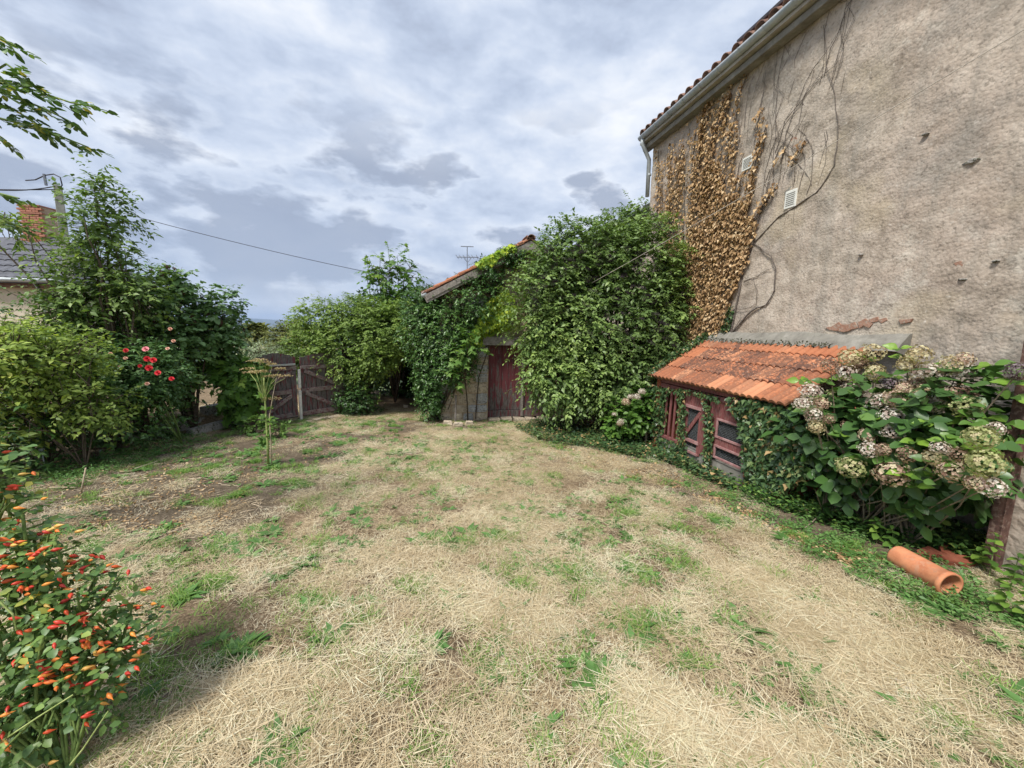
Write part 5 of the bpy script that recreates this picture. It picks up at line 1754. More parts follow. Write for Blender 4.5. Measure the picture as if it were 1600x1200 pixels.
plant('understorey_shrub', 'dark shaded shrubs filling the foot of the left border', 'shrub',
      [(-6.1, 5.4, 0.15, 0.85, 0.7, 0.75), (-6.4, 4.4, 0.3, 0.9, 1.0, 0.9), (-6.1, 6.3, 0.0, 0.5, 0.45, 0.5), (-6.9, 6.2, 0.9, 1.0, 0.8, 1.2)],
      11000, 8, 0.22, 0.068, T_OVATE, 'leaf_ivy_dark', [G(-5.8, 5.5), G(-6.5, 4.6)], 0.02, 22, 0.2, 0.3, seed=10)
t_r, C, D = plant('rose_bush', 'rose bush with red blooms in the middle of the left border', 'rose bush',
      [EL(225, 580, 5.9, 0.55, 0.45, 0.42), EL(250, 600, 6.1, 0.28, 0.35, 0.35), EL(180, 570, 5.8, 0.35, 0.35, 0.3)],
      6500, 7, 0.16, 0.050, T_ROUND, 'leaf_rose', [G(-5.2, 5.9), G(-5.4, 6.1)], 0.007, 8, 0.2, 0.3, seed=11, barkmat='stem_green', inner=0.15, lo=0.4)


def bloom(r=0.045):
    mb = MB()
    for ring, (n_, rr, tilt) in enumerate(((6, 1.0, 0.45), (5, 0.72, 0.95), (4, 0.42, 1.3))):
        for k in range(n_):
            a_ = 2 * pi * k / n_ + ring * 0.5
            o_ = np.array([cos(a_), sin(a_), 0])
            t_ = np.array([-sin(a_), cos(a_), 0])
            u_ = np.array([0, 0, 1.0])
            b0 = o_ * r * 0.08
            m_ = o_ * r * rr * 0.6 * cos(tilt) + u_ * r * 0.6 * sin(tilt)
            e_ = o_ * r * rr * cos(tilt) * 1.0 + u_ * r * 0.8 * sin(tilt)
            mb.add([b0, m_ - t_ * r * 0.45 * rr, m_ + t_ * r * 0.45 * rr, e_ - t_ * r * 0.3 * rr, e_ + t_ * r * 0.3 * rr], [(0, 1, 2), (1, 3, 4, 2)])
    for k in range(5):
        a_, b_ = 2 * pi * k / 5, 2 * pi * (k + 1) / 5
        mb.add([(0, 0, r * 0.62), (cos(a_) * r * .42, sin(a_) * r * .42, r * .30), (cos(b_) * r * .42, sin(b_) * r * .42, r * .30)], [(0, 1, 2)])
    return mb.mesh('flower')


bl = {k: bloom() for k in ('petal_red', 'petal_pink', 'petal_peach')}
for (x, y, c, sc) in ((230, 561, 'petal_red', 1.1), (240, 563, 'petal_red', 1.1), (233, 575, 'petal_red', 1.2), (247, 583, 'petal_red', 1.05), (268, 592, 'petal_red', 0.9), (219, 572, 'petal_red', 0.7), (197, 548, 'petal_red', 0.9),
                      (228, 546, 'petal_pink', 1.1), (143, 554, 'petal_peach', 0.8), (187, 574, 'petal_peach', 0.7), (262, 545, 'petal_peach', 0.7), (266, 514, 'petal_peach', 0.7), (230, 600, 'petal_peach', 0.8), (271, 533, 'petal_peach', 0.7), (196, 560, 'petal_peach', .7), (173, 553, 'petal_peach', .7)):
    p = at_depth(x, y, 5.42 + 0.0018 * abs(x - 225))
    o = link('flower', bl[c], MATS[c], t_r, p)
    o.rotation_euler = (radians(60) + random.uniform(-.3, .3), random.uniform(-.3, .3), 0.6)
    o.scale = (sc * 0.88,) * 3

plant('yellow_green_shrub', 'loose yellow green shrub reaching in from the left edge', 'shrub',
      [EL(70, 560, 4.6, 0.55, 0.45, 0.42), EL(130, 620, 4.7, 0.42, 0.35, 0.28), EL(20, 545, 4.4, 0.35, 0.4, 0.25), EL(40, 640, 4.6, 0.55, 0.5, 0.38), EL(160, 650, 4.75, 0.22, 0.25, 0.15), EL(110, 560, 4.9, 0.4, .4, .3), EL(0, 580, 4.4, .5, .4, .5)],
      8500, 8, 0.20, 0.062, T_OVATE, 'leaf_yellow', [G(-5.6, 4.9), G(-5.3, 4.6), G(-5.9, 4.7)], 0.010, 22, 0.25, 0.25, seed=12, inner=0.12, lo=0.3, back=0.8, barkmat='bark')
plant('big_leaved_bush', 'bush with large lobed bright leaves hanging by the stone steps', 'bush',
      [EL(376, 602, 7.35, 0.28, 0.3, 0.34), EL(345, 572, 7.5, 0.36, 0.35, 0.18), EL(385, 590, 7.4, .22, .25, .36), EL(375, 635, 7.35, 0.22, 0.25, 0.18)],
      1500, 6, 0.20, 0.135, T_LOBED, 'leaf_maple', [G(-5.3, 7.5)], 0.02, 12, 0.2, 0.5, seed=13, inner=0.3, lo=0.5, face=0.9, flat=0.4)
plant('weedy_clump', 'small leafy weed clump at the foot of the hogweed', 'weed',
      [EL(400, 665, 6.9, 0.22, 0.2, 0.16), EL(432, 672, 6.6, .16, .16, .12)], 650, 6, 0.1, 0.06, T_OVATE, 'leaf_nettle', [G(*at_ground(402, 680)[:2])], 0.008, 6, 0.2, 0.2, seed=14, inner=0, lo=0.2)
plant('hydrangea_small', 'small hydrangea with faded pink heads between elder and hutch', 'hydrangea',
      [EL(985, 650, 6.9, 0.42, 0.35, 0.30), EL(1005, 625, 6.8, 0.2, 0.2, 0.16), EL(960, 665, 7.0, .2, .2, .2)],
      1900, 6, 0.12, 0.085, T_ROUND, 'leaf_maple', [G(*at_ground(985, 692)[:2])], 0.012, 12, 0.2, 0.3, seed=15, inner=0.2, lo=0.4)
hs = bpy.data.objects['hydrangea_small']

# trees and shrubs beyond the gate
plant('olive_tree', 'round olive green tree beyond the gate, half behind the hedge', 'tree',
      [EL(455, 530, 15, 0.75, 0.8, 0.55), EL(432, 552, 15, .4, .5, .35)], 4500, 7, 0.35, 0.10, T_OVATE, 'leaf_far', [(at_depth(445, 530, 15)[0], 15, gz(-6, 15) - 0.6)], 0.06, 10, 0.2, 0.3, seed=16)
plant('silver_shrub', 'pale silvery feathery shrub just beyond the gate', 'shrub',
      [EL(408, 552, 12, .45, .5, .25), EL(388, 550, 12.3, .35, .4, .22), EL(430, 560, 12, .45, .4, .2)], 3200, 7, 0.28, 0.07, T_NARROW, 'leaf_silver', [(at_depth(405, 545, 12)[0], 12, gz(-7, 12))], 0.02, 10, 0.3, 0.1, seed=17)
for k, (x, y, d, r_) in enumerate(((388, 530, 60, 0.8), (400, 524, 90, 1.2), (465, 512, 75, 2.2), (398, 517, 30, 0.28), (345, 515, 70, 2.0), (300, 515, 60, 2.4))):
    p = at_depth(x, y, d)
    zb = gz(p[0], d)
    hgt = max(p[2] - zb, 1.0)
    plant('far_tree', ('small dark tree down the slope, seen just over the left end of the gate', 'tree on the slope showing through the gap beside the lilac tip', 'tree down the slope hidden behind the olive green tree',
                       'little tree below the horizon between silvery shrub and plain', 'distant tree down the slope behind the lilac bush', 'distant tree behind the middle of the lilac bush')[k], 'tree',
          [(p[0], d, p[2], r_, r_, r_ * 0.8)], 900, 6, 0.5, 0.45, T_OVATE, 'leaf_far', [(p[0], d, zb)], 0.15, 5, 0.2, 0.2, seed=20 + k, group='trees down the slope')

# overhanging spray at the top left and rose-hip bush in front of it
ov = thing('overhanging_branch', 'leafy twigs hanging into the sky at the top left corner', 'branch', at_depth(-90, 150, 2.6))
mb = MB()
PP_, TT_, NN_, SS_ = [], [], [], []
for st, yd in ((((-120, 60), (-20, 120), (50, 140), (110, 160), (150, 168)), 2.6), (((-120, 150), (-20, 180), (60, 200), (100, 215), (138, 230)), 2.7), (((-60, 40), (0, 60), (25, 72)), 2.6), (((-40, 130), (10, 100), (45, 125)), 2.5),
               (((-60, 120), (20, 150), (70, 170), (110, 190)), 2.7), (((-100, 180), (-20, 200), (10, 220)), 2.6), (((-60, 90), (0, 120), (40, 160)), 2.5), (((-80, 270), (-10, 300), (30, 310)), 2.6),
               (((-60, 320), (0, 340), (45, 362)), 2.7), (((-40, 150), (20, 170), (60, 195)), 2.55)):
    pts = [at_depth(x, y, yd + random.uniform(-.05, .05)) for x, y in st]
    mb.tube(pts, [0.007 * (1 - 0.75 * i / len(pts)) + 0.001 for i in range(len(pts))], 4, False)
    for i in range(len(pts) - 1):
        a_, b_ = pts[i], pts[i + 1]
        L = np.linalg.norm(b_ - a_)
        t_ = norm(b_ - a_)
        for k in range(max(2, int(L / 0.028))):
            q = a_ + (b_ - a_) * random.random()
            out = norm(np.cross(t_, [0, 0, 1.0])) * random.choice((-1, 1)) + t_ * 0.6 + RNG.normal(0, .35, 3)
            out[2] -= 0.35
            out = norm(out)
            for j in range(5):
                sgn = (-1, 1)[j % 2]
                base = q + out * (0.02 + 0.016 * j)
                PP_.append(base)
                TT_.append(out + norm(np.cross(out, [0, 0, 1.0])) * sgn * (0.0 if j == 4 else 0.9))
                NN_.append(np.array([0, 0, 1.0]) + RNG.normal(0, .35, 3))
                SS_.append(random.uniform(0.038, 0.058))
v_, f_, r_ = place_leaves(np.array(PP_), np.array(TT_), np.array(NN_), np.array(SS_), T_ROUND)
link('foliage', np_mesh('foliage', v_, f_, r_), MATS['leaf_rosehip'], ov)
for k_, st_ in enumerate(((-120, 60), (-120, 150), (-60, 40), (-100, 180), (-60, 90), (-80, 270), (-60, 320), (-60, 120), (-40, 130), (-40, 150))):
    e_ = at_depth(st_[0], st_[1], (2.6, 2.7, 2.6, 2.6, 2.5, 2.6, 2.7, 2.7, 2.5, 2.55)[k_])
    g_ = G(-4.7 + 0.05 * k_, 2.55 + 0.03 * k_)
    mb.tube([g_, g_ * .6 + e_ * .4 + np.array([-.35, 0, .35]), g_ * .2 + e_ * .8 + np.array([-.25, 0, .25]), e_], [0.016, 0.013, 0.010, 0.007], 5, False)
mb.build('twig', MATS['stem_green'], ov)

rh, C, D = plant('rosehip_bush', 'rose bush full of orange and red hips in the lower left foreground', 'rose bush',
      [EL(50, 960, 1.38, 0.24, 0.22, 0.20), EL(130, 965, 1.40, 0.17, 0.18, 0.13), EL(190, 1010, 1.42, 0.11, 0.14, 0.12), EL(-20, 850, 1.40, 0.15, 0.18, 0.20), EL(0, 760, 1.5, 0.07, 0.10, 0.14), EL(90, 1080, 1.3, 0.20, 0.16, 0.13), EL(0, 1120, 1.25, 0.2, .15, .2),
       EL(-15, 700, 1.55, 0.07, 0.08, 0.10), EL(60, 880, 1.42, .13, .12, .10)],
      4600, 6, 0.075, 0.030, T_ROUND, 'leaf_rosehip', [G(-1.75, 1.25), G(-1.9, 1.4), G(-1.6, 1.2)], 0.0045, 55, 0.25, 0.35, seed=30, inner=0.0, lo=0.25, back=0.8, barkmat='stem_green', bend=0.15)


def hip_mesh():
    vs = []
    n_ = 8
    prof = ((0, 0.0015), (0.004, 0.0045), (0.012, 0.0072), (0.019, 0.0062), (0.025, 0.0032), (0.030, 0.0014), (0.036, 0.0006))
    for (y, r) in prof:
        for k in range(n_):
            vs.append((r * cos(2 * pi * k / n_), y, r * sin(2 * pi * k / n_)))
    fs = []
    for i in range(len(prof) - 1):
        for k in range(n_):
            fs.append((i * n_ + k, i * n_ + (k + 1) % n_, (i + 1) * n_ + (k + 1) % n_, (i + 1) * n_ + k))
    fs += [tuple(range(n_))[::-1], tuple(len(prof) * n_ - n_ + k for k in range(n_))]
    return MB().add(vs, fs).mesh('rose_hip', True)


hipm = hip_mesh()
hips = 0
for q, d in zip(C, D):
    if hips > 285:
        break
    if (d @ norm(EYEP - q)) > 0.1 and random.random() < 0.75:
        base = q + d * 0.05
        k_ = random.choice((1, 1, 2, 3))
        for j in range(k_):
            o = link('rose_hip', hipm, MATS['rose_hip'], rh, base + RNG.normal(0, 0.012, 3))
            yaw = random.uniform(-2.4, -0.7)
            o.rotation_euler = (random.uniform(-.5, .4), random.uniform(-.2, .2), yaw)
            sc = random.uniform(0.8, 1.15)
            o.scale = (sc, sc * 1.05, sc)
            hips += 1
for st in (((-30, 1180), (60, 1120), (115, 1085)), ((0, 940), (20, 960), (25, 985)), ((110, 1195), (130, 1170), (160, 1125), (170, 1110)), ((-20, 1150), (20, 1175), (60, 1205))):
    MB().tube([at_depth(x, y, 1.15) for x, y in st], [0.0035, 0.003, 0.0025, 0.002][:len(st)], 5, False).build('cane', MATS['stem_lime'], rh)

# ================================================================== HOGWEED
hw0 = at_ground(419, 726)
hog = thing('hogweed', 'tall gone-to-seed hogweed with flat beige umbel standing alone on the lawn', 'plant', hw0)
yh = hw0[1]
S_ = lambda x, y, dy=0.0: at_depth(x, y, yh + dy)
main_top = S_(413, 605)
MB().tube([hw0, S_(418, 690), S_(415, 640), main_top, S_(412, 590)], [0.016, 0.014, 0.011, 0.009, 0.006], 7).build('stem', MATS['stem_lime'], hog, True)
MB().tube([hw0 + np.array([0.05, 0, 0]), S_(423, 690), S_(421, 650), S_(427, 615), S_(432, 590)], [0.008, 0.007, 0.006, 0.005, 0.003], 5).build('stem', MATS['stick'], hog, True)
PP_, TT_, NN_, SS_ = [], [], [], []
arms = [(388, 572), (396, 568), (405, 566), (415, 570), (425, 572), (436, 575), (445, 582), (400, 580), (420, 582), (432, 585), (410, 576), (392, 580)]
for (x, y) in arms:
    j = random.uniform(-.22, .22)
    tip = S_(x, y + 4 + random.uniform(-5, 6), j)
    MB().tube([S_(412 + random.uniform(-3, 3), 628), S_((412 + x) / 2, (y + 618) / 2, j * .4), tip], [0.0045, 0.0035, 0.002], 4, False).build('stalk', MATS['stem_lime'], hog)
    for _ in range(75):
        a_, q = random.uniform(0, 2 * pi), random.uniform(.05, .10) * math.sqrt(random.random())
        c = tip + np.array([q * cos(a_), q * sin(a_), 0.035 - 1.6 * q * q + random.uniform(-.008, .012)])
        PP_.append(c)
        TT_.append(np.array([cos(a_), sin(a_), 0.5]) + RNG.normal(0, .4, 3))
        NN_.append(np.array([0, 0, 1.0]) + RNG.normal(0, .5, 3))
        SS_.append(random.uniform(.012, .022))
for (x, y) in ((432, 622), (418, 622)):
    for _ in range(40):
        PP_.append(S_(x, y) + RNG.normal(0, 0.03, 3) * np.array([1.4, 1, .3]))
        TT_.append(RNG.normal(0, 1, 3)); NN_.append(np.array([0, 0, 1.0]) + RNG.normal(0, .5, 3)); SS_.append(.015)
v_, f_, r_ = place_leaves(np.array(PP_), np.array(TT_), np.array(NN_), np.array(SS_), T_ROUND)
link('umbel', np_mesh('umbel', v_, f_, r_), MATS['umbel'], hog)
hwl = [((415, 640), (402, 632)), ((416, 650), (405, 652)), ((414, 690), (395, 680)), ((414, 695), (400, 672)), ((419, 655), (438, 652)), ((420, 660), (432, 665)), ((412, 620), (400, 615)), ((418, 640), (430, 630)), ((416, 680), (428, 678))]
PP_ = np.array([S_(*a) for a, b in hwl for _ in range(3)])
TT_ = np.array([S_(*b) - S_(*a) + RNG.normal(0, .04, 3) for a, b in hwl for _ in range(3)])
v_, f_, r_ = place_leaves(PP_, TT_, np.tile([0, -.3, 1.0], (len(PP_), 1)) + RNG.normal(0, .3, (len(PP_), 3)), RNG.uniform(.08, .15, len(PP_)), T_LOBED)
link('leaves', np_mesh('leaves', v_, f_, r_), MATS['leaf_nettle'], hog)

# ================================================================== HYDRANGEA
hyd_base = sd(2.75, 4.15, 0)
hyd = thing('hydrangea', 'large hydrangea with fading cream and pink flower heads between hutch and rusty post', 'hydrangea', (hyd_base[0], hyd_base[1], gz(hyd_base[0], hyd_base[1])))


def head_mesh(nf=85, r=0.085):
    P_, T_, N_, S_ = [], [], [], []
    sh_ = random.uniform(0, 6)
    for k in range(nf):
        ph = math.acos(1 - 1.75 * (k + 0.5) / nf)
        th = k * 2.39996
        th_a = th % (2 * pi)
        d_ = np.array([sin(ph) * cos(th), sin(ph) * sin(th), cos(ph)])
        c = d_ * r * np.array([1, 1, 0.82]) * random.uniform(0.80, 1.10) * (1 + 0.10 * sin(3 * th_a + ph * 4 + sh_))
        t1_ = norm(np.cross(d_, RNG.normal(0, 1, 3)))
        t2_ = np.cross(d_, t1_)
        nn2 = d_ + RNG.normal(0, .25, 3)
        rr = random.random()
        for a_ in (t1_, t2_, -t1_, -t2_):
            P_.append(c); T_.append(a_ + d_ * random.uniform(-.1, .5)); N_.append(nn2); S_.append((random.uniform(0.014, 0.021), rr))
    S_ = np.array(S_)
    petal = (np.array([(0, 0, 0), (-0.45, 0.55, 0.06), (0, 1.0, 0), (0.45, 0.55, 0.06)]), np.array([(0, 3, 1), (1, 3, 2)]))
    v, f, r_ = place_leaves(np.array(P_), np.array(T_), np.array(N_), S_[:, 0], petal, np.clip(S_[:, 1] + RNG.normal(0, .12, len(S_)), 0, 1))
    return v, f, r_


heads = {}
for c in ('cream', 'white', 'green', 'pink', 'brown', 'purple'):
    heads[c] = []
    for k in range(4):
        v, f, r_ = head_mesh(random.randint(70, 100))
        me = np_mesh('flower_head', v, f, r_)
        me.materials.append(MATS['floret_' + c])
        heads[c].append(me)
HL = [(520, 320, 75, 'cream'), (660, 280, 65, 'cream'), (390, 365, 55, 'brown'), (495, 405, 70, 'white'), (670, 405, 60, 'cream'), (940, 300, 75, 'cream'), (870, 360, 60, 'cream'), (985, 405, 75, 'white'), (1190, 400, 95, 'white'), (1150, 360, 70, 'cream'), (1225, 325, 50, 'pink'), (755, 470, 50, 'purple'), (265, 525, 65, 'white'), (520, 530, 65, 'white'), (430, 580, 75, 'cream'), (330, 600, 45, 'pink'),
      (215, 600, 55, 'white'), (285, 672, 55, 'white'), (300, 750, 50, 'cream'), (690, 590, 70, 'white'), (805, 575, 85, 'pink'), (970, 555, 85, 'cream'), (1080, 570, 55, 'white'), (1190, 550, 85, 'brown'), (1245, 620, 85, 'green'), (770, 680, 65, 'white'), (785, 775, 65, 'white'), (620, 800, 55, 'pink'), (1330, 810, 80, 'green'), (1425, 760, 50, 'white'), (1080, 880, 58, 'white'), (1030, 945, 58, 'cream'), (1190, 920, 55, 'brown'),
      (635, 890, 55, 'white'), (720, 890, 50, 'brown'), (870, 920, 60, 'brown'), (520, 1000, 78, 'green'), (780, 1040, 100, 'pink'), (1170, 1025, 85, 'pink'), (1360, 970, 100, 'green'), (1300, 1090, 60, 'pink'), (1395, 1120, 70, 'white'), (930, 480, 55, 'brown'), (1040, 620, 50, 'white'), (840, 505, 45, 'pink'), (1570, 400, 70, 'purple'), (570, 350, 50, 'brown'), (600, 690, 35, 'brown'), (380, 700, 40, 'brown'), (500, 740, 38, 'brown')]
hstem = MB()
hbase = [G(*sd(2.75 + a, 4.15 + b, 0)[:2]) for a, b in ((0, 0), (.15, .1), (-.2, .05), (.3, -.05), (-.35, .1))]
hpos = []
for (x, y, rp, c) in HL:
    px, py = 1200 + x / 4, 480 + y / 4
    dd_ = 4.50 - 0.60 * smooth(570, 720, py) + random.uniform(-.06, .06)
    if px < 1300:
        dd_ = min(dd_, 3.72 + 0.0045 * max(0, px - 1250))
    if px > 1580:
        dd_ = 4.25
    p = at_d(px, py, dd_ - 0.21)
    depth = (p - EYEP) @ fwd
    R_ = rp / 4 / FPX * depth
    o = link('flower_head', random.choice(heads[c]), None, hyd, p)
    s_ = R_ / 0.085 * 0.88
    o.scale = (s_, s_, s_)
    tocam = norm(EYEP - p)
    q_ = Vector(norm(tocam * 0.7 + np.array([0, 0, 0.8]) + RNG.normal(0, .2, 3))).to_track_quat('Z', 'Y')
    o.rotation_euler = (q_ @ Vector((0, 0, 1))).to_track_quat('Z', 'Y').to_euler()
    o.scale = (s_ * random.uniform(.92, 1.12), s_ * random.uniform(.92, 1.12), s_ * random.uniform(.78, 1.0))
    hpos.append(p)
    b = random.choice(hbase)
    mid = b * 0.4 + p * 0.6 + np.array([0, 0, -0.05]) + N * 0.12
    hstem.tube([b, b * .7 + mid * .3 + RNG.normal(0, .02, 3), mid, p], [0.009, 0.008, 0.006, 0.004], 5, False)
for _ in range(12):
    b = random.choice(hbase)
    e = b + np.array([random.uniform(-.5, .5), random.uniform(-.5, .3), random.uniform(.4, .9)])
    hstem.tube([b, (b + e) / 2 + RNG.normal(0, .04, 3), e], [0.006, 0.005, 0.002], 4, False)
hstem.build('stem', MATS['bark_pale'], hyd)


def big_leaf_mesh(L=1.0):
    n_ = 6
    vs = []
    wprof = (0.02, 0.24, 0.33, 0.33, 0.24, 0.11, 0.0)
    for i in range(n_ + 1):
        y = i / n_
        z = -0.22 * y * y + 0.03 * sin(y * 20)
        vs += [(-wprof[i], y, z + 0.09 * wprof[i] / 0.33), (0, y, z), (wprof[i], y, z + 0.09 * wprof[i] / 0.33)]
    fs = []
    for i in range(n_):
        fs += [(i * 3, i * 3 + 1, i * 3 + 4, i * 3 + 3), (i * 3 + 1, i * 3 + 2, i * 3 + 5, i * 3 + 4)]
    me = MB().add(vs, fs).mesh('leaf', True)
    at = me.attributes.new('rnd', 'FLOAT', 'POINT')
    at.data.foreach_set('value', np.full(len(vs), 0.5, np.float32))
    me.materials.append(MATS['leaf_hydrangea'])
    return me


blm = big_leaf_mesh()


def add_leaf(parent, p, t, nrm, L, me=blm, name='leaf'):
    t = norm(t)
    x = norm(np.cross(t, nrm))
    z = np.cross(x, t)
    M = Matrix([[x[0] * L, t[0] * L, z[0] * L, p[0]], [x[1] * L, t[1] * L, z[1] * L, p[1]], [x[2] * L, t[2] * L, z[2] * L, p[2]], [0, 0, 0, 1]])
    o = bpy.data.objects.new(name, me)
    COL.objects.link(o)
    o.parent = parent
    o.matrix_basis = Matrix.Translation(-wloc(parent)) @ M
    return o


whorls = [(1250, 595), (1257, 598), (1290, 598), (1300, 592), (1345, 600), (1362, 598), (1355, 610), (1370, 580), (1380, 610), (1370, 655), (1360, 660), (1425, 660), (1430, 655), (1415, 635), (1440, 630), (1350, 700), (1430, 690), (1420, 695), (1475, 690), (1488, 685), (1262, 640), (1290, 625), (1330, 650), (1335, 630), (1395, 710), (1425, 735), (1440, 750),
          (1430, 760), (1410, 740), (1460, 740), (1530, 590), (1405, 545), (1410, 560), (1500, 700), (1520, 660), (1540, 640), (1525, 650), (1562, 598), (1580, 620), (1575, 660), (1585, 690), (1585, 600), (1320, 590), (1460, 600), (1475, 620), (1500, 640), (1395, 590), (1320, 680), (1300, 660), (1345, 720), (1550, 570), (1595, 580),
          (1450, 720), (1380, 680), (1400, 660), (1450, 660), (1480, 660), (1530, 700), (1500, 730), (1330, 610), (1290, 680), (1355, 560), (1470, 570)]
nleaf = 0
for (px, py) in whorls:
    dd_ = 4.48 - 0.60 * smooth(570, 720, py) + 0.02
    if px < 1300:
        dd_ = min(dd_, 3.74 + 0.0045 * max(0, px - 1250))
    if px > 1530:
        dd_ = 4.36
    p = at_d(px, py, dd_ - random.choice((0.0, 0.10, 0.18)))
    k_ = random.choice((3, 4, 4, 5))
    a0 = random.uniform(0, 6.28)
    for k in range(k_):
        a_ = a0 + 2 * pi * k / k_ + random.uniform(-.3, .3)
        out = np.array([cos(a_), sin(a_), 0.0]) + np.array([0, 0, random.uniform(-.25, .45)]) + norm(EYEP - p) * 0.25
        if nleaf < 285:
            add_leaf(hyd, p + out * 0.01, out, np.array([0, 0, 1.0]) + norm(EYEP - p) * 0.9 + RNG.normal(0, .35, 3), random.uniform(0.075, 0.125))
            nleaf += 1
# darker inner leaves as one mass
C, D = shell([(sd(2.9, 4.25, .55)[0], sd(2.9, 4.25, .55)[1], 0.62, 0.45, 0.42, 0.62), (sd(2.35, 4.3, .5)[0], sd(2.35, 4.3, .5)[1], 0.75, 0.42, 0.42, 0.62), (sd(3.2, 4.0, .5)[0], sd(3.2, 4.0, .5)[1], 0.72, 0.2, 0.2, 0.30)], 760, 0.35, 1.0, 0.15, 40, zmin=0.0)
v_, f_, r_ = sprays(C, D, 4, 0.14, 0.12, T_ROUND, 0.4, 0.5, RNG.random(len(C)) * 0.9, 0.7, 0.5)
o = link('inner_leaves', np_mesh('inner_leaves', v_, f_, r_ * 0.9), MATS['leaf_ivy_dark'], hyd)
o['kind'] = 'stuff'
# heads of the small hydrangea
for (x, y, rp, c) in ((1003, 612, 6, 'white'), (995, 620, 6, 'white'), (978, 628, 7, 'pink'), (970, 659, 6, 'white'), (960, 647, 4, 'white'), (985, 620, 5, 'white'), (968, 662, 5, 'pink')):
    p = at_depth(x, y, 6.5)
    o = link('flower_head', random.choice(heads[c]), None, hs, p)
    s_ = rp / FPX * 6.5 / 0.085
    o.scale = (s_,) * 3

# ================================================================== NETTLES AND UNDERGROWTH
def nettle(px, py, h, label, n_pairs=6, sz=0.062):
    p = at_ground(px, py)
    t = thing('nettle', label, 'nettle', p, 'nettles along the foot of the wall')
    lean = RNG.normal(0, .12, 2)
    top_ = p + np.array([lean[0] * h, lean[1] * h, h])
    MB().tube([p - np.array([0, 0, .02]), (p + top_) / 2, top_], [0.004, 0.0035, 0.002], 4, False).build('stem', MATS['stem_green'], t)
    PP_, TT_, SS_ = [], [], []
    for k in range(n_pairs):
        f_ = 0.25 + 0.75 * k / (n_pairs - 1)
        for q in (0, 1, 2, 3):
            a_ = k * 1.57 / 2 + q * pi / 2 + random.uniform(-.2, .2)
            if q > 1 and random.random() < 0.3:
                continue
            PP_.append(p + (top_ - p) * f_)
            TT_.append((cos(a_), sin(a_), random.uniform(-.45, .05)))
            SS_.append(sz * (1.15 - 0.55 * f_ ** 3) * random.uniform(.8, 1.15))
    v, f, r = place_leaves(np.array(PP_), np.array(TT_), np.tile([0, 0, 1.0], (len(PP_), 1)) + RNG.normal(0, .2, (len(PP_), 3)), np.array(SS_) * 1.15, T_ROUND)
    link('leaves', np_mesh('leaves', v, f, r), MATS['leaf_nettle'], t)


for i, (px, py, h) in enumerate(((1545, 905, 0.34), (1575, 935, 0.34), (1592, 980, 0.36), (1560, 965, 0.28), (1520, 890, 0.22), (1590, 920, 0.42), (1505, 865, 0.20), (1440, 850, 0.20), (1385, 830, 0.22), (1370, 850, 0.24), (1395, 860, 0.2),
                                 (1455, 838, 0.18), (1290, 800, 0.26), (1270, 790, 0.26), (1310, 805, 0.22), (1180, 775, 0.16), (1150, 765, 0.15), (1215, 785, 0.18), (1240, 793, 0.16))):
    where = ('nettle between the rusty post and the pier foot', 'tallest nettle cluster stem at the pier foot', 'nettle at the very right edge below the pier', 'low nettle in front of the pier', 'small nettle just right of the clay pipe mouth', 'nettle touching the pier face',
             'nettle at the foot of the rusty post', 'nettle behind the middle of the clay pipe', 'leafy nettle left behind the clay pipe', 'nettle nearest the closed end of the clay pipe', 'nettle standing over the clay pipe rim', 'pale nettle by the half buried brick',
             'bright nettle under the left hydrangea heads', 'bushy nettle at the right foot of the hutch ivy', 'nettle in the shade below the hydrangea', 'low nettle below the right hutch door', 'low nettle under the hutch door post', 'nettle at the middle of the ivy foot', 'nettle beside the fallen grey twigs')[i]
    nettle(px, py, h, where, 6 if h > .2 else 4)


def ground_cover(name, label, poly, n, size, tmpl, mat, hmax, cat='ground cover', thr=-9, seed=0):
    pts = []
    xs = [p[0] for p in poly]
    ys = [p[1] for p in poly]
    while len(pts) < n:
        x, y = random.uniform(min(xs), max(xs)), random.uniform(min(ys), max(ys))
        if poly_in(x, y, poly) and wave(x / 14.0, y / 7.0, seed) + random.random() > thr:
            g_ = at_ground(x, y)
            g_[2] += hmax * random.random() ** 1.5
            pts.append(g_)
    P = np.array(pts)
    n_ = len(P)
    TT = RNG.normal(0, 1, (n_, 3)) * np.array([1, 1, .25])
    v, f, r = place_leaves(P, TT, np.tile([0, 0, 1.0], (n_, 1)) + RNG.normal(0, .35, (n_, 3)), size * RNG.uniform(.6, 1.3, n_), tmpl)
    return stuff(link(name, np_mesh(name, v, f, r), MATS[mat]), label, cat)


ground_cover('ivy_ground_cover', 'dark ivy carpet under the elder bush and along the hutch', [(800, 668), (870, 655), (1020, 690), (1075, 715), (1150, 760), (1140, 770), (1060, 730), (990, 712), (900, 700), (830, 688)], 9000, 0.055, T_IVY, 'leaf_hutch_ivy', 0.14, seed=61)
ground_cover('ivy_ground_cover', 'dark ivy carpet at the foot of the hutch front and hydrangea', [(1150, 745), (1240, 765), (1300, 780), (1400, 800), (1480, 830), (1540, 850), (1530, 880), (1440, 860), (1350, 840), (1260, 812), (1160, 782)], 7000, 0.05, T_IVY, 'leaf_ivy_dark', 0.16, seed=62)
ground_cover('undergrowth', 'mixed green weeds spreading from the hutch towards the clay pipe', [(1080, 735), (1160, 770), (1280, 815), (1390, 850), (1500, 890), (1600, 960), (1600, 1000), (1480, 965), (1360, 920), (1240, 860), (1140, 800), (1060, 750)], 5200, 0.034, T_OVATE, 'weed_green', 0.06, 'weeds', thr=0.35, seed=63)
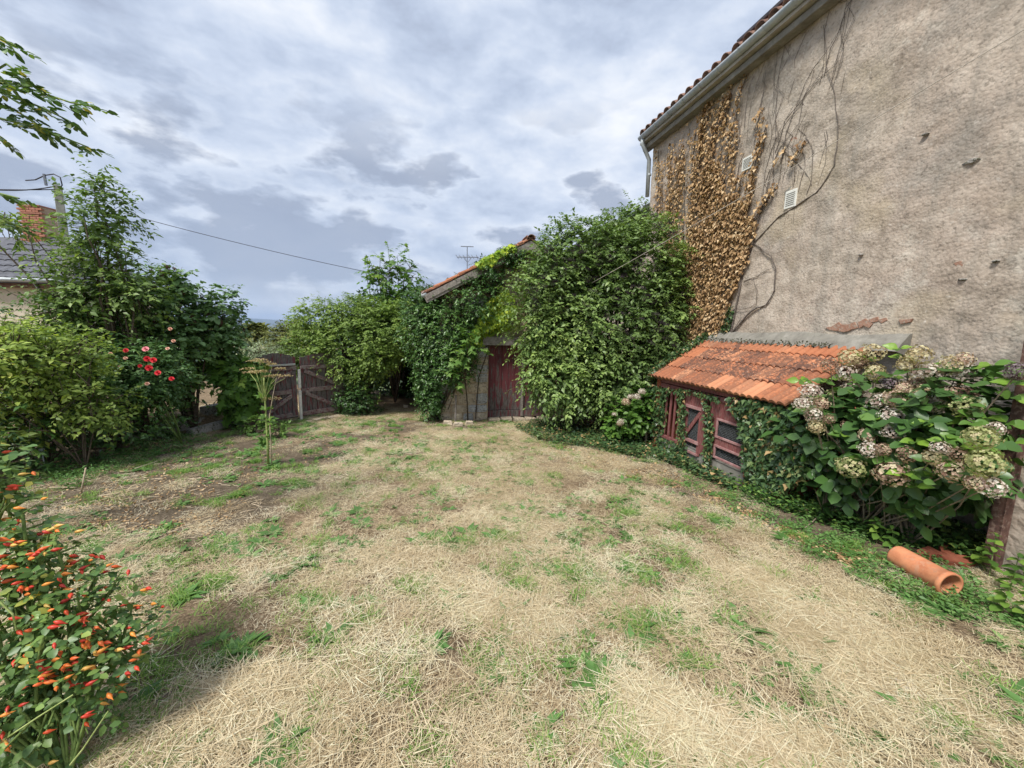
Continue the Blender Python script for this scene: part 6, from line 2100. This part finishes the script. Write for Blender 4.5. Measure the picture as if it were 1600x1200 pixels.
ground_cover('leaf_litter', 'brown fallen leaves on the soil before the elder bush and hutch', [(840, 690), (900, 700), (1010, 718), (1100, 760), (1240, 830), (1390, 880), (1360, 900), (1200, 830), (1050, 760), (900, 725), (830, 705)], 2600, 0.032, T_ROUND, 'leaf_dead', 0.012, 'leaves', thr=0.2, seed=64)
ground_cover('leaf_litter', 'brown leaves and chips scattered on the bare soil at the left border', [(80, 720), (280, 690), (400, 690), (640, 660), (700, 665), (420, 740), (330, 840), (120, 830), (60, 780)], 3000, 0.026, T_ROUND, 'leaf_dead', 0.012, 'leaves', thr=0.1, seed=65)
ground_cover('border_weeds', 'shaded low weeds along the foot of the left border', [(60, 740), (160, 715), (260, 695), (300, 680), (330, 690), (220, 725), (100, 770)], 2600, 0.045, T_NARROW, 'weed_green', 0.12, 'weeds', seed=66)

# ================================================================== LAWN
tcol = bpy.data.collections.new('lawn_templates')


def blade_set(n, radius, L, elev, wid, rndlo, rndhi, seed, curve=0.3, hmax=0.0, segs=3):
    r = np.random.default_rng(seed)
    a_ = r.uniform(0, 2 * pi, n)
    q = radius * np.sqrt(r.random(n))
    az = r.uniform(0, 2 * pi, n)
    el = r.uniform(*elev, n)
    ln = r.uniform(*L, n)
    P = np.stack([q * np.cos(a_), q * np.sin(a_), r.random(n) * hmax], -1)
    dirh = np.stack([np.cos(az), np.sin(az), np.zeros(n)], -1)
    sidev = np.stack([-np.sin(az), np.cos(az), np.zeros(n)], -1)
    bendv = r.normal(0, curve, n)
    V = []
    for k in range(segs + 1):
        t = k / segs
        c = P + dirh * (ln * np.cos(el) * t)[:, None] + sidev * (bendv * ln * t * t)[:, None]
        c[:, 2] += ln * np.sin(el) * (t - 0.45 * t * t * (el > 0.5)) - (el <= 0.5) * 0.0
        wv = wid * (1 - 0.75 * t ** 2) * r.uniform(0.7, 1.3, n)
        lift = sidev * wv[:, None] / 2
        lift[:, 2] += wv * r.normal(0, .3, n) / 2
        V += [c - lift, c + lift]
    V = np.stack(V, 1)
    k2 = 2 * (segs + 1)
    fs = []
    for k in range(segs):
        fs.append((2 * k, 2 * k + 1, 2 * k + 3, 2 * k + 2))
    F = (np.arange(n) * k2)[:, None, None] + np.array(fs)[None]
    rn = np.repeat(r.uniform(rndlo, rndhi, n), k2)
    return V.reshape(-1, 3), F.reshape(-1, 4), rn


def template(name, V, F, R, mat):
    me = np_mesh(name, V, F, R)
    me.materials.append(MATS[mat])
    o = bpy.data.objects.new(name, me)
    tcol.objects.link(o)


def rosette(seed, n=13, L=0.07, tmpl=T_NARROW):
    r = np.random.default_rng(seed)
    a_ = r.uniform(0, 2 * pi, n)
    T = np.stack([np.cos(a_), np.sin(a_), r.uniform(0.0, .5, n)], -1)
    v, f, rr = place_leaves(T * 0.005, T, np.tile([0, 0, 1.0], (n, 1)) + r.normal(0, .2, (n, 3)), L * r.uniform(.6, 1.2, n), tmpl, r.random(n))
    return v, f, rr


# collection children are picked in name order
template('a_straw_0', *blade_set(170, 0.16, (0.02, 0.09), (0.0, 0.28), 0.0021, 0.15, 1.0, 1, 0.35, 0.018), 'straw')
template('a_straw_1', *blade_set(160, 0.16, (0.02, 0.075), (0.0, 0.40), 0.0020, 0.0, 0.9, 2, 0.35, 0.015), 'straw')
template('a_straw_2', *blade_set(130, 0.16, (0.03, 0.08), (0.3, 1.2), 0.0019, 0.2, 1.0, 3, 0.2, 0.0), 'straw')
_v, _f, _r = blade_set(130, 0.16, (0.06, 0.15), (0.0, 0.18), 0.0022, 0.35, 1.0, 4, 0.12, 0.035)
template('a_straw_3', _v, _f, _r, 'straw')
template('b_green_0', *blade_set(42, 0.05, (0.05, 0.12), (0.5, 1.4), 0.0042, 0.1, 1.0, 5, 0.25), 'grass_green')
template('b_green_1', *blade_set(55, 0.08, (0.03, 0.08), (0.4, 1.4), 0.0036, 0.1, 1.0, 6, 0.25), 'grass_green')
template('b_green_2', *blade_set(45, 0.10, (0.03, 0.09), (0.2, 1.2), 0.003, 0.3, 1.0, 7, 0.25), 'grass_green')
template('c_weed_0', *rosette(8), 'weed_green')
template('c_weed_1', *rosette(9, 10, 0.05, T_OVATE), 'weed_green')
template('c_weed_2', *rosette(10, 20, 0.10, T_NARROW), 'weed_green')


def scatter(name, label, cat, pts, kinds, scl):
    """pts Nx2; kinds = template index for each; instances of real tuft meshes"""
    n = len(pts)
    z = gz_np(pts[:, 0], pts[:, 1])
    me = bpy.data.meshes.new(name)
    me.vertices.add(n)
    me.vertices.foreach_set('co', np.stack([pts[:, 0], pts[:, 1], z], -1).astype(np.float32).ravel())
    for nm_, ty, val in (('idx', 'INT', kinds.astype(np.int32)), ('scl', 'FLOAT', scl.astype(np.float32)), ('rotz', 'FLOAT', RNG.uniform(0, 6.28, n).astype(np.float32))):
        at = me.attributes.new(nm_, ty, 'POINT')
        at.data.foreach_set('value', val)
    o = bpy.data.objects.new(name, me)
    COL.objects.link(o)
    ng = bpy.data.node_groups.new(name + '_scatter', 'GeometryNodeTree')
    ng.interface.new_socket('Geometry', in_out='INPUT', socket_type='NodeSocketGeometry')
    ng.interface.new_socket('Geometry', in_out='OUTPUT', socket_type='NodeSocketGeometry')
    nd, lk = ng.nodes, ng.links
    gi, go = nd.new('NodeGroupInput'), nd.new('NodeGroupOutput')
    ip = nd.new('GeometryNodeInstanceOnPoints')
    ci = nd.new('GeometryNodeCollectionInfo')
    ci.inputs['Collection'].default_value = tcol
    ci.inputs['Separate Children'].default_value = True
    ci.inputs['Reset Children'].default_value = True
    lk.new(gi.outputs[0], ip.inputs['Points'])
    lk.new(ci.outputs[0], ip.inputs['Instance'])
    ip.inputs['Pick Instance'].default_value = True

    def attr(nm_, ty):
        a_ = nd.new('GeometryNodeInputNamedAttribute')
        a_.data_type = ty
        a_.inputs['Name'].default_value = nm_
        return a_.outputs['Attribute']
    lk.new(attr('idx', 'INT'), ip.inputs['Instance Index'])
    cx = nd.new('ShaderNodeCombineXYZ')
    lk.new(attr('rotz', 'FLOAT'), cx.inputs[2])
    lk.new(cx.outputs[0], ip.inputs['Rotation'])
    lk.new(attr('scl', 'FLOAT'), ip.inputs['Scale'])
    lk.new(ip.outputs[0], go.inputs[0])
    md = o.modifiers.new('scatter', 'NODES')
    md.node_group = ng
    return stuff(o, label, cat)


def lawn_mask(x, y):
    """where grass can stand: not inside walls, beds or under the hutch"""
    s_ = x * W[0] + y * W[1]
    d_ = x * N[0] + y * N[1]
    ok = (d_ < 3.75) | ((s_ < 1.9) & (d_ < 4.4))
    ok &= ~((s_ > FS - 0.1) & (d_ > dL - 0.05))
    ok &= y < 10.3
    # left border
    ok &= x > -6.6
    return ok


def rand_pts(n, x0, x1, y0, y1, power=1.0):
    x = RNG.uniform(x0, x1, n)
    y = y0 + (y1 - y0) * RNG.random(n) ** power
    return x, y


x, y = rand_pts(12500, -6.5, 5.2, 0.6, 10.2, 1.25)
keep = lawn_mask(x, y) & (np.abs(x) < 1.5 * y + 1.2)
b = bare_np(x, y)
keep &= RNG.random(len(x)) > np.minimum(b * 1.3, 0.88) + 0.62 * (wave(x * 3.1, y * 3.1, 47) + 0.9 * wave(x * 11, y * 11, 48) > 0.25)
x, y, b = x[keep], y[keep], b[keep]
kinds = RNG.choice([0, 1, 2, 3], len(x), p=[.38, .30, .18, .14])
for (xa, ya, xb, yb, n__, sp_) in ((1150, 905, 1440, 1060, 90, 24), (1250, 1000, 1430, 1120, 45, 20), (290, 1160, 420, 1080, 60, 16), (700, 930, 860, 980, 50, 16), (960, 1120, 1300, 1190, 80, 24)):
    for _ in range(n__):
        t_ = random.random()
        g_ = at_ground(xa + (xb - xa) * t_ + random.gauss(0, sp_), ya + (yb - ya) * t_ + random.gauss(0, sp_ * .6))
        x, y, kinds = np.append(x, g_[0]), np.append(y, g_[1]), np.append(kinds, 3)
scatter('dry_grass', 'bleached dry straw grass covering the lawn', 'grass', np.stack([x, y], -1), kinds, RNG.uniform(.75, 1.2, len(x)))
# green grass: sparse mist plus the patches seen in the picture
gx_, gy_ = rand_pts(3600, -6.3, 5.0, 0.6, 10.0, 1.2)
k1 = lawn_mask(gx_, gy_) & (wave(gx_ * 1.7, gy_ * 1.7, 41) + 0.5 * wave(gx_ * 5, gy_ * 5, 42) + RNG.random(len(gx_)) * 0.9 > 0.45)
gx_, gy_ = gx_[k1], gy_[k1]
gk = RNG.choice([4, 5, 6], len(gx_), p=[.35, .45, .2])
px_l = [(660, 722, 26, 34), (680, 728, 12, 14), (405, 825, 22, 22), (350, 850, 22, 22), (880, 895, 36, 50), (905, 905, 24, 26), (640, 815, 22, 14), (790, 845, 26, 30), (930, 925, 30, 22), (1030, 975, 38, 30), (1005, 900, 22, 18), (1080, 1040, 30, 20), (270, 1180, 26, 16), (770, 735, 18, 14), (1000, 770, 26, 22),
        (720, 860, 20, 12), (300, 910, 26, 24), (345, 915, 26, 24), (495, 785, 30, 22), (250, 850, 20, 14), (900, 835, 26, 16), (150, 860, 12, 10), (1330, 1060, 18, 10), (990, 985, 20, 8), (870, 750, 30, 14), (590, 785, 22, 10), (440, 1165, 26, 14), (260, 1000, 16, 10), (480, 935, 30, 16), (930, 1090, 16, 10),
        (1160, 1120, 20, 8), (1320, 870, 40, 24), (1250, 850, 40, 22), (1260, 1060, 12, 6), (620, 670, 80, 30), (800, 690, 50, 20), (850, 690, 60, 30), (1440, 960, 60, 20)]
for (px, py, rad, n_) in px_l:
    for _ in range(max(4, int(n_ * 0.55))):
        g_ = at_ground(px + random.gauss(0, rad * .55), py + random.gauss(0, rad * .25))
        gx_ = np.append(gx_, g_[0])
        gy_ = np.append(gy_, g_[1])
        gk = np.append(gk, random.choice((4, 5, 6, 7, 9)))
for _ in range(260):
    cx_, cy_ = RNG.uniform(-5.5, 4.2), 0.9 + 8.5 * RNG.random() ** 1.3
    nn__ = int(RNG.integers(3, 12))
    rr_ = RNG.uniform(0.02, 0.11)
    ax_, ay_ = cx_ + RNG.normal(0, rr_, nn__), cy_ + RNG.normal(0, rr_, nn__)
    kk_ = lawn_mask(ax_, ay_)
    gx_, gy_, gk = np.append(gx_, ax_[kk_]), np.append(gy_, ay_[kk_]), np.append(gk, RNG.choice([4, 5, 5, 7, 9], int(kk_.sum())))
scatter('green_grass', 'green grass tufts dotted over the dry lawn', 'grass', np.stack([gx_, gy_], -1), gk, RNG.uniform(.6, 1.15, len(gx_)))
wx, wy = rand_pts(5600, -5.8, 4.4, 0.7, 9.0, 1.2)
k1 = lawn_mask(wx, wy) & (wave(wx * 1.9, wy * 1.9, 43) + RNG.random(len(wx)) > 0.55)
wx, wy = wx[k1], wy[k1]
wk = RNG.choice([7, 8, 9], len(wx), p=[.4, .4, .2])
for (px, py) in ((380, 1015), (690, 1005), (440, 1165), (665, 845), (700, 850), (530, 850), (470, 880), (705, 940), (560, 945), (1250, 1060), (980, 890), (1130, 820), (560, 800), (905, 870), (580, 945), (770, 920), (800, 960), (545, 955)):
    for _ in range(5):
        g_ = at_ground(px + random.gauss(0, 8), py + random.gauss(0, 5))
        wx, wy = np.append(wx, g_[0]), np.append(wy, g_[1])
        wk = np.append(wk, random.choice((7, 9, 9)))
scatter('weeds', 'small broad-leaved weeds and rosettes in the dry lawn', 'weeds', np.stack([wx, wy], -1), wk, RNG.uniform(.55, 1.35, len(wx)))

# broken stalks and chips strewn on the bare soil
dm_ = MB()
for _ in range(420):
    if random.random() < 0.75:
        g_ = at_ground(random.uniform(60, 420), random.uniform(690, 850))
    else:
        g_ = at_ground(random.uniform(300, 1500), random.uniform(700, 1150))
    a_ = random.uniform(0, pi)
    L_ = random.uniform(0.03, 0.16)
    d_ = np.array([cos(a_), sin(a_), random.uniform(-.08, .12)]) * L_ / 2
    dm_.tube([g_ - d_ + np.array([0, 0, .008]), g_ + RNG.normal(0, .004, 3) + np.array([0, 0, .010]), g_ + d_ + np.array([0, 0, .008])], random.uniform(.0018, .0045), 4, False)
stuff(dm_.build('straw_debris', MATS['stick']), 'broken pale stalks strewn over the bare soil', 'debris')

# ================================================================== SMALL THINGS ON THE GROUND
def flat_axis(a, b):
    return norm((b - a) * np.array([1, 1, 0]))


pa, pb_ = at_ground(1408, 896), at_ground(1474, 932)
ax = flat_axis(pa, pb_)
Lp = 0.37
R0 = 0.085
cpt = (pa + pb_) / 2 + np.array([0.02, 0.03, 0])
zc_ = gz(cpt[0], cpt[1]) + R0 * 0.95
pipe_me = MB()
n_ = 28
sv_ = np.cross(ax, [0, 0, 1.0])
vs, fs = [], []
prof = ((-Lp / 2, R0 * 0.94, 0), (-Lp / 2 + 0.01, R0 * 0.98, 0), (0, R0, 0), (Lp / 2 - 0.035, R0 * 1.02, 0), (Lp / 2 - 0.03, R0 * 1.10, 0), (Lp / 2, R0 * 1.10, 0), (Lp / 2, R0 * 0.90, 0), (0, R0 * 0.84, 0), (-Lp / 2, R0 * 0.80, 0))
for (u_, r_, _) in prof:
    for k in range(n_):
        a_ = 2 * pi * k / n_
        vs.append(ax * u_ + (sv_ * cos(a_) + np.array([0, 0, 1.0]) * sin(a_)) * r_)
kk = len(prof)
for i in range(kk):
    for k in range(n_):
        fs.append((i * n_ + k, i * n_ + (k + 1) % n_, ((i + 1) % kk) * n_ + (k + 1) % n_, ((i + 1) % kk) * n_ + k))
pipe_me.add(vs, fs)
pipe = link('clay_pipe', pipe_me.mesh('clay_pipe', True), MATS['terracotta'], None, (cpt[0], cpt[1], zc_))
tag(pipe, 'short orange clay pipe lying in the weeds below the hydrangea', 'pipe')

for i, (px, py, an, lab) in enumerate(((1452, 872, 0.3, 'half buried old red brick behind the middle of the clay pipe'), (1478, 866, 0.9, 'broken red tile lying behind the mouth end of the clay pipe'), (1492, 884, -0.2, 'dark red brick fragment right against the clay pipe rim'))):
    p = at_ground(px, py)
    me = MB().box((0, 0, 0), (0.19, 0.09, 0.045), (np.array([cos(an), sin(an), 0]), np.array([-sin(an), cos(an), 0.2]), np.array([0, 0, 1.0])), 0.006).mesh('loose_brick')
    tag(link('loose_brick', me, MATS['brick_red'], None, p + np.array([0, 0, .02]), bevel=0.006), lab, 'brick')

p = at_ground(1418, 1082)
me = MB().box((0, 0, 0), (0.06, 0.085, 0.04), (norm(np.array([1, -.35, .1])), norm(np.array([.35, 1, 0])), np.array([0, 0, 1.0])), 0.004).mesh('wood_block')
tag(link('wood_block', me, MATS['block_wood'], None, p + np.array([0, 0, .012]), bevel=0.005), 'small pale wooden block lying in the dry grass at lower right', 'block')
p = at_ground(1072, 1083)
me = bpy.data.meshes.new('clod')
mb = MB()
vs = []
for i in range(5):
    for k in range(7):
        th, ph = pi * (i + .5) / 5, 2 * pi * k / 7
        vs.append(np.array([sin(th) * cos(ph), sin(th) * sin(ph), cos(th)]) * 0.011 * (1 + RNG.normal(0, .12)))
mb.add(vs, [(i * 7 + k, i * 7 + (k + 1) % 7, (i + 1) * 7 + (k + 1) % 7, (i + 1) * 7 + k) for i in range(4) for k in range(7)] + [tuple(range(7)), tuple(range(28, 35))[::-1]])
tag(link('walnut', mb.mesh('walnut'), MATS['seed_brown'], None, p + np.array([0, 0, .014])), 'blackened round nut lying on the straw at lower centre right', 'nut')


def stick(px0, py0, px1, py1, r, label, mat='stick', lift=0.0, bend=0.015, name='stick'):
    a_, b_ = at_ground(px0, py0), at_ground(px1, py1)
    b_ = b_ + np.array([0, 0, lift])
    L = np.linalg.norm(b_ - a_)
    pts = [a_ + (b_ - a_) * t + np.array([RNG.normal(0, bend * L), RNG.normal(0, bend * L), r + 0.008]) * (1 if 0 < t < 1 else 1) for t in np.linspace(0, 1, 6)]
    mb = MB().tube([q - a_ for q in pts], [r, r * .95, r * .9, r * .8, r * .7, r * .5], 6)
    tag(link(name, mb.mesh(name, True), MATS[mat], None, a_), label, 'stick')


stick(210, 736, 285, 712, 0.008, 'long pale straw-coloured stick lying before the rose bush')
stick(78, 765, 120, 764, 0.007, 'short tan cane lying level at the left border')
stick(900, 960, 925, 985, 0.006, 'pale forked twig in the lawn centre', bend=.05)
stick(937, 915, 967, 943, 0.006, 'flat grey splinter beside the big green tuft in mid lawn')
stick(930, 963, 945, 966, 0.006, 'short white chip of wood right of the forked twig', 'block_wood')
stick(930, 1005, 972, 1022, 0.006, 'dark reddish root crossing the straw right of centre', 'root', bend=.06)
stick(300, 1195, 330, 1185, 0.006, 'dark reddish twig at the bottom edge on the left', 'root')
stick(1040, 1170, 1075, 1105, 0.005, 'dark bent root near the bottom edge right of centre', 'root', bend=.05)
stick(228, 790, 290, 776, 0.006, 'thin pale stick across the bare soil on the left', bend=.02)
stick(155, 776, 195, 772, 0.006, 'small pale twig on bare soil below the yellow green shrub')
stick(245, 1000 + 110, 290, 1075, 0.009, 'thick brown twig lying at the foot of the rosehip bush', 'bark')
stick(1257, 828, 1298, 785, 0.006, 'grey arching twig fallen below the hutch ivy', 'bark_pale', .06)
stick(1290, 800, 1345, 812, 0.006, 'grey straight twig crossing the arching twig by the hutch ivy', 'bark_pale', .04)
stick(1545, 988, 1590, 1000, 0.005, 'thin pale twig at the right edge below the nettles', lift=0.02)
st0 = at_ground(126, 772)
st1 = at_depth(134, 731, st0[1] + 0.05)
o = link('cane', MB().tube([(0, 0, -.02), st1 - st0], [0.008, 0.007], 6).mesh('cane', True), MATS['stick'], None, st0)
tag(o, 'upright pale cane stuck in the soil at the left border', 'cane')
# pale stones at the shed foot
for i, (px, py, a, lab) in enumerate(((700, 663, .16, 'pale flat stone leftmost at the foot of the shed wall'), (715, 665, .22, 'longest pale stone at the foot of the sapling'), (733, 663, .17, 'squarish pale stone right of the sapling foot'), (634, 637, .14, 'lone white stone glinting in the dark passage'))):
    p = at_ground(px, py)
    me = MB().box((0, 0, 0), (a, a * .6, 0.09), AX[1:2] + (W, AX[2]), 0.014).mesh('field_stone')
    tag(link('field_stone', me, MATS['stone_pale'], None, p + np.array([0, 0, .03]), bevel=0.015), lab, 'stone')
pb2 = at_ground(711, 660)
o = link('old_stake', MB().tube([(0, 0, -.05), (0.01, 0, 0.62)], 0.022, 6).mesh('old_stake'), MATS['old_wood'], None, pb2 + np.array([0, 0.05, 0]))
tag(o, 'short grey wooden stake against the shed wall left of the sapling', 'stake')
# blue-grey container glimpsed behind the roses, small label on a stake
p = at_ground(285, 622)
bt = MB().tube([(0, 0, 0), (0, 0, 0.05), (0, 0, 0.55), (0, 0, 0.6)], [0.16, 0.19, 0.19, 0.15], 14)
tag(link('water_butt', bt.mesh('water_butt', True), MATS['butt_blue'], None, p), 'blue grey water butt glimpsed between lilac and bank', 'water butt')
o = link('plant_label', MB().box((0, 0, 0.26), (0.07, 0.006, 0.06), XA).box((0, 0.004, 0.12), (0.012, 0.006, 0.3), XA).mesh('plant_label'), MATS['zinc'], None, at_ground(70, 736))
tag(o, 'small grey label plate on a stake under the left shrubs', 'plant label')

# ------------------------------------------------------------------ haze over the plain
hb = MB().box((0, 6900, 60), (28600, 14600, 400), XA)
m = bpy.data.materials.new('haze')
m.use_nodes = True
nt = NT(m.node_tree)
pv = nt.n('ShaderNodeVolumePrincipled', Color=(0.55, 0.72, 1.0, 1), Density=0.00008)
pv.inputs['Anisotropy'].default_value = 0.0
nt.n('ShaderNodeOutputMaterial', Volume=pv)
hz = hb.build('haze', m)
hz['kind'] = 'stuff'
hz['label'] = 'thin blue haze over the distant plain'
print('objects', len(bpy.data.objects))
